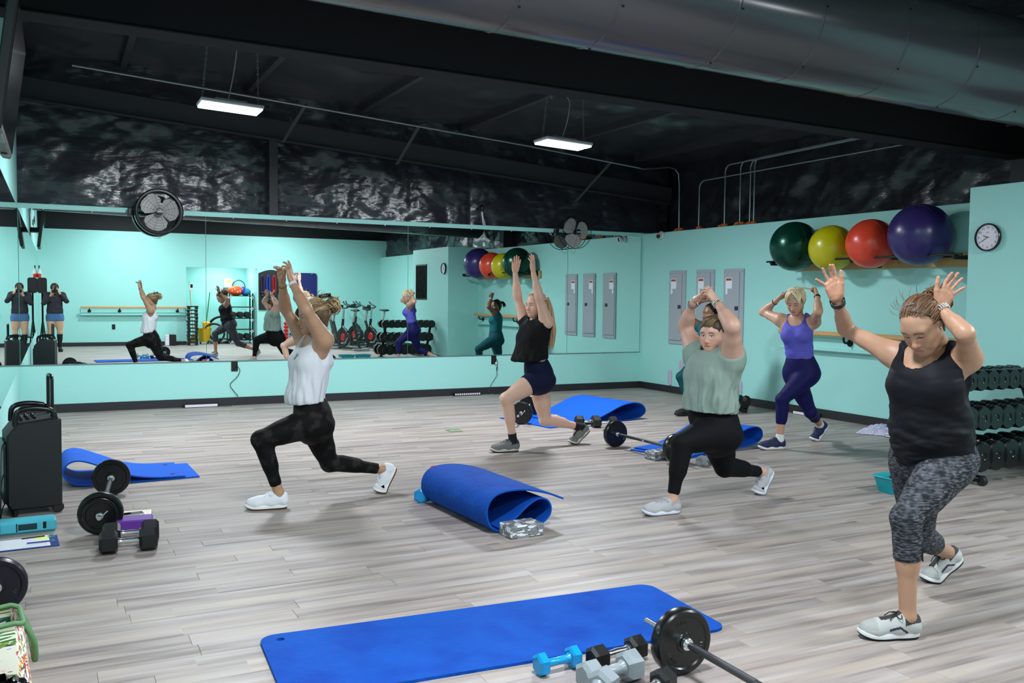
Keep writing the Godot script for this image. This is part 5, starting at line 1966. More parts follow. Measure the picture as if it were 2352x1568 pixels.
	g.box(Vector3(0, -0.006, 0), Vector3(0.56, 0.012, 0.1), 0.004)
	part("light_strip", g, M("lamp strip", Color(1, 1, 1), 0.4), t)
	var l := AreaLight3D.new()
	l.name = "lamp_light"
	l.area_size = Vector2(0.56, 0.1)
	l.light_color = Color(0.94, 0.97, 1.0)
	l.light_energy = 4.5
	l.area_normalize_energy = true
	l.area_range = 10.0
	l.area_attenuation = 2.0
	l.shadow_enabled = true
	l.position = Vector3(0, -0.016, 0)
	l.rotation.x = -PI / 2
	t.add_child(l, true)

func spin_bike(at: Vector3, turn: float, label: String) -> Node3D:   # local x points forward
	var t := thing("spin_bike", label, "exercise bike", at, turn)
	var fr := M("bike black", Color(0.04, 0.04, 0.045), 0.35)
	var silver := M("bike silver", Color(0.62, 0.64, 0.66), 0.3, 0.6)
	var red := M("bike red", Color(0.6, 0.03, 0.04), 0.4)
	var g := Geo.new()
	for sx in [-0.48, 0.5]:
		g = Geo.new()
		g.box(Vector3(sx, 0.045, 0), Vector3(0.07, 0.05, 0.5), 0.012)
		part("foot_bar", g, silver, t)
	g = Geo.new()
	g.tube([Vector3(-0.48, 0.06, 0), Vector3(0.5, 0.06, 0)], 0.03, 8)
	g.tube([Vector3(-0.42, 0.07, 0), Vector3(-0.15, 0.72, 0)], 0.035, 8)
	g.tube([Vector3(0.42, 0.07, 0), Vector3(0.3, 0.8, 0)], 0.035, 8)
	g.tube([Vector3(-0.02, 0.32, 0), Vector3(0.34, 0.62, 0)], 0.035, 8)
	part("frame", g, fr, t)
	g = Geo.new()
	g.box(Vector3(-0.18, 0.85, 0), Vector3(0.05, 0.34, 0.04), 0.006, Basis(Vector3(0, 0, 1), 0.3))
	part("seat_post", g, silver, t)
	g = Geo.new()
	g.box(Vector3(0.29, 0.92, 0), Vector3(0.05, 0.3, 0.04), 0.006, Basis(Vector3(0, 0, 1), 0.12))
	part("handlebar_post", g, silver, t)
	g = Geo.new()
	g.ball(Vector3(-0.25, 1.03, 0), Vector3(0.13, 0.03, 0.09), 16, 10)
	g.ball(Vector3(-0.12, 1.035, 0), Vector3(0.1, 0.022, 0.03), 14, 8)
	part("saddle", g, fr, t)
	g = Geo.new()
	for sz in [-1, 1]:
		g.tube(smooth([Vector3(0.3, 1.07, 0), Vector3(0.3, 1.09, sz * 0.12), Vector3(0.34, 1.12, sz * 0.2), Vector3(0.48, 1.17, sz * 0.2), Vector3(0.56, 1.24, sz * 0.17)]), 0.016, 8)
		g.tube([Vector3(0.36, 1.08, sz * 0.06), Vector3(0.55, 1.1, sz * 0.06)], 0.016, 8)
	part("handlebar", g, fr, t)
	g = Geo.new()
	g.box(Vector3(0.38, 1.13, 0), Vector3(0.06, 0.07, 0.1), 0.01)
	part("console", g, fr, t)
	g = Geo.new()
	g.x = Transform3D(Basis(Vector3.RIGHT, PI / 2), Vector3(0.3, 0.33, 0))
	g.lathe([[0.07, -0.02], [0.2, -0.02], [0.245, -0.028], [0.25, -0.02], [0.25, 0.02], [0.245, 0.028], [0.2, 0.02], [0.07, 0.02]], 40, 0.4)
	part("flywheel", g, fr, t)
	g = Geo.new()
	g.x = Transform3D(Basis(Vector3.RIGHT, PI / 2), Vector3(0.3, 0.33, 0))
	g.lathe([[0, -0.03], [0.09, -0.028], [0.1, -0.02], [0.1, 0.02], [0.09, 0.028], [0, 0.03]], 28)
	part("flywheel_hub", g, red, t)
	g = Geo.new()
	g.x = Transform3D(Basis(Vector3.RIGHT, PI / 2), Vector3(-0.02, 0.32, 0.05))
	g.lathe([[0, -0.015], [0.1, -0.015], [0.105, -0.008], [0.105, 0.012], [0, 0.015]], 28)
	part("chain_guard", g, fr, t)
	for sz in [-1, 1]:
		g = Geo.new()
		g.tube([Vector3(-0.02, 0.32, sz * 0.09), Vector3(-0.02 + sz * 0.1, 0.32 - sz * 0.13, sz * 0.1)], 0.012, 8)
		g.box(Vector3(-0.02 + sz * 0.1, 0.32 - sz * 0.13, sz * 0.15), Vector3(0.1, 0.025, 0.09), 0.005)
		part("pedal", g, silver, t)
	return t

class Sdf:   # a distance field on a grid: tapered capsules joined with a smooth minimum, meshed as surface nets
	var o: Vector3
	var h: float
	var nx: int
	var ny: int
	var nz: int
	var f := PackedFloat32Array()
	func _init(lo: Vector3, hi: Vector3, cell: float) -> void:
		o = lo; h = cell
		nx = int((hi.x - lo.x) / h) + 2
		ny = int((hi.y - lo.y) / h) + 2
		nz = int((hi.z - lo.z) / h) + 2
		f.resize(nx * ny * nz)
		f.fill(0.5)
	func add(a: Vector3, b: Vector3, ra: float, rb: float, k := 0.03, fn := Vector3.ZERO, fs := 1.0, cut := false) -> void:
		var grow := maxf(ra, rb) * maxf(1.0, 1.0 / fs) + k + h * 2.5
		var x0 := maxi(0, int((minf(a.x, b.x) - grow - o.x) / h))
		var x1 := mini(nx - 1, int((maxf(a.x, b.x) + grow - o.x) / h) + 1)
		var y0 := maxi(0, int((minf(a.y, b.y) - grow - o.y) / h))
		var y1 := mini(ny - 1, int((maxf(a.y, b.y) + grow - o.y) / h) + 1)
		var z0 := maxi(0, int((minf(a.z, b.z) - grow - o.z) / h))
		var z1 := mini(nz - 1, int((maxf(a.z, b.z) + grow - o.z) / h) + 1)
		var ab := b - a
		var l2 := maxf(ab.length_squared(), 1e-9)
		var abn := ab / l2
		var dr := rb - ra
		var kk := 0.25 / maxf(k, 1e-6)
		var flat := fs != 1.0
		var st := fs - 1.0
		var sg := -1.0 if cut else 1.0
		for z in range(z0, z1 + 1):
			for y in range(y0, y1 + 1):
				var i := x0 + nx * (y + ny * z)
				var q0 := Vector3(o.x + x0 * h, o.y + y * h, o.z + z * h) - a
				for x in range(x0, x1 + 1):
					var t := clampf(q0.dot(abn), 0.0, 1.0)
					var q := q0 - ab * t
					if flat:
						q += fn * (q.dot(fn) * st)
					var d := q.length() - ra - dr * t
					var c := f[i]
					if cut:
						c = -c
					var e := k - absf(c - d)
					if e > 0.0:
						f[i] = (minf(c, d) - e * e * kk) * sg
					elif d < c:
						f[i] = d * sg
					i += 1
					q0.x += h
	func keep(p: Vector3, n: Vector3) -> void:   # cut away what lies beyond the plane, n pointing out
		for z in nz:
			for y in ny:
				var i := nx * (y + ny * z)
				var d := (Vector3(o.x, o.y + y * h, o.z + z * h) - p).dot(n)
				var s := h * n.x
				for x in nx:
					if d > f[i]:
						f[i] = d
					i += 1
					d += s
	func into(g: Geo, paint: Callable, disp = null) -> void:
		var at := {}
		var first := g.v.size()
		var lim := h * 2.2
		var sx := 1
		var sy := nx
		var sz := nx * ny
		var pts := PackedVector3Array()
		var cells := PackedInt32Array()
		for z in nz - 1:
			for y in ny - 1:
				var i := nx * (y + ny * z)
				for x in nx - 1:
					var a := f[i]
					if a < lim and a > -lim:
						var b := f[i + 1]
						var c := f[i + sy]
						var d := f[i + sy + 1]
						var e := f[i + sz]
						var ff := f[i + sz + 1]
						var gg := f[i + sz + sy]
						var hh := f[i + sz + sy + 1]
						var s := int(a < 0) + int(b < 0) + int(c < 0) + int(d < 0) + int(e < 0) + int(ff < 0) + int(gg < 0) + int(hh < 0)
						if s > 0 and s < 8:
							var p := Vector3.ZERO
							var n := 0
							if (a < 0) != (b < 0): p += Vector3(a / (a - b), 0, 0); n += 1
							if (c < 0) != (d < 0): p += Vector3(c / (c - d), 1, 0); n += 1
							if (e < 0) != (ff < 0): p += Vector3(e / (e - ff), 0, 1); n += 1
							if (gg < 0) != (hh < 0): p += Vector3(gg / (gg - hh), 1, 1); n += 1
							if (a < 0) != (c < 0): p += Vector3(0, a / (a - c), 0); n += 1
							if (b < 0) != (d < 0): p += Vector3(1, b / (b - d), 0); n += 1
							if (e < 0) != (gg < 0): p += Vector3(0, e / (e - gg), 1); n += 1
							if (ff < 0) != (hh < 0): p += Vector3(1, ff / (ff - hh), 1); n += 1
							if (a < 0) != (e < 0): p += Vector3(0, 0, a / (a - e)); n += 1
							if (b < 0) != (ff < 0): p += Vector3(1, 0, b / (b - ff)); n += 1
							if (c < 0) != (gg < 0): p += Vector3(0, 1, c / (c - gg)); n += 1
							if (d < 0) != (hh < 0): p += Vector3(1, 1, d / (d - hh)); n += 1
							at[i] = pts.size()
							cells.append(i)
							pts.append(o + (Vector3(x, y, z) + p / n) * h)
					i += 1
		var tri := PackedInt32Array()
		for c in cells:
			var v0: int = at[c]
			var neg := f[c] < 0
			if neg != (f[c + 1] < 0):
				quad(tri, at, v0, c - sy, c - sy - sz, c - sz, neg)
			if neg != (f[c + sy] < 0):
				quad(tri, at, v0, c - sz, c - sz - sx, c - sx, neg)
			if neg != (f[c + sz] < 0):
				quad(tri, at, v0, c - sx, c - sx - sy, c - sy, neg)
		var nn := PackedVector3Array()
		for pass_ in 2:
			nn.resize(0)
			nn.resize(pts.size())
			for t in range(0, tri.size(), 3):
				var a := tri[t]
				var b := tri[t + 1]
				var c := tri[t + 2]
				var m := (pts[c] - pts[a]).cross(pts[b] - pts[a])
				nn[a] += m; nn[b] += m; nn[c] += m
			if pass_ == 0:
				if disp == null:
					break
				for k in pts.size():
					pts[k] = disp.call(pts[k], nn[k].normalized())
		for k in pts.size():
			var n := nn[k].normalized()
			g.v.append(pts[k]); g.n.append(n); g.uv.append(Vector2(pts[k].x + pts[k].z, pts[k].y)); g.c.append(paint.call(pts[k], n))
		for t in tri:
			g.i.append(first + t)
	func quad(tri: PackedInt32Array, at: Dictionary, v0: int, c1: int, c2: int, c3: int, neg: bool) -> void:
		if not (at.has(c1) and at.has(c2) and at.has(c3)):
			return
		var a: int = at[c1]
		var b: int = at[c2]
		var c: int = at[c3]
		if neg:
			tri.append_array(PackedInt32Array([v0, b, a, v0, c, b]))
		else:
			tri.append_array(PackedInt32Array([v0, a, b, v0, b, c]))

func plain_paint(c: Color) -> Callable:
	return func(_p: Vector3, _n: Vector3) -> Color: return c

# ---- heads -------------------------------------------------------------------------------------------------
# head space: origin between the ears at eye height, x to the person's left, y up, z forward

func head_field(s: Sdf, o: Dictionary) -> void:
	var w: float = o.get("wide", 1.0)
	s.add(Vector3(0, 0.032, -0.016), Vector3(0, 0.03, -0.02), 0.088, 0.088, 0.02, Vector3(1, 0, 0), 1.2 / w)
	s.add(Vector3(0, 0.04, 0.02), Vector3(0, 0.03, 0.02), 0.074, 0.074, 0.02, Vector3(1, 0, 0), 1.12 / w)
	s.add(Vector3(0, -0.03, 0.032), Vector3(0, 0.0, 0.03), 0.056 * w, 0.062 * w, 0.03)
	for q in [-1.0, 1.0]:
		s.add(Vector3(q * 0.048 * w, -0.05, 0.004), Vector3(q * 0.014, -0.088, 0.062), 0.027, 0.018, 0.03)
		s.add(Vector3(q * 0.042 * w, -0.022, 0.055), Vector3(q * 0.05 * w, -0.02, 0.03), 0.024, 0.024, 0.025)
		s.add(Vector3(q * 0.03, -0.05, 0.06), Vector3(q * 0.03, -0.04, 0.05), 0.022 * w, 0.024 * w, 0.03)
	s.add(Vector3(0, -0.088, 0.066), Vector3(0, -0.09, 0.06), 0.021, 0.022, 0.03)
	s.add(Vector3(-0.04, 0.03, 0.071), Vector3(0.04, 0.03, 0.071), 0.013, 0.013, 0.025)
	for q in [-1.0, 1.0]:
		s.add(Vector3(q * 0.032, 0.008, 0.1), Vector3(q * 0.034, 0.008, 0.1), 0.016, 0.016, 0.02, Vector3.ZERO, 1.0, true)
		s.add(Vector3(q * 0.0315, 0.006, 0.0745), Vector3(q * 0.0315, 0.006, 0.0745), 0.0135, 0.0135, 0.003)
		s.add(Vector3(q * 0.021, 0.0155, 0.084), Vector3(q * 0.041, 0.0155, 0.08), 0.0042, 0.004, 0.006)
	s.add(Vector3(0, 0.014, 0.082), Vector3(0, -0.03, 0.103), 0.0085, 0.0115, 0.014)
	s.add(Vector3(0, -0.032, 0.104), Vector3(0, -0.034, 0.105), 0.0105, 0.0105, 0.01)
	for q in [-1.0, 1.0]:
		s.add(Vector3(q * 0.012, -0.037, 0.094), Vector3(q * 0.0125, -0.036, 0.09), 0.0082, 0.0085, 0.007)
		s.add(Vector3(q * 0.0065, -0.0455, 0.099), Vector3(q * 0.007, -0.043, 0.095), 0.003, 0.003, 0.002, Vector3.ZERO, 1.0, true)
	s.add(Vector3(0, -0.062, 0.072), Vector3(0, -0.07, 0.072), 0.02, 0.02, 0.02)
	s.add(Vector3(-0.017, -0.0605, 0.0865), Vector3(0.017, -0.0605, 0.0865), 0.0055, 0.0055, 0.006)
	s.add(Vector3(-0.014, -0.0715, 0.0865), Vector3(0.014, -0.0715, 0.0865), 0.0066, 0.0066, 0.006)
	var gap: float = o.get("mouth", 0.0)
	s.add(Vector3(-0.021, -0.0665, 0.096 - gap * 0.4), Vector3(0.021, -0.0665, 0.096 - gap * 0.4), 0.0022 + gap, 0.0022 + gap, 0.003, Vector3.ZERO, 1.0, true)
	for q in [-1.0, 1.0]:
		s.add(Vector3(q * 0.073 * w, 0.012, -0.014), Vector3(q * 0.07 * w, -0.022, -0.004), 0.0175, 0.0095, 0.006, Vector3(1, 0, -0.35 * q).normalized(), 2.2)
		s.add(Vector3(q * 0.079 * w, 0.004, -0.008), Vector3(q * 0.077 * w, -0.008, -0.004), 0.008, 0.005, 0.003, Vector3.ZERO, 1.0, true)

func face_paint(skin: Color, o: Dictionary) -> Callable:
	var lip: Color = o.get("lip", Color(skin.r * 0.9, skin.g * 0.6, skin.b * 0.58))
	var brow: Color = o.get("brow", Color(0.06, 0.035, 0.02))
	var closed: float = o.get("closed", 0.0)
	return func(p: Vector3, _n: Vector3) -> Color:
		var c := skin
		var ax := absf(p.x)
		if p.z > 0.02 and p.y > -0.09:
			var bl := clampf(1.0 - Vector2((ax - 0.042) / 0.025, (p.y + 0.025) / 0.022).length(), 0.0, 1.0)
			c = c.lerp(Color(c.r * 1.0, c.g * 0.72, c.b * 0.68), bl * 0.6)
			if p.z > 0.09 and p.y < -0.01 and p.y > -0.046:
				c = c.lerp(Color(c.r, c.g * 0.8, c.b * 0.76), 0.5)
			var by := 0.0285 - maxf(0.0, ax - 0.035) * 0.28
			if ax > 0.014 and ax < 0.053 and absf(p.y - by) < 0.0038:
				c = c.lerp(brow, 0.75)
			var e := Vector2((ax - 0.0315) / 0.0135, (p.y - 0.0055 + closed * 0.004) / lerpf(0.0053, 0.0012, closed))
			if p.z > 0.062 and e.length() < 1.0:
				c = Color(0.62, 0.58, 0.56) if closed < 0.7 else Color(0.035, 0.025, 0.02)
				if Vector2(ax - 0.0315 - 0.001 * signf(p.x), p.y - 0.0055).length() < 0.0055:
					c = Color(0.04, 0.035, 0.03)
			elif p.z > 0.062 and Vector2((ax - 0.0315) / 0.0165, (p.y - 0.006 + closed * 0.004) / lerpf(0.0092, 0.0042, closed)).length() < 1.0 and (p.y > 0.004 - closed * 0.004):
				c = Color(0.035, 0.025, 0.02)
			if p.z > 0.068 and pow(ax / 0.0245, 2.0) + pow((p.y + 0.0668) / 0.0108, 2.0) < 1.0:
				c = lip
				if absf(p.y + 0.0665) < 0.0017:
					c = Color(lip.r * 0.35, lip.g * 0.25, lip.b * 0.25)
		return c

# ---- hands -------------------------------------------------------------------------------------------------
# W wrist, F along the fingers, N out of the palm, T towards the thumb; curls bend the fingers towards N

func hand_into(g: Geo, W: Vector3, F: Vector3, N: Vector3, side: float, o: Dictionary, col: Color) -> void:
	F = F.normalized()
	N = (N - F * N.dot(F)).normalized()
	var T := F.cross(N) * side
	var z: float = o.get("size", 0.92)
	var curl: Array = o.get("curl", [0.2, 0.2, 0.25, 0.3])
	var spread: Array = o.get("spread", [0.1, 0.02, -0.06, -0.18])
	var cell: float = o.get("cell", 0.003)
	var lo := W - Vector3.ONE * 0.03
	var hi := W + Vector3.ONE * 0.03
	var bones := []
	var off := [0.027, 0.0095, -0.0085, -0.0255]
	var ml := [0.088, 0.09, 0.085, 0.077]
	var fl := [0.069, 0.077, 0.071, 0.055]
	var fr := [0.0083, 0.0085, 0.008, 0.0071]
	bones.append([W - (o.get("arm", F) as Vector3) * 0.035, W + F * 0.012, 0.0258 * z, 0.0245 * z, 0.02, N, 1.2])
	for k in 4:
		var kn: Vector3 = W + (F * ml[k] + T * off[k]) * z + N * 0.002 * z
		bones.append([W + (F * 0.012 + T * off[k] * 0.62) * z, kn, 0.0135 * z, 0.0112 * z, 0.014, N, 1.1])
		bones.append([W + (F * 0.03 + T * off[k] * 0.75) * z + N * 0.004, kn - F * 0.02 * z + N * 0.003, 0.011 * z, 0.009 * z, 0.012, N, 1.0])
		var d := (F * cos(spread[k]) + T * sin(spread[k])).normalized()
		var ang := 0.0
		var p := kn
		var segs := [0.45, 0.31, 0.24]
		var cs: Variant = curl[k]
		for j in 3:
			ang += (float(cs) if not cs is Array else float(cs[j])) * (1.0 if j == 0 else 1.15)
			var q: Vector3 = p + (d * cos(ang) + N * sin(ang)) * float(fl[k]) * segs[j] * z
			var r0: float = fr[k] * z * (1.0 - 0.07 * j)
			bones.append([p, q, r0 * 1.06, r0 * 0.93, 0.0035 if j > 0 else 0.006, N, 1.0])
			p = q
	var th: Array = o.get("thumb", [0.75, 0.35, 0.15, 0.1])   # away from the palm edge, towards N, bends
	var b0 := W + (F * 0.022 + T * 0.02) * z + N * 0.006 * z
	var td: Vector3 = (F * cos(th[0]) + T * sin(th[0]) + N * th[1]).normalized()
	var b1: Vector3 = b0 + td * 0.046 * z
	var td2: Vector3 = (td + F * th[2] - T * th[2] * 0.4).normalized()
	var b2: Vector3 = b1 + td2 * 0.033 * z
	var td3: Vector3 = (td2 + F * th[3] - T * th[3] * 0.4).normalized()
	var b3: Vector3 = b2 + td3 * 0.024 * z
	bones.append([b0, b1, 0.0165 * z, 0.0118 * z, 0.014, N, 1.0])
	bones.append([b1, b2, 0.0108 * z, 0.0094 * z, 0.005, N, 1.0])
	bones.append([b2, b3, 0.0095 * z, 0.0078 * z, 0.004, N, 1.0])
	for b in bones:
		for e in [b[0], b[1]]:
			var r: float = maxf(b[2], b[3]) + 0.012
			lo = lo.min(e - Vector3.ONE * r)
			hi = hi.max(e + Vector3.ONE * r)
	var s := Sdf.new(lo, hi, cell)
	for b in bones:
		s.add(b[0], b[1], b[2], b[3], b[4], b[5], b[6])
	var nail := Color(minf(1.0, col.r * 1.05), col.g * 0.9, col.b * 0.9)
	var tips := []
	for k in 4:
		tips.append(bones[1 + k * 5 + 4][1])
	tips.append(b3)
	s.into(g, func(p: Vector3, n: Vector3) -> Color:
		var c := col
		var palm := clampf(n.dot(N), 0.0, 1.0)
		c = c.lerp(Color(c.r * 1.05, c.g * 0.83, c.b * 0.8), palm * 0.55)
		for t in tips:
			if p.distance_squared_to(t) < 0.00016:
				c = c.lerp(nail, 0.6)
		return c)

# ---- shoes -------------------------------------------------------------------------------------------------
# shoe space: heel at the origin on the ground, x towards the toe, y up

func shoe(parent: Node3D, called: String, xf: Transform3D, L: float, bend: float, side: float, c: Dictionary) -> void:
	var z := L / 0.27
	var ph := bend
	var pivot := Vector3(0.195, 0.0, 0)
	var warp := func(p: Vector3) -> Vector3:
		var u := clampf((0.212 - p.x) / 0.05, 0.0, 1.0)
		var a := ph * u * u * (3 - 2 * u)
		var q := p - pivot
		return xf * ((pivot + Vector3(q.x * cos(a) + q.y * sin(a) * 0.9, -q.x * sin(a) + q.y * cos(a), q.z)) * z)
	# sole: rings of the outline
	var g := Geo.new()
	var outline := func(t: float, grow: float) -> Vector2:
		# t 0..1 round the foot, wide forefoot, narrow waist
		var a := TAU * t
		var x := 0.137 + (0.143 + grow) * cos(a)
		var half := 0.040 + 0.012 * smoothstep(0.1, 0.2, x) - 0.006 * exp(-pow((x - 0.11) / 0.035, 2.0)) * (1.0 if sin(a) * side > 0 else 0.35)
		return Vector2(x, (half + grow) * signf(sin(a)) * pow(absf(sin(a)), 0.62))
	var toe := func(x: float) -> float: return 0.022 * pow(clampf((x - 0.2) / 0.08, 0, 1.2), 2.0) + 0.008 * pow(clampf((0.03 - x) / 0.05, 0, 1), 2.0)
	var rows := []
	var levels := [[-0.012, 0.001, 0], [-0.003, 0.0, 0], [0.003, 0.011, 0], [0.004, 0.02, 1], [0.0, 0.031, 1], [-0.003, 0.036, 1]]
	for e in levels:
		var row := PackedVector3Array()
		for k in 48:
			var q: Vector2 = outline.call(k / 48.0, e[0])
			var hh := 1.0 + 0.22 * clampf((0.16 - q.x) / 0.16, 0, 1) - 0.25 * clampf((q.x - 0.2) / 0.08, 0, 1)
			row.append(warp.call(Vector3(q.x, e[1] * hh + toe.call(q.x), q.y)))
		rows.append(row)
	g.grid(rows.slice(2), true, true)
	var up := part(called, Geo.new(), c.upper, parent)
	part("midsole", g, c.sole, up)
	g = Geo.new()
	var centre := PackedVector3Array()
	for k in 48:
		var q: Vector2 = outline.call(k / 48.0, -0.02)
		centre.append(warp.call(Vector3(0.02 + q.x * 0.85, 0.001 + toe.call(q.x), q.y * 0.1)))
	g.grid([centre, rows[0], rows[1], rows[2]], true, true)
	part("outsole", g, c.outsole, up)
	# upper: a field in shoe space, then warped
	var s := Sdf.new(Vector3(-0.03, 0.0, -0.08), Vector3(0.3, 0.17, 0.08), c.get("cell", 0.0045))
	var N := Vector3(0, 0, 1)
	s.add(Vector3(0.03, 0.05, 0), Vector3(0.1, 0.052, 0), 0.040, 0.041, 0.03, N, 1.08)
	s.add(Vector3(0.1, 0.05, 0), Vector3(0.2, 0.042, 0.0), 0.041, 0.043, 0.03)
	s.add(Vector3(0.2, 0.042, -0.012), Vector3(0.238, 0.042, -0.004), 0.036, 0.03, 0.03)
	s.add(Vector3(0.2, 0.042, 0.012), Vector3(0.238, 0.042, 0.004), 0.036, 0.03, 0.03)
	s.add(Vector3(0.012, 0.06, 0), Vector3(0.012, 0.095, 0), 0.026, 0.022, 0.03)
	s.add(Vector3(0.035, 0.075, 0), Vector3(0.07, 0.085, 0), 0.036, 0.034, 0.025)
	s.add(Vector3(0.075, 0.088, 0), Vector3(0.17, 0.06, 0), 0.03, 0.032, 0.03)
	s.add(Vector3(0.1, 0.09, 0), Vector3(0.085, 0.118, 0), 0.02, 0.02, 0.015, Vector3(0.87, 0.5, 0), 1.8)
	s.add(Vector3(0.05, 0.13, 0), Vector3(0.047, 0.085, 0), 0.036, 0.029, 0.008, N, 1.05, true)
	s.keep(Vector3(0, 0.014, 0), Vector3(0, -1, 0))
	var collar: Color = c.get("collar", Color(1, 1, 1))
	var toe_c: Color = c.get("toe", Color(1, 1, 1))
	var mark: Color = c.get("mark", Color(-1, 0, 0))
	var gg := Geo.new()
	s.into(gg, func(p: Vector3, _n: Vector3) -> Color:
		var cc := Color(1, 1, 1)
		if p.y > 0.082 - 0.25 * clampf(p.x - 0.03, 0.0, 0.05) and p.x < 0.075 or (absf(p.z) < 0.021 and p.x > 0.075 and p.x < 0.185 and p.y > 0.06):
			cc = collar
		elif p.x > 0.205 and p.y > 0.05:
			cc = toe_c
		if mark.r >= 0.0 and p.x > 0.06 and p.x < 0.15 and absf(p.y - (0.05 + (0.15 - p.x) * 0.3 if p.x > 0.1 else 0.065 - (0.1 - p.x) * 0.75)) < 0.0065:
			cc = mark
		return cc)
	for k in gg.v.size():
		var p0 := gg.v[k]
		var n0 := gg.n[k]
		gg.v[k] = warp.call(p0)
		gg.n[k] = ((warp.call(p0 + n0 * 0.002) as Vector3) - gg.v[k]).normalized()
	up.mesh = gg.mesh()
	# laces
	g = Geo.new()
	for k in 5:
		var x := 0.098 + 0.019 * k
		var y := 0.1085 - 0.0105 * k - 0.012 * maxf(0, k - 3) * 0.3
		var path := []
		for j in 7:
			var u := j / 6.0 * 2 - 1
			path.append(warp.call(Vector3(x + 0.008 * u * (1 if k % 2 else -1), y + 0.009 - 0.018 * u * u, u * 0.025)))
		g.tube(path, 0.0031 * z, 5)
	for q in [-1.0, 1.0]:
		var path := []
		for j in 14:
			var a := TAU * j / 13.0
			path.append(warp.call(Vector3(0.1 + 0.012 * sin(a), 0.122 + 0.012 * sin(a * 0.5) - 0.014 * (1 - cos(a)), q * (0.002 + 0.022 * (1 - cos(a))))))
		g.tube(path, 0.0026 * z, 5)
		g.tube([warp.call(Vector3(0.1, 0.12, q * 0.004)), warp.call(Vector3(0.125, 0.118, q * 0.02)), warp.call(Vector3(0.145, 0.095, q * 0.034))], 0.0024 * z, 5)
	part("laces", g, c.laces, up)

func hair_lock(g: Geo, path: Array, r: float, col: Color) -> void:
	g.col = col
	var rr := []
	var n := path.size()
	for k in n:
		rr.append(r * (0.12 + 0.88 * sin(PI * (0.04 + 0.92 * k / (n - 1.0)))))
	g.tube(path, rr, 5, false)

func fit(bones: Array, off: float, cell: float) -> Sdf:   # bones: [a, b, ra, rb, k, fn, fs]
	var lo := Vector3.ONE * 99
	var hi := -lo
	for b in bones:
		var r: float = maxf(b[2], b[3]) + off + cell * 3
		for e in 2:
			lo = lo.min((b[e] as Vector3) - Vector3.ONE * r)
			hi = hi.max((b[e] as Vector3) + Vector3.ONE * r)
	var s := Sdf.new(lo, hi, cell)
	for b in bones:
		s.add(b[0], b[1], b[2] + off, b[3] + off, b[4], b[5], b[6])
	return s

func bone(a: Vector3, b: Vector3, ra: float, rb: float, k := 0.03, fn := Vector3.ZERO, fs := 1.0) -> Array:
	return [a, b, ra, rb, k, fn, fs]

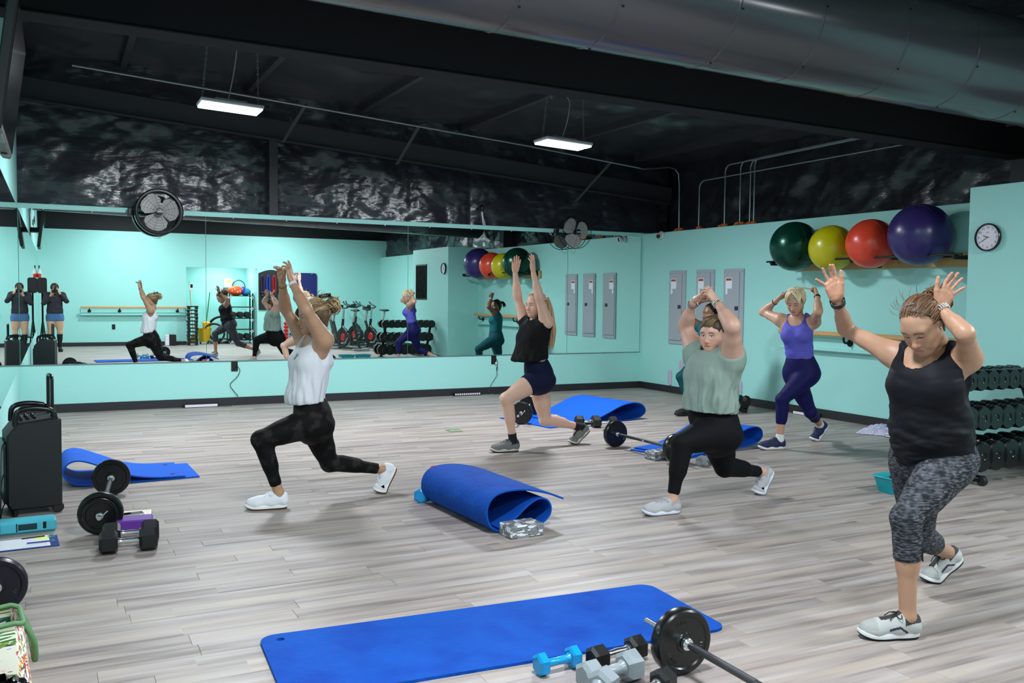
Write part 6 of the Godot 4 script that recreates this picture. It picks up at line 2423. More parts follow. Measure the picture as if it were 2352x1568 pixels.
# joints in world metres; L is the person's left
func anatomy(J: Dictionary, w: float, o: Dictionary) -> Dictionary:
	var up: Vector3 = (J.neck - J.pelvis).normalized()
	var side: Vector3 = J.shL - J.shR
	side = (side - up * side.dot(up)).normalized()
	var hs: Vector3 = J.hipL - J.hipR
	hs = (hs - up * hs.dot(up)).normalized()
	var f := side.cross(up)
	var hf := hs.cross(up)
	var bust: float = o.get("bust", 1.0)
	var aw: float = o.get("arm", w)
	var B := {}
	var mid: Vector3 = J.chest.lerp(J.neck, 0.5)
	B.chest = [bone(J.waist, J.chest, 0.113 * w, 0.125 * w, 0.04, f, 1.36),
		bone(mid + side * 0.08, mid - side * 0.08, 0.07 * w, 0.07 * w, 0.05, f, 1.1),
		bone(J.chest + side * 0.062 + f * 0.068 * w, J.chest + side * 0.066 + f * 0.072 * w - up * 0.012, 0.058 * bust, 0.062 * bust, 0.04),
		bone(J.chest - side * 0.062 + f * 0.068 * w, J.chest - side * 0.066 + f * 0.072 * w - up * 0.012, 0.058 * bust, 0.062 * bust, 0.04)]
	B.pelvis = [bone(J.pelvis + up * 0.03, J.waist, 0.142 * w, 0.116 * w, 0.05, hf, 1.28),
		bone(J.pelvis - up * 0.035, J.pelvis + up * 0.04, 0.148 * w, 0.148 * w, 0.05, hf, 1.22),
		bone(J.pelvis + hs * 0.068 - hf * 0.062 - up * 0.04, J.pelvis + hs * 0.06 - hf * 0.05 + up * 0.01, 0.098 * w, 0.085 * w, 0.05),
		bone(J.pelvis - hs * 0.068 - hf * 0.062 - up * 0.04, J.pelvis - hs * 0.06 - hf * 0.05 + up * 0.01, 0.098 * w, 0.085 * w, 0.05)]
	if o.has("belly"):
		B.pelvis.append(bone(J.waist.lerp(J.pelvis, 0.5) + hf * 0.05, J.pelvis + hf * 0.05, o.belly, o.belly * 0.9, 0.06))
	B.neck = [bone(J.neck - up * 0.04, J.skull, 0.052, 0.047, 0.03)]
	for q in ["L", "R"]:
		var sg := 1.0 if q == "L" else -1.0
		var sh: Vector3 = J["sh" + q]
		var el: Vector3 = J["el" + q]
		var wr: Vector3 = J["wr" + q]
		var ua := (el - sh).normalized()
		B["shoulder" + q] = [bone(J.neck - up * 0.02 + side * 0.02 * sg, sh, 0.042, 0.05 * aw, 0.04), bone(J.chest + side * 0.085 * sg + up * 0.05, sh, 0.05, 0.052 * aw, 0.05), bone(sh, sh + ua * 0.06, 0.055 * aw, 0.05 * aw, 0.04)]
		B["arm" + q] = [bone(sh, el, 0.05 * aw, 0.038 * aw, 0.03), bone(sh.lerp(el, 0.35), sh.lerp(el, 0.6), 0.047 * aw, 0.043 * aw, 0.02),
			bone(el, wr - (wr - el).normalized() * 0.02, 0.037 * aw, 0.0255, 0.02), bone(el.lerp(wr, 0.12), el.lerp(wr, 0.42), 0.041 * aw, 0.036 * aw, 0.025)]
		var hip: Vector3 = J["hip" + q]
		var kn: Vector3 = J["kn" + q]
		var an: Vector3 = J["an" + q]
		var th := (kn - hip).normalized()
		var shn := (an - kn).normalized()
		var kf := (th - shn).normalized()   # the way the knee points
		B["thigh" + q] = [bone(hip, kn, 0.092 * w, 0.052 * sqrt(w), 0.05), bone(hip.lerp(kn, 0.12), hip.lerp(kn, 0.6), 0.092 * w, 0.074 * w, 0.04), bone(hip.lerp(kn, 0.35) + kf * 0.012, hip.lerp(kn, 0.8) + kf * 0.008, 0.078 * w, 0.058 * w, 0.03)]
		B["knee" + q] = [bone(kn + kf * 0.008, kn + kf * 0.006 + shn * 0.02, 0.051 * sqrt(w), 0.046 * sqrt(w), 0.03)]
		B["calf" + q] = [bone(kn, an, 0.05 * sqrt(w), 0.033, 0.03), bone(kn.lerp(an, 0.2) - kf * 0.014, kn.lerp(an, 0.45) - kf * 0.012, 0.05 * w, 0.043 * w, 0.035)]
		B["foot" + q] = [bone(an, an + (J["toe" + q] - an).normalized() * 0.05, 0.034, 0.03, 0.02)]
	return B

func groups(B: Dictionary, names: Array) -> Array:
	var out := []
	for n in names:
		out.append_array(B[n])
	return out

func head_basis(fd: Vector3, tilt := 0.0) -> Basis:
	var z := fd.normalized()
	var up := Vector3.UP
	var x := up.cross(z).normalized()
	var y := z.cross(x)
	return Basis(x, y, z) * Basis(Vector3(0, 0, 1), tilt)

func shifted(J: Dictionary, d: Vector3) -> Dictionary:
	var K := {}
	for k in J:
		K[k] = J[k] + d if J[k] is Vector3 else J[k]
	return K

func head_into(g: Geo, xf: Transform3D, cell: float, skin: Color, o: Dictionary) -> void:
	var s := Sdf.new(Vector3(-0.1, -0.13, -0.125), Vector3(0.1, 0.14, 0.135), cell)
	head_field(s, o)
	s.add(Vector3(0, -0.05, -0.02), Vector3(0, -0.14, -0.035), 0.05, 0.05, 0.03)
	s.keep(Vector3(0, -0.12, 0), Vector3(0, -1, 0))
	var h := Geo.new()
	s.into(h, face_paint(skin, o))
	var f := g.v.size()
	for k in h.v.size():
		g.v.append(xf * h.v[k]); g.n.append((xf.basis * h.n[k]).normalized()); g.uv.append(h.uv[k]); g.c.append(h.c[k])
	for t in h.i:
		g.i.append(f + t)

# ---- hair: a cap over the skull and locks that run over it ---------------------------------------------------
const HR := Vector3(0.085, 0.104, 0.107)
const HC := Vector3(0, 0.03, -0.012)

func hair_cap(xf: Transform3D, col: Color, o: Dictionary) -> Geo:
	var s := Sdf.new(Vector3(-0.12, -0.16, -0.14), Vector3(0.12, 0.16, 0.12), o.get("cell", 0.0045))
	s.add(Vector3(0, 0.034, -0.018), Vector3(0, 0.03, -0.022), 0.098, 0.098, 0.02, Vector3(1, 0, 0), 1.2)
	s.add(Vector3(0, 0.045, 0.015), Vector3(0, 0.03, 0.02), 0.082, 0.08, 0.02, Vector3(1, 0, 0), 1.1)
	if o.get("nape", -0.06) < -0.05:
		s.add(Vector3(0, 0.0, -0.045), Vector3(0, o.get("nape", -0.06), -0.05), 0.075, 0.05, 0.03)
	for b in o.get("extra", []):
		s.add(b[0], b[1], b[2], b[3], b[4])
	for c in o.get("cuts", [[Vector3(0, 0.106, 0.045), Vector3(0, -0.5, 0.87)], [Vector3(0, -0.07, -0.02), Vector3(0, -1, 0.15)]]):
		s.keep(c[0], (c[1] as Vector3).normalized())
	for b in o.get("late", []):
		s.add(b[0], b[1], b[2], b[3], b[4])
	if o.get("ears", true):
		for q in [-1.0, 1.0]:
			s.add(Vector3(q * 0.085, -0.01, 0.012), Vector3(q * 0.085, -0.03, 0.0), 0.03, 0.032, 0.008, Vector3.ZERO, 1.0, true)
	var h := Geo.new()
	var f := FastNoiseLite.new()
	f.seed = 3; f.frequency = 40.0
	s.into(h, func(p: Vector3, _n: Vector3) -> Color:
		var t := 0.75 + 0.5 * f.get_noise_3d(p.x * 1.5, p.y * 0.35, p.z * 0.5)
		return Color(col.r * t, col.g * t, col.b * t),
		func(p: Vector3, n: Vector3) -> Vector3: return p + n * 0.004 * f.get_noise_3d(p.x * 1.4, p.y * 0.3, p.z * 0.45))
	for k in h.v.size():
		h.v[k] = xf * h.v[k]
		h.n[k] = (xf.basis * h.n[k]).normalized()
	return h

func over_skull(a: Vector3, b: Vector3, lift: float, n := 9) -> Array:
	var out := []
	var da := a.normalized()
	var db := b.normalized()
	for k in n:
		var t := k / (n - 1.0)
		var d := da.slerp(db, t)
		out.append(HC + d * HR * (1.0 + lift * (0.3 + 0.7 * sin(PI * t))))
	return out

func xform(path: Array, xf: Transform3D) -> Array:
	var o := []
	for p in path:
		o.append(xf * p)
	return o

func mix3(a: Color, b: Color, r: RandomNumberGenerator) -> Color:
	var t := r.randf()
	var k := r.randf_range(0.75, 1.15)
	var c := a.lerp(b, t * t)
	return Color(c.r * k, c.g * k, c.b * k)

func cloth_disp(seed_: int, amp: float, fx: float, fy: float, top: float, bottom: float) -> Callable:   # hanging folds that deepen towards the hem
	var f := FastNoiseLite.new()
	f.seed = seed_; f.frequency = 1.0; f.fractal_octaves = 2
	return func(p: Vector3, n: Vector3) -> Vector3:
		var u := clampf((top - p.y) / maxf(0.01, top - bottom), 0.15, 1.0)
		var v := f.get_noise_3d(p.x * fx, p.y * fy, p.z * fx)
		var w := f.get_noise_3d(p.x * fx * 2.3 + 9.0, p.y * fy * 2.0, p.z * fx * 2.3)
		return p + Vector3(n.x, n.y * 0.2, n.z) * (amp * u * (v * 1.6 + 0.5 * w))

func dress(t: Node3D, called: String, s: Sdf, m: Material, paint = null, disp = null) -> MeshInstance3D:
	var g := Geo.new()
	s.into(g, paint if paint != null else plain_paint(Color(1, 1, 1)), disp)
	return part(called, g, m, t)

func shoe_frame(tip: Vector3, dir: Vector3, L: float) -> Transform3D:
	var x := dir.normalized()
	return Transform3D(Basis(x, Vector3.UP, x.cross(Vector3.UP)), tip - x * L * 1.035)

func shoe_ankle(xf: Transform3D, L: float, bend: float) -> Vector3:
	var q := Vector3(-0.148, 0.1, 0)
	var r := Vector3(q.x * cos(bend) + q.y * sin(bend) * 0.9, -q.x * sin(bend) + q.y * cos(bend), 0)
	return xf * ((Vector3(0.195, 0, 0) + r) * (L / 0.27))

func skin_mat() -> StandardMaterial3D:
	var m := M("skin", Color(1, 1, 1), 0.46)
	if not m.subsurf_scatter_enabled:
		m.subsurf_scatter_enabled = true
		m.subsurf_scatter_strength = 0.06
	return m

# builds body, shoes and head; returns everything a dresser needs
func figure(label: String, Jw: Dictionary, o: Dictionary) -> Dictionary:
	var base := Vector3(Jw.pelvis.x, 0, Jw.pelvis.z)
	var t := thing("person", label, "person", base)
	var J := shifted(Jw, -base)
	var L: float = o.get("shoe", 0.26)
	for q in ["L", "R"]:
		var bd: float = o["bend" + q]
		var xf := shoe_frame((o["tip" + q] as Vector3) - base, o["dir" + q], L)
		J["an" + q] = shoe_ankle(xf, L, bd)
		J["toe" + q] = xf * Vector3(0.2 * L / 0.27, 0.02, 0)
		shoe(t, "shoe", xf, L, bd, 1.0 if q == "L" else -1.0, o.shoes)
	var hx := Transform3D(head_basis(o.face, o.get("tilt", 0.0)).scaled(Vector3.ONE * o.get("head", 1.0)), J.head)
	J.skull = hx * Vector3(0, -0.05, -0.03)
	var B := anatomy(J, o.get("w", 1.0), o)
	var cell: float = o.get("cell", 0.012)
	var all := []
	for k in B:
		all.append_array(B[k])
	var skin: Color = o.skin
	var g := Geo.new()
	fit(all, 0.0, cell).into(g, plain_paint(skin))
	head_into(g, hx, o.get("hcell", 0.0035), skin, o)
	for q in ["L", "R"]:
		var hd: Dictionary = o["hand" + q]
		hd["arm"] = (J["wr" + q] - J["el" + q]).normalized()
		hand_into(g, J["wr" + q], hd.F, hd.N, -1.0 if q == "L" else 1.0, hd, skin)
	part("body", g, skin_mat(), t)
	return {"t": t, "J": J, "B": B, "hx": hx, "base": base, "cell": cell}

func band(P: Dictionary, called: String, q: String, at: float, r: float, w: float, m: Material) -> void:   # a strap round the forearm
	var a: Vector3 = P.J["el" + q].lerp(P.J["wr" + q], at)
	var d: Vector3 = (P.J["wr" + q] - P.J["el" + q]).normalized()
	var g := Geo.new()
	g.x = Transform3D(Basis(Quaternion(Vector3.UP, d)), a)
	g.lathe([[r, -w / 2], [r + 0.003, -w / 2 + 0.001], [r + 0.003, w / 2 - 0.001], [r, w / 2]], 28)
	part(called, g, m, P.t)

func beads(P: Dictionary, called: String, q: String, at: float, r: float, m: Material) -> void:
	var a: Vector3 = P.J["el" + q].lerp(P.J["wr" + q], at)
	var d: Vector3 = (P.J["wr" + q] - P.J["el" + q]).normalized()
	var b := Basis(Quaternion(Vector3.UP, d))
	var g := Geo.new()
	for k in 20:
		var an := TAU * k / 20.0
		g.ball(a + b * Vector3(cos(an) * r, 0.003 * sin(an * 2), sin(an) * r), Vector3.ONE * 0.0042, 8, 6)
	part(called, g, m, P.t).set_meta("kind", "stuff")

func shoe_kit(key: String, upper: Color, sole: Color, outsole: Color, laces: Color, extra := {}) -> Dictionary:
	var d := {"upper": bumpy(M("shoe " + key, upper, 0.75), 0.25, 0.3, 14.0), "sole": M("sole " + key, sole, 0.6), "outsole": M("outsole " + key, outsole, 0.7), "laces": M("laces " + key, laces, 0.8)}
	d.merge(extra)
	return d

func knit(key: String, c: Color, rough := 0.8) -> StandardMaterial3D:
	var m := bumpy(M(key, c, rough), 0.3, 0.18, 22.0)
	m.metallic_specular = 0.25
	return m

func torso_dirs(P: Dictionary) -> Array:   # up, side (to the left), front
	var J: Dictionary = P.J
	var up: Vector3 = (J.neck - J.pelvis).normalized()
	var side: Vector3 = J.shL - J.shR
	side = (side - up * side.dot(up)).normalized()
	return [up, side, side.cross(up)]

func updo(P: Dictionary, dark: Color, light: Color, seed_: int, knot: Vector3, n: int, bun: float, wisps: int, r0 := 0.0042) -> void:
	var r := RandomNumberGenerator.new()
	r.seed = seed_
	var hx: Transform3D = P.hx
	var g := hair_cap(hx, dark, {"nape": -0.055})
	var kd := ((knot - HC) / HR).normalized()
	for k in n:
		var a := TAU * r.randf()
		# start on the hairline: forehead, temples, nape
		var s := Vector3(sin(a) * 0.95, lerpf(-0.55, 0.70, 0.5 + 0.5 * cos(a)), lerpf(-0.55, 0.70, 0.5 + 0.5 * cos(a)))
		if absf(s.x) > 0.7:
			s = Vector3(signf(s.x) * 0.95, r.randf_range(0.05, 0.55), r.randf_range(-0.2, 0.45))
		elif s.z > 0.3:
			s.y += r.randf_range(-0.06, 0.2)
		hair_lock(g, xform(over_skull(s, (kd + Vector3(r.randf_range(-0.2, 0.2), r.randf_range(-0.2, 0.2), 0)).normalized(), r.randf_range(0.015, 0.075)), hx), r0 * r.randf_range(0.7, 1.3), mix3(dark, light, r))
	for k in int(n * 0.5 * bun):   # loops of the bun
		var c := knot + Vector3(r.randf_range(-0.02, 0.02), r.randf_range(-0.015, 0.02), r.randf_range(-0.03, 0.0)) * bun
		var ax := Vector3(r.randf_range(-1, 1), r.randf_range(-1, 1), r.randf_range(-1, 1)).normalized()
		var u := ax.cross(Vector3(0.3, 0.5, 0.8)).normalized()
		var v := ax.cross(u)
		var rad := r.randf_range(0.016, 0.036) * bun
		var path := []
		for j in 9:
			var an := TAU * 0.75 * j / 8.0
			path.append(c + (u * cos(an) + v * sin(an)) * rad)
		hair_lock(g, xform(path, hx), r0 * 1.3, mix3(dark, light, r))
	for k in wisps:
		var s := Vector3(r.randf_range(-0.8, 0.8), r.randf_range(0.3, 0.9), r.randf_range(-0.7, 0.5)).normalized()
		var p0 := HC + s * HR * 1.02
		var d := (s + Vector3(r.randf_range(-0.6, 0.6), 0.5, r.randf_range(-0.8, 0.3))).normalized()
		hair_lock(g, xform([p0, p0 + d * 0.022 + s * 0.006, p0 + d * 0.045 + Vector3(0, 0.004, -0.01), p0 + d * 0.06 + Vector3(0, -0.002, -0.03)], hx), 0.0011, mix3(dark, light, r))
	part("hair", g, hair_mat(), P.t)

func hair_mat() -> StandardMaterial3D:
	var m := M("hair", Color(1, 1, 1), 0.42)
	m.metallic_specular = 0.4
	return m

func people() -> void:
	woman_white()
	woman_black()
	woman_grey()
	woman_purple()
	woman_front()
	woman_teal()
	photographer()

func tank_field(P: Dictionary, loose: float, drop: float, straps: float, front := 0.0) -> Sdf:
	var B: Dictionary = P.B
	var J: Dictionary = P.J
	var d := torso_dirs(P)
	var list := groups(B, ["chest"])
	list.append(bone(J.chest - d[0] * 0.02 + d[2] * front * 0.3, J.waist - d[0] * drop + d[2] * front, 0.14 + loose * 0.7, 0.138 + loose, 0.05, d[2], 1.26))
	for sg in [-1.0, 1.0]:
		list.append(bone(J.neck + d[1] * 0.075 * sg + d[0] * straps, J.chest + d[1] * 0.075 * sg + d[2] * 0.05, 0.038, 0.05, 0.03))
		list.append(bone(J.neck + d[1] * 0.075 * sg + d[0] * straps, J.chest + d[1] * 0.07 * sg - d[2] * 0.07, 0.038, 0.05, 0.03))
	return fit(list, 0.007, P.cell * 0.85)

func woman_white() -> void:
	var J := {"pelvis": Vector3(1.565, 0.586, -6.150), "waist": Vector3(1.53, 0.76, -6.150), "chest": Vector3(1.565, 0.985, -6.150), "neck": Vector3(1.589, 1.14, -6.150), "head": Vector3(1.575, 1.285, -6.150), "hipL": Vector3(1.55, 0.575, -6.065), "hipR": Vector3(1.6, 0.55, -6.235), "knL": Vector3(1.207, 0.475, -6.08), "knR": Vector3(1.715, 0.255, -6.240), "shL": Vector3(1.611, 1.135, -6.000), "shR": Vector3(1.555, 1.11, -6.300), "elL": Vector3(1.476, 1.334, -5.93), "wrL": Vector3(1.409, 1.5245, -6.07), "elR": Vector3(1.430, 1.341, -6.350), "wrR": Vector3(1.379, 1.520, -6.210)}
	var skin := Color(0.43, 0.24, 0.145)
	var kit := shoe_kit("white", Color(0.86, 0.86, 0.88), Color(0.88, 0.88, 0.85), Color(0.42, 0.27, 0.2), Color(0.9, 0.9, 0.92))
	var P := figure("woman in white tank top and black leggings lunging, arms crossed overhead", J, {
		"tipL": Vector3(1.115, 0, -6.15), "dirL": Vector3(-0.95, 0, -0.26), "bendL": 0.0, "tipR": Vector3(2.055, 0, -6.29), "dirR": Vector3(-0.98, 0, -0.15), "bendR": 1.08,
		"shoes": kit, "shoe": 0.26, "face": Vector3(-1, -0.14, 0.08), "head": 0.97, "skin": skin, "w": 0.95, "arm": 0.98, "bust": 0.95, "cell": 0.0115, "closed": 0.3,
		"handL": {"F": Vector3(-0.12, 1, -0.1), "N": Vector3(-0.75, -0.1, -0.65), "curl": [0.15, 0.35, 0.6, 0.75], "spread": [0.16, 0.03, -0.1, -0.28], "thumb": [0.7, 0.4, 0.1, 0.1]},
		"handR": {"F": Vector3(-0.1, 1, 0.12), "N": Vector3(-0.85, 0, 0.5), "curl": [[1.0, 0.3, 0.2], [0.9, 0.4, 0.2], [0.6, 0.5, 0.3], [0.5, 0.4, 0.3]], "thumb": [0.7, 0.3, 0.1, 0.1]}})
	var d := torso_dirs(P)
	var K: Dictionary = P.J
	# white cropped tank with deep armholes
	var s := tank_field(P, 0.012, 0.02, -0.01, 0.01)
	for q in ["L", "R"]:
		var sg := 1.0 if q == "L" else -1.0
		s.add(K["sh" + q] + d[1] * 0.03 * sg + d[0] * 0.03, K["sh" + q] + d[1] * 0.06 * sg - d[0] * 0.13 - d[2] * 0.015, 0.075, 0.075, 0.004, Vector3.ZERO, 1.0, true)
	s.add(K.neck + d[2] * 0.07, K.neck + d[2] * 0.05 + d[0] * 0.05, 0.075, 0.09, 0.006, Vector3.ZERO, 1.0, true)
	s.add(K.skull, K.neck + d[0] * 0.03, 0.07, 0.075, 0.006, Vector3.ZERO, 1.0, true)
	s.keep(K.waist - d[0] * 0.055, Vector3(0.1, -1, 0))
	var wt := M("white jersey", Color(0.83, 0.83, 0.85), 0.75)
	dress(P.t, "tank_top", s, bumpy(wt, 0.3, 0.15, 20.0), null, cloth_disp(5, 0.014, 16.0, 3.0, K.chest.y + 0.05, K.waist.y - 0.05))
	var g := Geo.new()   # printed marks on the chest
	for k in 4:
		g.box(K.chest + d[2] * (0.128) + d[0] * (0.045 - 0.012 * k) + d[1] * (0.05 - 0.014 * k), Vector3(0.005, 0.02, 0.006), 0.001, Basis(d[1], 0.3))
	part("chest_print", g, M("print grey", Color(0.35, 0.36, 0.38), 0.7), P.t)
	# leggings with a faint camouflage
	s = fit(groups(P.B, ["pelvis", "thighL", "thighR", "kneeL", "kneeR", "calfL", "calfR"]), 0.004, P.cell)
	cut_ankle(s, P, "L", 0.83)
	cut_ankle(s, P, "R", 0.88)
	s.keep(K.waist + d[0] * 0.01, Vector3(0, 1, 0))
	var f := FastNoiseLite.new()
	f.seed = 2; f.frequency = 9.0
	dress(P.t, "leggings", s, knit("black leggings", Color(1, 1, 1), 0.7), func(p: Vector3, _n: Vector3) -> Color:
		var v := f.get_noise_3d(p.x, p.y, p.z)
		return Color(0.005, 0.005, 0.0055).lerp(Color(0.02, 0.018, 0.016), smoothstep(0.05, 0.25, v)))
	updo(P, Color(0.17, 0.10, 0.05), Color(0.70, 0.52, 0.28), 4, Vector3(0.01, 0.06, -0.125), 190, 1.35, 26)
	g = Geo.new()   # claw clip
	var c: Transform3D = P.hx
	for k in 7:
		var a := -0.9 + 0.3 * k
		g.tube([c * Vector3(0.03, 0.125 + 0.01 * cos(a * 2), -0.09 + 0.012 * k - 0.05), c * Vector3(0.0, 0.142, -0.088 + 0.012 * k - 0.05), c * Vector3(-0.035, 0.12, -0.09 + 0.012 * k - 0.05)], 0.005, 6)
	g.tube([c * Vector3(0.0, 0.142, -0.15), c * Vector3(0, 0.145, -0.11), c * Vector3(0, 0.142, -0.06)], 0.008, 8)
	part("hair_clip", g, M("black plastic", Color(0.045, 0.045, 0.05), 0.4), P.t)
	band(P, "watch_band", "L", 0.9, 0.026, 0.02, M("camera white", Color(0.85, 0.83, 0.87), 0.4))
	band(P, "bracelet", "R", 0.86, 0.0275, 0.004, M("gold", Color(0.8, 0.6, 0.3), 0.25, 1.0))

func cut_ankle(s: Sdf, P: Dictionary, q: String, at: float) -> void:   # opens a trouser leg below a share of the shin
	var a: Vector3 = P.J["kn" + q].lerp(P.J["an" + q], at)
	var b: Vector3 = P.J["an" + q]
	var d := (b - a).normalized()
	var far := a + d * 0.35
	# a fat cutter with a flat start: a box would be cheaper to think of, a wide short capsule does
	var lo := a.min(far) - Vector3.ONE * 0.1
	var hi := a.max(far) + Vector3.ONE * 0.1
	for z in s.nz:
		for y in s.ny:
			for x in s.nx:
				var p := s.o + Vector3(x, y, z) * s.h
				if p.x > lo.x and p.y > lo.y and p.z > lo.z and p.x < hi.x and p.y < hi.y and p.z < hi.z:
					var q2 := p - a
					var al := q2.dot(d)
					var rad := (q2 - d * al).length()
					if rad < 0.1 and al > -0.05:
						var i := x + s.nx * (y + s.ny * z)
						s.f[i] = maxf(s.f[i], al)

func woman_black() -> void:
	var J := {"pelvis": Vector3(4.079, 0.694, -7.540), "waist": Vector3(4.03, 0.865, -7.540), "chest": Vector3(4.036, 1.075, -7.540), "neck": Vector3(4.06, 1.222, -7.540), "head": Vector3(4.045, 1.355, -7.540), "hipL": Vector3(4.05, 0.675, -7.455), "hipR": Vector3(4.13, 0.655, -7.625), "knL": Vector3(3.70, 0.497, -7.45), "knR": Vector3(4.215, 0.255, -7.640), "shL": Vector3(4.07, 1.20, -7.380), "shR": Vector3(4.02, 1.20, -7.700), "elL": Vector3(3.981, 1.425, -7.350), "wrL": Vector3(3.920, 1.674, -7.370), "elR": Vector3(3.955, 1.428, -7.740), "wrR": Vector3(3.914, 1.672, -7.720)}
	var skin := Color(0.64, 0.385, 0.29)
	var kit := shoe_kit("grey runner", Color(0.42, 0.42, 0.41), Color(0.72, 0.7, 0.66), Color(0.12, 0.11, 0.1), Color(0.3, 0.3, 0.29), {"collar": Color(0.15, 0.15, 0.15), "mark": Color(2.0, 2.0, 2.0), "toe": Color(1.6, 1.6, 1.55)})
	var P := figure("woman with long blonde ponytail in black crop top and navy shorts, arms straight up", J, {
		"tipL": Vector3(3.57, 0, -7.51), "dirL": Vector3(-0.97, 0, -0.2), "bendL": 0.0, "tipR": Vector3(4.475, 0, -7.63), "dirR": Vector3(-0.97, 0, -0.2), "bendR": 0.72,
		"shoes": kit, "shoe": 0.255, "face": Vector3(-0.97, -0.06, 0.24), "head": 0.97, "skin": skin, "w": 1.0, "arm": 0.98, "cell": 0.0125,
		"handL": {"F": Vector3(-0.02, 1, -0.02), "N": Vector3(-0.45, 0, -0.9), "curl": [0.12, 0.15, 0.2, 0.25], "spread": [0.12, 0.0, -0.1, -0.25]},
		"handR": {"F": Vector3(0.0, 1, 0.02), "N": Vector3(-0.3, 0, 0.95), "curl": [0.1, 0.1, 0.12, 0.15], "spread": [0.08, 0.02, -0.05, -0.3], "thumb": [0.35, 0.2, 0.2, 0.1]}})
	var d := torso_dirs(P)
	var K: Dictionary = P.J
	var list := groups(P.B, ["chest"])
	list.append(bone(K.chest - d[0] * 0.0 + d[2] * 0.01, K.waist - d[0] * 0.03 + d[2] * 0.05, 0.148, 0.178, 0.05, d[2], 1.18))
	for sg in [-1.0, 1.0]:
		list.append(bone(K.neck + d[1] * 0.05 * sg + d[2] * 0.01, (K.shL if sg > 0 else K.shR) - d[1] * 0.012 * sg, 0.05, 0.062, 0.03))
		list.append(bone((K.shL if sg > 0 else K.shR) - d[1] * 0.02 * sg - d[0] * 0.02, K.chest + d[1] * 0.1 * sg - d[0] * 0.01, 0.058, 0.07, 0.04))
	var s := fit(list, 0.008, 0.0105)
	for q in ["L", "R"]:
		var sg := 1.0 if q == "L" else -1.0
		var ua: Vector3 = (K["el" + q] - K["sh" + q]).normalized()
		s.add(K["sh" + q] + ua * 0.075 + d[1] * 0.03 * sg, K["sh" + q] - d[0] * 0.02 + d[1] * 0.085 * sg, 0.062, 0.05, 0.004, Vector3.ZERO, 1.0, true)
	s.add(K.skull, K.neck + d[0] * 0.02 + d[2] * 0.02, 0.062, 0.068, 0.005, Vector3.ZERO, 1.0, true)
	s.keep(K.waist - d[0] * 0.015, Vector3(0.12, -1, 0))
	dress(P.t, "crop_top", s, knit("black jersey", Color(0.075, 0.075, 0.08), 0.8), null, cloth_disp(8, 0.016, 14.0, 2.5, K.chest.y + 0.05, K.waist.y - 0.05))
	s = fit(groups(P.B, ["pelvis", "thighL", "thighR"]), 0.006, P.cell)
	for q in ["L", "R"]:
		cut_leg(s, K["hip" + q].lerp(K["kn" + q], 0.4 if q == "L" else 0.34), K["kn" + q])
	s.keep(K.waist + d[0] * 0.02, Vector3(0, 1, 0))
	dress(P.t, "shorts", s, knit("navy shorts", Color(0.075, 0.095, 0.2), 0.75))
	socks(P, M("black sock", Color(0.05, 0.05, 0.055), 0.9), 0.8)
	# long sleek hair in a ponytail
	var dark := Color(0.42, 0.27, 0.13)
	var light := Color(0.80, 0.63, 0.40)
	updo(P, dark, light, 6, Vector3(0, 0.045, -0.118), 170, 0.3, 6)
	var r := RandomNumberGenerator.new()
	r.seed = 9
	var g := Geo.new()
	for k in 130:
		var p0: Vector3 = P.hx * Vector3(r.randf_range(-0.015, 0.015), 0.05 + r.randf_range(-0.015, 0.015), -0.118)
		var sp := Vector3(r.randf_range(-0.03, 0.03), 0, r.randf_range(-0.035, 0.035))
		var e := r.randf_range(0.85, 1.05)
		var bk: Vector3 = P.hx.basis * Vector3(0, 0, -1)
		hair_lock(g, smooth([p0, p0 + bk * 0.035 + Vector3(0, 0.008, 0) + sp * 0.3, p0 + bk * 0.07 + Vector3(0, -0.1, 0) + sp * 0.7, p0 + bk * 0.085 + Vector3(0, -0.22, 0) + sp, p0 + bk * 0.1 + Vector3(0, -0.34 * e, 0) + sp * 1.1, p0 + bk * 0.09 + Vector3(0, -0.46 * e, 0) + sp * 0.7], 4), 0.0045, mix3(dark, light, r))
	part("ponytail", g, hair_mat(), P.t)
	g = Geo.new()
	g.ring(P.hx * Vector3(0, 0.048, -0.125), P.hx.basis * Vector3(0, 0.2, -1), 0.02, 0.006, 18, 8)
	part("hair_tie", g, M("hair tie red", Color(0.35, 0.12, 0.1), 0.8), P.t)
	g = Geo.new()
	for k in 3:
		g.box(K.shR.lerp(K.elR, 0.5) + Vector3(-0.01 + 0.012 * k, 0.008 * (k - 1), 0.0435 - 0.001 * absf(k - 1)), Vector3(0.004, 0.022, 0.0025), 0.001, Basis(Vector3(0, 0, 1), 0.3 * k))
	part("tattoo", g, M("tattoo ink", Color(0.35, 0.3, 0.3), 0.7), P.t)

func cut_leg(s: Sdf, a: Vector3, to: Vector3, rad_max := 0.17) -> void:
	var d := (to - a).normalized()
	for z in s.nz:
		for y in s.ny:
			var p := s.o + Vector3(0, y, z) * s.h
			var i := s.nx * (y + s.ny * z)
			for x in s.nx:
				var q := p - a
				var al := q.dot(d)
				if al > -0.04 and (q - d * al).length() < rad_max and s.f[i] < al:
					s.f[i] = al
				p.x += s.h
				i += 1

func socks(P: Dictionary, m: Material, from: float) -> void:
	for q in ["L", "R"]:
		var list := groups(P.B, ["calf" + q, "foot" + q])
		var s := fit(list, 0.004, 0.008)
		var a: Vector3 = P.J["kn" + q].lerp(P.J["an" + q], from)
		cut_leg(s, a, P.J["kn" + q], 0.2)
		dress(P.t, "sock", s, m)

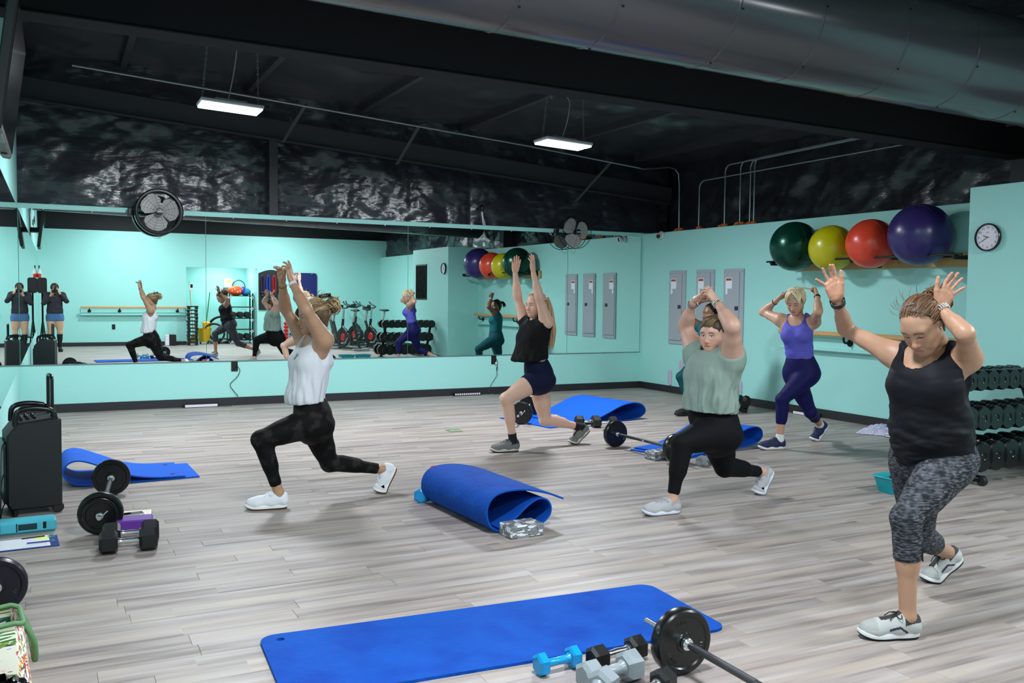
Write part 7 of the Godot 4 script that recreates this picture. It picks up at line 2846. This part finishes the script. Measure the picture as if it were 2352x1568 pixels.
func woman_grey() -> void:
	var J := {"pelvis": Vector3(4.078, 0.55, -4.940), "waist": Vector3(4.03, 0.72, -4.940), "chest": Vector3(4.045, 0.93, -4.940), "neck": Vector3(4.055, 1.078, -4.945), "head": Vector3(4.012, 1.19, -4.915), "hipL": Vector3(4.02, 0.535, -4.850), "hipR": Vector3(4.16, 0.5, -5.030), "knL": Vector3(3.715, 0.475, -4.85), "knR": Vector3(4.245, 0.24, -5.040), "shL": Vector3(4.06, 1.06, -4.77), "shR": Vector3(4.035, 1.06, -5.120), "elL": Vector3(3.93, 1.262, -4.62), "wrL": Vector3(3.955, 1.421, -4.82), "elR": Vector3(4.04, 1.23, -5.26), "wrR": Vector3(3.97, 1.424, -5.08)}
	var skin := Color(0.56, 0.325, 0.24)
	var kit := shoe_kit("pale grey", Color(0.66, 0.66, 0.67), Color(0.78, 0.78, 0.82), Color(0.55, 0.55, 0.58), Color(0.72, 0.72, 0.74), {"collar": Color(0.75, 0.75, 0.77)})
	var P := figure("woman with short brown hair in grey green T-shirt and black leggings, hands joined overhead", J, {
		"tipL": Vector3(3.455, 0, -4.915), "dirL": Vector3(-0.97, 0, -0.2), "bendL": 0.0, "tipR": Vector3(4.57, 0, -5.11), "dirR": Vector3(-0.97, 0, -0.18), "bendR": 1.0,
		"shoes": kit, "shoe": 0.25, "face": Vector3(-0.9, -0.1, 0.42), "head": 0.98, "wide": 1.08, "skin": skin, "w": 1.16, "arm": 1.3, "bust": 1.25, "belly": 0.12, "cell": 0.0115, "hcell": 0.0025, "mouth": 0.002, "closed": 0.2,
		"handL": {"F": Vector3(-0.55, 0.8, -0.25), "N": Vector3(0.1, -0.55, -0.8), "curl": [[0.5, 0.8, 0.5], [0.6, 0.8, 0.5], [0.7, 0.8, 0.5], [0.8, 0.8, 0.5]], "thumb": [0.5, 0.3, 0.2, 0.2]},
		"handR": {"F": Vector3(0.62, 0.5, 0.45), "N": Vector3(-0.5, 0.85, 0.0), "curl": [0.12, 0.1, 0.1, 0.15], "spread": [0.05, 0.0, -0.05, -0.1], "thumb": [0.7, 0.4, 0.1, 0.1]}})
	var d := torso_dirs(P)
	var K: Dictionary = P.J
	var list := groups(P.B, ["chest"])
	list.append(bone(K.chest + d[2] * 0.015, K.waist - d[0] * 0.05 + d[2] * 0.015, 0.185, 0.195, 0.05, d[2], 1.2))
	for q in ["L", "R"]:
		var sg := 1.0 if q == "L" else -1.0
		var ua: Vector3 = (K["el" + q] - K["sh" + q]).normalized()
		list.append(bone(K.neck + d[1] * 0.05 * sg - d[0] * 0.005, K["sh" + q], 0.055, 0.075, 0.03))
		list.append(bone(K["sh" + q] - d[0] * 0.03, K["sh" + q] + ua * 0.05, 0.085, 0.072, 0.03))
		list.append(bone(K["sh" + q] - d[0] * 0.04 - d[1] * 0.02 * sg, K.chest + d[1] * 0.12 * sg - d[0] * 0.02, 0.08, 0.08, 0.04))
	var s := fit(list, 0.009, 0.0095)
	for q in ["L", "R"]:
		var ua: Vector3 = (K["el" + q] - K["sh" + q]).normalized()
		cut_leg(s, K["sh" + q] + ua * 0.055 - d[0] * 0.01, K["el" + q], 0.12)
	s.add(K.skull, K.neck + d[0] * 0.02 + d[2] * 0.035, 0.062, 0.075, 0.006, Vector3.ZERO, 1.0, true)
	s.keep(K.waist - d[0] * 0.055, Vector3(-0.06, -1, 0))
	dress(P.t, "t_shirt", s, bumpy(M("sage jersey", Color(0.50, 0.57, 0.53), 0.8), 0.3, 0.15, 20.0), null, cloth_disp(13, 0.022, 13.0, 3.5, K.neck.y, K.waist.y - 0.05))
	s = fit(groups(P.B, ["pelvis", "thighL", "thighR", "kneeL", "kneeR", "calfL", "calfR"]), 0.005, P.cell)
	cut_ankle(s, P, "L", 0.88)
	cut_ankle(s, P, "R", 0.88)
	s.keep(K.waist + d[0] * 0.02, Vector3(0, 1, 0))
	dress(P.t, "leggings", s, knit("plain black leggings", Color(0.06, 0.06, 0.068), 0.72))
	# short layered hair with a swept fringe
	var r := RandomNumberGenerator.new()
	r.seed = 17
	var hx: Transform3D = P.hx
	var dark := Color(0.07, 0.042, 0.022)
	var light := Color(0.36, 0.23, 0.11)
	var g := hair_cap(hx, dark, {"nape": -0.075, "cuts": [[Vector3(0, 0.064, 0.078), Vector3(0, -0.42, 0.9)], [Vector3(0, -0.085, -0.02), Vector3(0, -1, 0.1)]]})
	for k in 420:
		var st := Vector3(r.randf_range(-0.45, 0.3), r.randf_range(0.75, 1.0), r.randf_range(-0.5, 0.35))
		var a := r.randf_range(-PI, PI)
		var e := Vector3(sin(a), r.randf_range(-0.5, 0.05), cos(a))
		if e.z > 0.15:
			st = Vector3(r.randf_range(0.3, 0.6), r.randf_range(0.7, 0.9), r.randf_range(0.0, 0.4))
			e = Vector3(r.randf_range(-0.95, 0.35), 0.0, 0.0)
			e.z = 0.85 - 0.45 * maxf(0.0, -e.x)
			e.y = r.randf_range(0.27, 0.48) - 0.25 * maxf(0.0, -e.x - 0.3)
		elif absf(e.z) <= 0.3:
			e.y = r.randf_range(-0.2, 0.15)
			e.z -= 0.1
			e.x = signf(e.x)
		hair_lock(g, xform(over_skull(st, e, r.randf_range(0.06, 0.14), 10), hx), 0.0042, mix3(dark, light, r))
	part("hair", g, hair_mat(), P.t)
	band(P, "watch_band", "R", 0.86, 0.03, 0.02, M("mauve band", Color(0.55, 0.47, 0.47), 0.5))
	for k in 5:
		beads(P, "bead_bracelet", "L", 0.86 + 0.026 * k, 0.031, M("chrome", Color(0.9, 0.9, 0.91), 0.22, 1.0) if k != 1 else M("gold", Color(0.8, 0.6, 0.3), 0.25, 1.0))

func woman_purple() -> void:
	var J := {"pelvis": Vector3(6.490, 0.749, -6.613), "waist": Vector3(6.462, 0.92, -6.614), "chest": Vector3(6.428, 1.107, -6.609), "neck": Vector3(6.445, 1.265, -6.633), "head": Vector3(6.385, 1.41, -6.602), "hipL": Vector3(6.533, 0.719, -6.541), "hipR": Vector3(6.448, 0.719, -6.686), "shL": Vector3(6.52, 1.225, -6.492), "shR": Vector3(6.362, 1.235, -6.773), "knL": Vector3(6.212, 0.480, -6.564), "knR": Vector3(6.625, 0.334, -6.61), "elR": Vector3(6.365, 1.304, -7.03), "wrR": Vector3(6.383, 1.437, -6.839), "elL": Vector3(6.377, 1.324, -6.30), "wrL": Vector3(6.476, 1.479, -6.417)}
	var skin := Color(0.52, 0.29, 0.19)
	var kit := shoe_kit("navy", Color(0.10, 0.13, 0.28), Color(0.85, 0.85, 0.87), Color(0.8, 0.75, 0.72), Color(0.12, 0.14, 0.3), {"collar": Color(0.6, 0.6, 0.7), "mark": Color(3.2, 1.2, 1.4)})
	var P := figure("blonde woman in periwinkle tank top and navy capris tying back her hair", J, {
		"tipL": Vector3(5.99, 0, -6.63), "dirL": Vector3(-0.95, 0, -0.28), "bendL": 0.0, "tipR": Vector3(6.85, 0, -6.83), "dirR": Vector3(-0.95, 0, -0.28), "bendR": 0.85,
		"shoes": kit, "shoe": 0.25, "face": Vector3(-0.78, -0.42, 0.42), "head": 0.98, "skin": skin, "w": 0.95, "arm": 0.98, "cell": 0.0125, "closed": 1.0, "bust": 1.15,
		"handL": {"F": Vector3(0.25, 0.8, -0.5), "N": Vector3(-0.6, -0.3, -0.7), "curl": [1.0, 1.0, 1.0, 1.0], "thumb": [0.4, 0.5, 0.2, 0.2]},
		"handR": {"F": Vector3(0.35, 0.75, 0.55), "N": Vector3(0.3, -0.6, 0.7), "curl": [0.7, 0.8, 0.9, 0.9], "thumb": [0.4, 0.5, 0.2, 0.2]}})
	var d := torso_dirs(P)
	var K: Dictionary = P.J
	var s := tank_field(P, -0.02, 0.03, -0.012)
	for q in ["L", "R"]:
		var sg := 1.0 if q == "L" else -1.0
		s.add(K["sh" + q] + d[1] * 0.035 * sg + d[0] * 0.03, K["sh" + q] + d[1] * 0.045 * sg - d[0] * 0.09, 0.07, 0.06, 0.004, Vector3.ZERO, 1.0, true)
	s.add(K.neck + d[2] * 0.075 - d[0] * 0.01, K.neck + d[2] * 0.05 + d[0] * 0.08, 0.075, 0.1, 0.006, Vector3.ZERO, 1.0, true)
	s.add(K.skull, K.neck + d[0] * 0.02, 0.065, 0.07, 0.006, Vector3.ZERO, 1.0, true)
	s.keep(K.waist - d[0] * 0.075, Vector3(-0.08, -1, 0))
	dress(P.t, "tank_top", s, knit("periwinkle knit", Color(0.36, 0.35, 0.71), 0.65), null, cloth_disp(22, 0.006, 6.0, 22.0, K.chest.y - 0.05, K.waist.y - 0.05))
	s = fit(groups(P.B, ["pelvis", "thighL", "thighR", "kneeL", "kneeR", "calfL", "calfR"]), 0.005, P.cell)
	cut_ankle(s, P, "L", 0.62)
	cut_ankle(s, P, "R", 0.5)
	s.keep(K.waist + d[0] * 0.0, Vector3(0, 1, 0))
	dress(P.t, "capri_leggings", s, knit("navy leggings", Color(0.09, 0.085, 0.29), 0.6))
	socks(P, M("white sock", Color(0.85, 0.85, 0.86), 0.9), 0.86)
	# chin-length blonde hair, thrown about, strands pulled to both hands
	var r := RandomNumberGenerator.new()
	r.seed = 27
	var hx: Transform3D = P.hx
	var dark := Color(0.55, 0.40, 0.22)
	var light := Color(0.92, 0.80, 0.58)
	var g := hair_cap(hx, dark, {"nape": -0.09, "cuts": [[Vector3(0, 0.06, 0.075), Vector3(0, -0.35, 0.94)], [Vector3(0, -0.1, -0.02), Vector3(0, -1, 0.1)]], "ears": false})
	for k in 300:
		var st := Vector3(r.randf_range(-0.4, 0.4), r.randf_range(0.75, 1.0), r.randf_range(-0.5, 0.35))
		var a := r.randf_range(-PI, PI)
		var e := Vector3(sin(a), r.randf_range(-0.85, -0.2), cos(a))
		if e.z > 0.35:
			e = Vector3(signf(e.x) * 0.75 - 0.1, r.randf_range(-0.2, 0.2), 0.75)
		hair_lock(g, xform(over_skull(st, e, r.randf_range(0.05, 0.17), 10), hx), 0.0044, mix3(dark, light, r))
	var inv := hx.affine_inverse()
	for q in ["L", "R"]:
		var tip: Vector3 = inv * (K["wr" + q] + (K["wr" + q] - K["el" + q]).normalized() * 0.06)
		for k in 26:
			var st := Vector3(r.randf_range(-0.3, 0.3) + (0.3 if q == "L" else -0.3), 0.9, r.randf_range(-0.3, 0.2)).normalized()
			var p0 := HC + st * HR * 1.03
			hair_lock(g, xform([p0, p0.lerp(tip, 0.35) + Vector3(0, 0.025, 0), p0.lerp(tip, 0.7) + Vector3(0, 0.015, 0), tip + Vector3(r.randf_range(-0.01, 0.01), r.randf_range(-0.01, 0.01), 0)], hx), 0.0022, mix3(dark, light, r))
	part("hair", g, hair_mat(), P.t)
	band(P, "watch_band", "L", 0.9, 0.027, 0.018, M("black plastic", Color(0.045, 0.045, 0.05), 0.4))
	band(P, "bracelet", "R", 0.78, 0.0285, 0.007, M("black plastic", Color(0.045, 0.045, 0.05), 0.4))

func woman_front() -> void:
	var J := {"pelvis": Vector3(3.52, 0.765, -2.77), "waist": Vector3(3.5, 0.935, -2.76), "chest": Vector3(3.455, 1.085, -2.745), "neck": Vector3(3.475, 1.225, -2.765), "head": Vector3(3.362, 1.332, -2.712), "hipL": Vector3(3.54, 0.73, -2.685), "hipR": Vector3(3.5, 0.73, -2.86), "shL": Vector3(3.515, 1.195, -2.605), "shR": Vector3(3.43, 1.195, -2.925), "knL": Vector3(3.225, 0.515, -2.655), "knR": Vector3(3.686, 0.306, -2.945), "elR": Vector3(3.418, 1.297, -3.195), "wrR": Vector3(3.252, 1.442, -3.099), "elL": Vector3(3.365, 1.304, -2.505), "wrL": Vector3(3.386, 1.413, -2.657)}
	var skin := Color(0.41, 0.22, 0.138)
	var kit := shoe_kit("white runner", Color(0.68, 0.68, 0.67), Color(0.78, 0.78, 0.78), Color(0.05, 0.045, 0.06), Color(0.03, 0.03, 0.035), {"collar": Color(0.06, 0.06, 0.065), "mark": Color(0.07, 0.05, 0.12), "toe": Color(0.82, 0.82, 0.82), "cell": 0.0032})
	var P := figure("woman with pinned brown hair in dark tank top and charcoal capris, nearest, arms spread high", J, {
		"tipL": Vector3(3.05, 0, -2.735), "dirL": Vector3(-0.9, 0, -0.43), "bendL": 0.0, "tipR": Vector3(3.95, 0, -3.15), "dirR": Vector3(-0.93, 0, -0.36), "bendR": 0.62,
		"shoes": kit, "shoe": 0.245, "face": Vector3(-0.79, -0.62, 0.12), "tilt": 0.06, "head": 0.98, "wide": 1.04, "skin": skin, "w": 1.0, "arm": 0.86, "bust": 1.25, "cell": 0.0105, "hcell": 0.0024, "closed": 1.0, "lip": Color(0.42, 0.17, 0.14),
		"handR": {"F": Vector3(-0.29, 0.95, -0.16), "N": Vector3(-0.5, 0.1, 0.86), "size": 1.02, "cell": 0.0024, "curl": [[0.05, 0.1, 0.1], [0.2, 0.2, 0.15], [0.0, 0.1, 0.1], [-0.05, 0.1, 0.1]], "spread": [0.0, 0.0, -0.16, -0.72], "thumb": [0.42, 0.15, 0.3, 0.1]},
		"handL": {"F": Vector3(0.4, 0.88, 0.18), "N": Vector3(-0.42, 0.15, 0.9), "size": 0.98, "cell": 0.0024, "curl": [[0.1, 0.15, 0.1], [0.1, 0.1, 0.1], [0.12, 0.1, 0.1], [0.1, 0.15, 0.15]], "spread": [-0.02, -0.1, -0.22, -0.5], "thumb": [0.62, 0.1, 0.25, 0.1]}})
	var d := torso_dirs(P)
	var K: Dictionary = P.J
	var list := groups(P.B, ["chest"])
	list.append(bone(K.chest - d[0] * 0.02 + d[2] * 0.02, K.waist - d[0] * 0.05 + d[2] * 0.025, 0.15, 0.163, 0.05, d[2], 1.2))
	list.append(bone(K.waist - d[0] * 0.05 + d[2] * 0.02, K.pelvis - d[0] * 0.0, 0.162, 0.17, 0.05, d[2], 1.15))
	for sg in [-1.0, 1.0]:
		for fb in [0.05, -0.06]:
			list.append(bone(K.neck + d[1] * 0.088 * sg - d[0] * 0.012, K.chest + d[1] * 0.09 * sg + d[2] * fb, 0.043, 0.06, 0.03))
	var s := fit(list, 0.007, 0.0085)
	for q in ["L", "R"]:
		var sg := 1.0 if q == "L" else -1.0
		s.add(K["sh" + q] + d[1] * 0.035 * sg + d[0] * 0.03, K["sh" + q] + d[1] * 0.05 * sg - d[0] * 0.15, 0.07, 0.075, 0.004, Vector3.ZERO, 1.0, true)
	s.add(K.neck + d[2] * 0.085 - d[0] * 0.04, K.neck + d[2] * 0.06 + d[0] * 0.08, 0.078, 0.105, 0.006, Vector3.ZERO, 1.0, true)
	s.add(K.skull, K.neck + d[0] * 0.02, 0.07, 0.072, 0.006, Vector3.ZERO, 1.0, true)
	s.keep(K.pelvis - d[0] * 0.045, Vector3(0.1, -1, 0))
	dress(P.t, "tank_top", s, knit("midnight knit", Color(0.075, 0.08, 0.1), 0.62), null, cloth_disp(31, 0.012, 5.0, 16.0, K.chest.y - 0.02, K.pelvis.y))
	s = fit(groups(P.B, ["pelvis", "thighL", "thighR", "kneeL", "kneeR", "calfL", "calfR"]), 0.005, P.cell * 0.9)
	cut_ankle(s, P, "L", 0.42)
	cut_ankle(s, P, "R", 0.42)
	s.keep(K.waist + d[0] * 0.0, Vector3(0, 1, 0))
	var hm := knit("charcoal heather", Color(1, 1, 1), 0.75)
	hm.albedo_texture = noise_tex(0.03, 77, 256, false, 3)
	(hm.albedo_texture as NoiseTexture2D).color_ramp = ramp([[0.3, Color(0.12, 0.125, 0.14)], [0.5, Color(0.2, 0.205, 0.225)], [0.62, Color(0.33, 0.335, 0.36)], [0.8, Color(0.42, 0.425, 0.45)]])
	hm.uv1_scale = Vector3(3.0, 11.0, 3.0)
	dress(P.t, "capri_leggings", s, hm)
	# seam down the leg
	var g := Geo.new()
	var hp: Vector3 = K.hipL
	var kn: Vector3 = K.knL
	var an: Vector3 = K.anL
	var out := (d[1] as Vector3)
	g.tube(smooth([hp + out * 0.097 - d[2] * 0.02, hp.lerp(kn, 0.4) + out * 0.09 + Vector3(0.01, -0.005, 0), hp.lerp(kn, 0.75) + out * 0.07 + Vector3(0.015, 0.0, 0), kn + out * 0.055 + Vector3(0.012, 0.005, 0), kn.lerp(an, 0.2) + out * 0.057 + Vector3(0.012, 0, 0), kn.lerp(an, 0.41) + out * 0.058 + Vector3(0.014, 0, 0)]), 0.0035, 6)
	part("seam", g, M("seam black", Color(0.03, 0.03, 0.035), 0.8), P.t)
	var dark := Color(0.085, 0.042, 0.02)
	var light := Color(0.22, 0.11, 0.05)
	updo(P, dark, light, 33, Vector3(0.015, 0.035, -0.118), 330, 1.3, 12, 0.0038)
	g = Geo.new()
	var hx: Transform3D = P.hx
	g.tube([hx * Vector3(-0.02, 0.139, 0.03), hx * Vector3(0.0, 0.141, 0.025), hx * Vector3(0.02, 0.139, 0.02)], 0.0022, 6)
	part("hair_pin", g, M("chrome", Color(0.9, 0.9, 0.91), 0.22, 1.0), P.t)
	# necklace with a small cross
	g = Geo.new()
	var nb: Vector3 = K.neck
	var path := []
	for k in 25:
		var a := -PI * 0.75 + PI * 1.5 * k / 24.0
		path.append(nb + d[1] * sin(a) * 0.07 + d[2] * (cos(a) * 0.082 + 0.022) + d[0] * (-0.012 - 0.06 * maxf(0.0, cos(a)) ** 1.5))
	g.tube(path, 0.0013, 5)
	part("necklace", g, M("chrome", Color(0.9, 0.9, 0.91), 0.22, 1.0), P.t)
	g = Geo.new()
	var pc: Vector3 = nb + d[2] * 0.11 - d[0] * 0.09
	var cb := Basis(d[1], d[0], d[1].cross(d[0]))
	g.box(pc, Vector3(0.003, 0.032, 0.002), 0.0, cb)
	g.box(pc + d[0] * 0.006, Vector3(0.019, 0.003, 0.002), 0.0, cb)
	part("cross_pendant", g, M("chrome", Color(0.9, 0.9, 0.91), 0.22, 1.0), P.t)
	band(P, "watch_band", "R", 0.93, 0.0315, 0.03, M("black plastic", Color(0.045, 0.045, 0.05), 0.4))
	for k in 3:
		beads(P, "bead_bracelet", "L", 0.84 + 0.045 * k, 0.0315, M("chrome", Color(0.9, 0.9, 0.91), 0.22, 1.0))

func woman_teal() -> void:
	var J := {"pelvis": Vector3(7.246, 0.665, -8.930), "waist": Vector3(7.245, 0.82, -8.930), "chest": Vector3(7.26, 0.99, -8.930), "neck": Vector3(7.277, 1.11, -8.930), "head": Vector3(7.245, 1.24, -8.930), "hipL": Vector3(7.28, 0.64, -8.845), "hipR": Vector3(7.21, 0.65, -9.015), "knR": Vector3(6.87, 0.47, -9.0), "knL": Vector3(7.36, 0.27, -8.850), "shL": Vector3(7.33, 1.075, -8.77), "shR": Vector3(7.21, 1.075, -9.08), "elL": Vector3(7.3, 1.225, -8.62), "wrL": Vector3(7.2, 1.40, -8.83), "elR": Vector3(7.0, 1.24, -9.13), "wrR": Vector3(7.12, 1.395, -8.98)}
	var skin := Color(0.17, 0.08, 0.042)
	var kit := shoe_kit("black", Color(0.07, 0.07, 0.075), Color(0.05, 0.05, 0.055), Color(0.04, 0.04, 0.04), Color(0.3, 0.3, 0.3))
	var P := figure("woman in teal top and leggings, hidden behind the grey-shirted woman, clear in the mirror", J, {
		"tipR": Vector3(6.73, 0, -8.93), "dirR": Vector3(-0.97, 0, -0.1), "bendR": 0.0, "tipL": Vector3(7.74, 0, -8.93), "dirL": Vector3(-0.97, 0, -0.15), "bendL": 1.1,
		"shoes": kit, "shoe": 0.25, "face": Vector3(-0.95, -0.05, -0.2), "head": 0.97, "skin": skin, "w": 1.0, "arm": 0.95, "cell": 0.014, "hcell": 0.004,
		"handL": {"F": Vector3(-0.5, 0.7, -0.4), "N": Vector3(0.2, -0.3, -0.9), "curl": [0.5, 0.5, 0.5, 0.5], "cell": 0.0038},
		"handR": {"F": Vector3(0.55, 0.75, 0.35), "N": Vector3(-0.3, 0.2, 0.9), "curl": [0.3, 0.3, 0.3, 0.3], "cell": 0.0038}})
	var d := torso_dirs(P)
	var K: Dictionary = P.J
	var list := groups(P.B, ["chest", "shoulderL", "shoulderR"])
	list.append(bone(K.chest, K.waist - d[0] * 0.05, 0.132, 0.138, 0.05, d[2], 1.25))
	var s := fit(list, 0.007, 0.012)
	for q in ["L", "R"]:
		cut_leg(s, K["sh" + q].lerp(K["el" + q], 0.3), K["el" + q], 0.1)
	s.add(K.skull, K.neck + d[0] * 0.03, 0.055, 0.06, 0.005, Vector3.ZERO, 1.0, true)
	s.keep(K.waist - d[0] * 0.04, Vector3(0, -1, 0))
	dress(P.t, "top", s, knit("teal top", Color(0.08, 0.33, 0.36), 0.7))
	s = fit(groups(P.B, ["pelvis", "thighL", "thighR", "kneeL", "kneeR", "calfL", "calfR"]), 0.005, P.cell)
	cut_ankle(s, P, "L", 0.86)
	cut_ankle(s, P, "R", 0.86)
	s.keep(K.waist, Vector3(0, 1, 0))
	dress(P.t, "leggings", s, knit("teal leggings", Color(0.055, 0.25, 0.28), 0.7))
	var dark := Color(0.012, 0.01, 0.01)
	updo(P, dark, Color(0.03, 0.025, 0.02), 41, Vector3(0, 0.06, -0.11), 90, 0.7, 4)
	var r := RandomNumberGenerator.new()
	r.seed = 50
	var g := Geo.new()
	for k in 26:   # loose braids at the back of the head
		var p0: Vector3 = P.hx * Vector3(r.randf_range(-0.03, 0.03), 0.07 + r.randf_range(-0.02, 0.02), -0.12)
		var bk: Vector3 = P.hx.basis * Vector3(r.randf_range(-0.5, 0.5), 0.1, -1)
		hair_lock(g, smooth([p0, p0 + bk * 0.04, p0 + bk * 0.075 + Vector3(0, -0.02, 0), p0 + bk * 0.09 + Vector3(0, -0.07 - 0.03 * r.randf(), 0)], 4), 0.0055, dark)
	part("braids", g, hair_mat(), P.t)
	band(P, "bracelet", "R", 0.85, 0.028, 0.012, M("camera white", Color(0.85, 0.83, 0.87), 0.4))

func photographer() -> void:
	var J := {"pelvis": Vector3(0.0, 0.87, 0.28), "waist": Vector3(0.0, 1.04, 0.28), "chest": Vector3(0.0, 1.24, 0.28), "neck": Vector3(0.0, 1.385, 0.29), "head": Vector3(-0.0, 1.5, 0.25), "hipL": Vector3(-0.085, 0.83, 0.28), "hipR": Vector3(0.085, 0.83, 0.28), "knL": Vector3(-0.095, 0.46, 0.25), "knR": Vector3(0.1, 0.46, 0.25), "shL": Vector3(-0.165, 1.345, 0.29), "shR": Vector3(0.165, 1.345, 0.29), "elL": Vector3(-0.235, 1.15, 0.16), "wrL": Vector3(-0.07, 1.35, 0.13), "elR": Vector3(0.255, 1.2, 0.2), "wrR": Vector3(0.1, 1.4, 0.14)}
	var skin := Color(0.55, 0.31, 0.2)
	var kit := shoe_kit("boot", Color(0.03, 0.03, 0.035), Color(0.03, 0.03, 0.035), Color(0.03, 0.03, 0.03), Color(0.05, 0.05, 0.05))
	var P := figure("photographer in grey hooded top and denim shorts, seen only in the mirrors", J, {
		"tipL": Vector3(-0.11, 0, 0.06), "dirL": Vector3(-0.1, 0, -1), "bendL": 0.0, "tipR": Vector3(0.12, 0, 0.06), "dirR": Vector3(0.1, 0, -1), "bendR": 0.0,
		"shoes": kit, "shoe": 0.255, "face": Vector3(0, -0.04, -1), "head": 0.97, "skin": skin, "w": 1.02, "cell": 0.015, "hcell": 0.0042,
		"handL": {"F": Vector3(0.45, 0.75, -0.3), "N": Vector3(0.3, 0.3, 0.6), "curl": [0.6, 0.6, 0.6, 0.6], "cell": 0.004},
		"handR": {"F": Vector3(-0.3, 0.6, -0.45), "N": Vector3(-0.8, 0, 0.4), "curl": [0.7, 0.7, 0.7, 0.7], "cell": 0.004}})
	var d := torso_dirs(P)
	var K: Dictionary = P.J
	var list := groups(P.B, ["chest", "shoulderL", "shoulderR", "armL", "armR"])
	list.append(bone(K.chest, K.waist - d[0] * 0.1, 0.15, 0.17, 0.05, d[2], 1.2))
	list.append(bone(K.neck - d[2] * 0.05, K.neck - d[2] * 0.06 - d[0] * 0.05, 0.08, 0.07, 0.04))
	var s := fit(list, 0.011, 0.013)
	for q in ["L", "R"]:
		cut_leg(s, K["el" + q].lerp(K["wr" + q], 0.86), K["wr" + q] + (K["wr" + q] - K["el" + q]) * 0.3, 0.06)
	s.add(K.skull, K.neck + d[0] * 0.03 + d[2] * 0.02, 0.06, 0.065, 0.005, Vector3.ZERO, 1.0, true)
	s.keep(K.waist - d[0] * 0.13, Vector3(0, -1, 0))
	dress(P.t, "hooded_top", s, knit("grey fleece", Color(0.2, 0.2, 0.22), 0.9), null, cloth_disp(44, 0.01, 8.0, 8.0, 1.4, 0.9))
	s = fit(groups(P.B, ["pelvis", "thighL", "thighR"]), 0.009, 0.014)
	for q in ["L", "R"]:
		cut_leg(s, K["hip" + q].lerp(K["kn" + q], 0.3), K["kn" + q], 0.15)
	s.keep(K.waist - d[0] * 0.05, Vector3(0, 1, 0))
	dress(P.t, "denim_shorts", s, knit("denim", Color(0.28, 0.42, 0.58), 0.85))
	for q in ["L", "R"]:
		s = fit(groups(P.B, ["knee" + q, "calf" + q]), 0.007, 0.013)
		cut_leg(s, K["kn" + q].lerp(K["an" + q], 0.1), K["kn" + q], 0.2)
		dress(P.t, "tall_sock", s, M("black sock", Color(0.05, 0.05, 0.055), 0.9))
	var dark := Color(0.014, 0.01, 0.009)
	var r := RandomNumberGenerator.new()
	r.seed = 61
	var g := hair_cap(P.hx, dark, {"nape": -0.1, "ears": false, "cuts": [[Vector3(0, 0.075, 0.065), Vector3(0, -0.45, 0.9)], [Vector3(0, -0.12, -0.02), Vector3(0, -1, 0.1)]]})
	for k in 110:
		var a := r.randf_range(-PI, PI)
		var e := Vector3(sin(a), r.randf_range(-0.9, -0.4), cos(a) * 0.6 - 0.35)
		var path := over_skull(Vector3(r.randf_range(-0.2, 0.2), 1, r.randf_range(-0.3, 0.3)), e, 0.06, 9)
		path.append(path[-1] + Vector3(0, -0.07, 0.0))
		path.append(path[-1] + Vector3(0, -0.08, 0.01))
		hair_lock(g, xform(path, P.hx), 0.006, mix3(dark, Color(0.05, 0.03, 0.02), r))
	part("hair", g, hair_mat(), P.t)
	# the camera she holds
	var c := thing("camera", "black camera held up to the photographer's eye, seen only in the mirrors", "camera", Vector3(0.01, 1.44, 0.1))
	g = Geo.new()
	g.box(Vector3(0, 0, 0.0), Vector3(0.13, 0.085, 0.05), 0.01)
	g.box(Vector3(0, 0.05, 0.0), Vector3(0.05, 0.03, 0.05), 0.008)
	var blk := M("black plastic", Color(0.045, 0.045, 0.05), 0.4)
	part("body", g, blk, c)
	g = Geo.new()
	g.cyl(Vector3(0, -0.005, -0.02), Vector3(0, -0.005, -0.075), 0.034, 24, 0.004)
	part("lens", g, blk, c)
	g = Geo.new()
	g.cyl(Vector3(0, -0.005, -0.0745), Vector3(0, -0.005, -0.0765), 0.028, 24)
	part("lens_glass", g, M("tv screen", Color(0.012, 0.012, 0.016), 0.12), c)
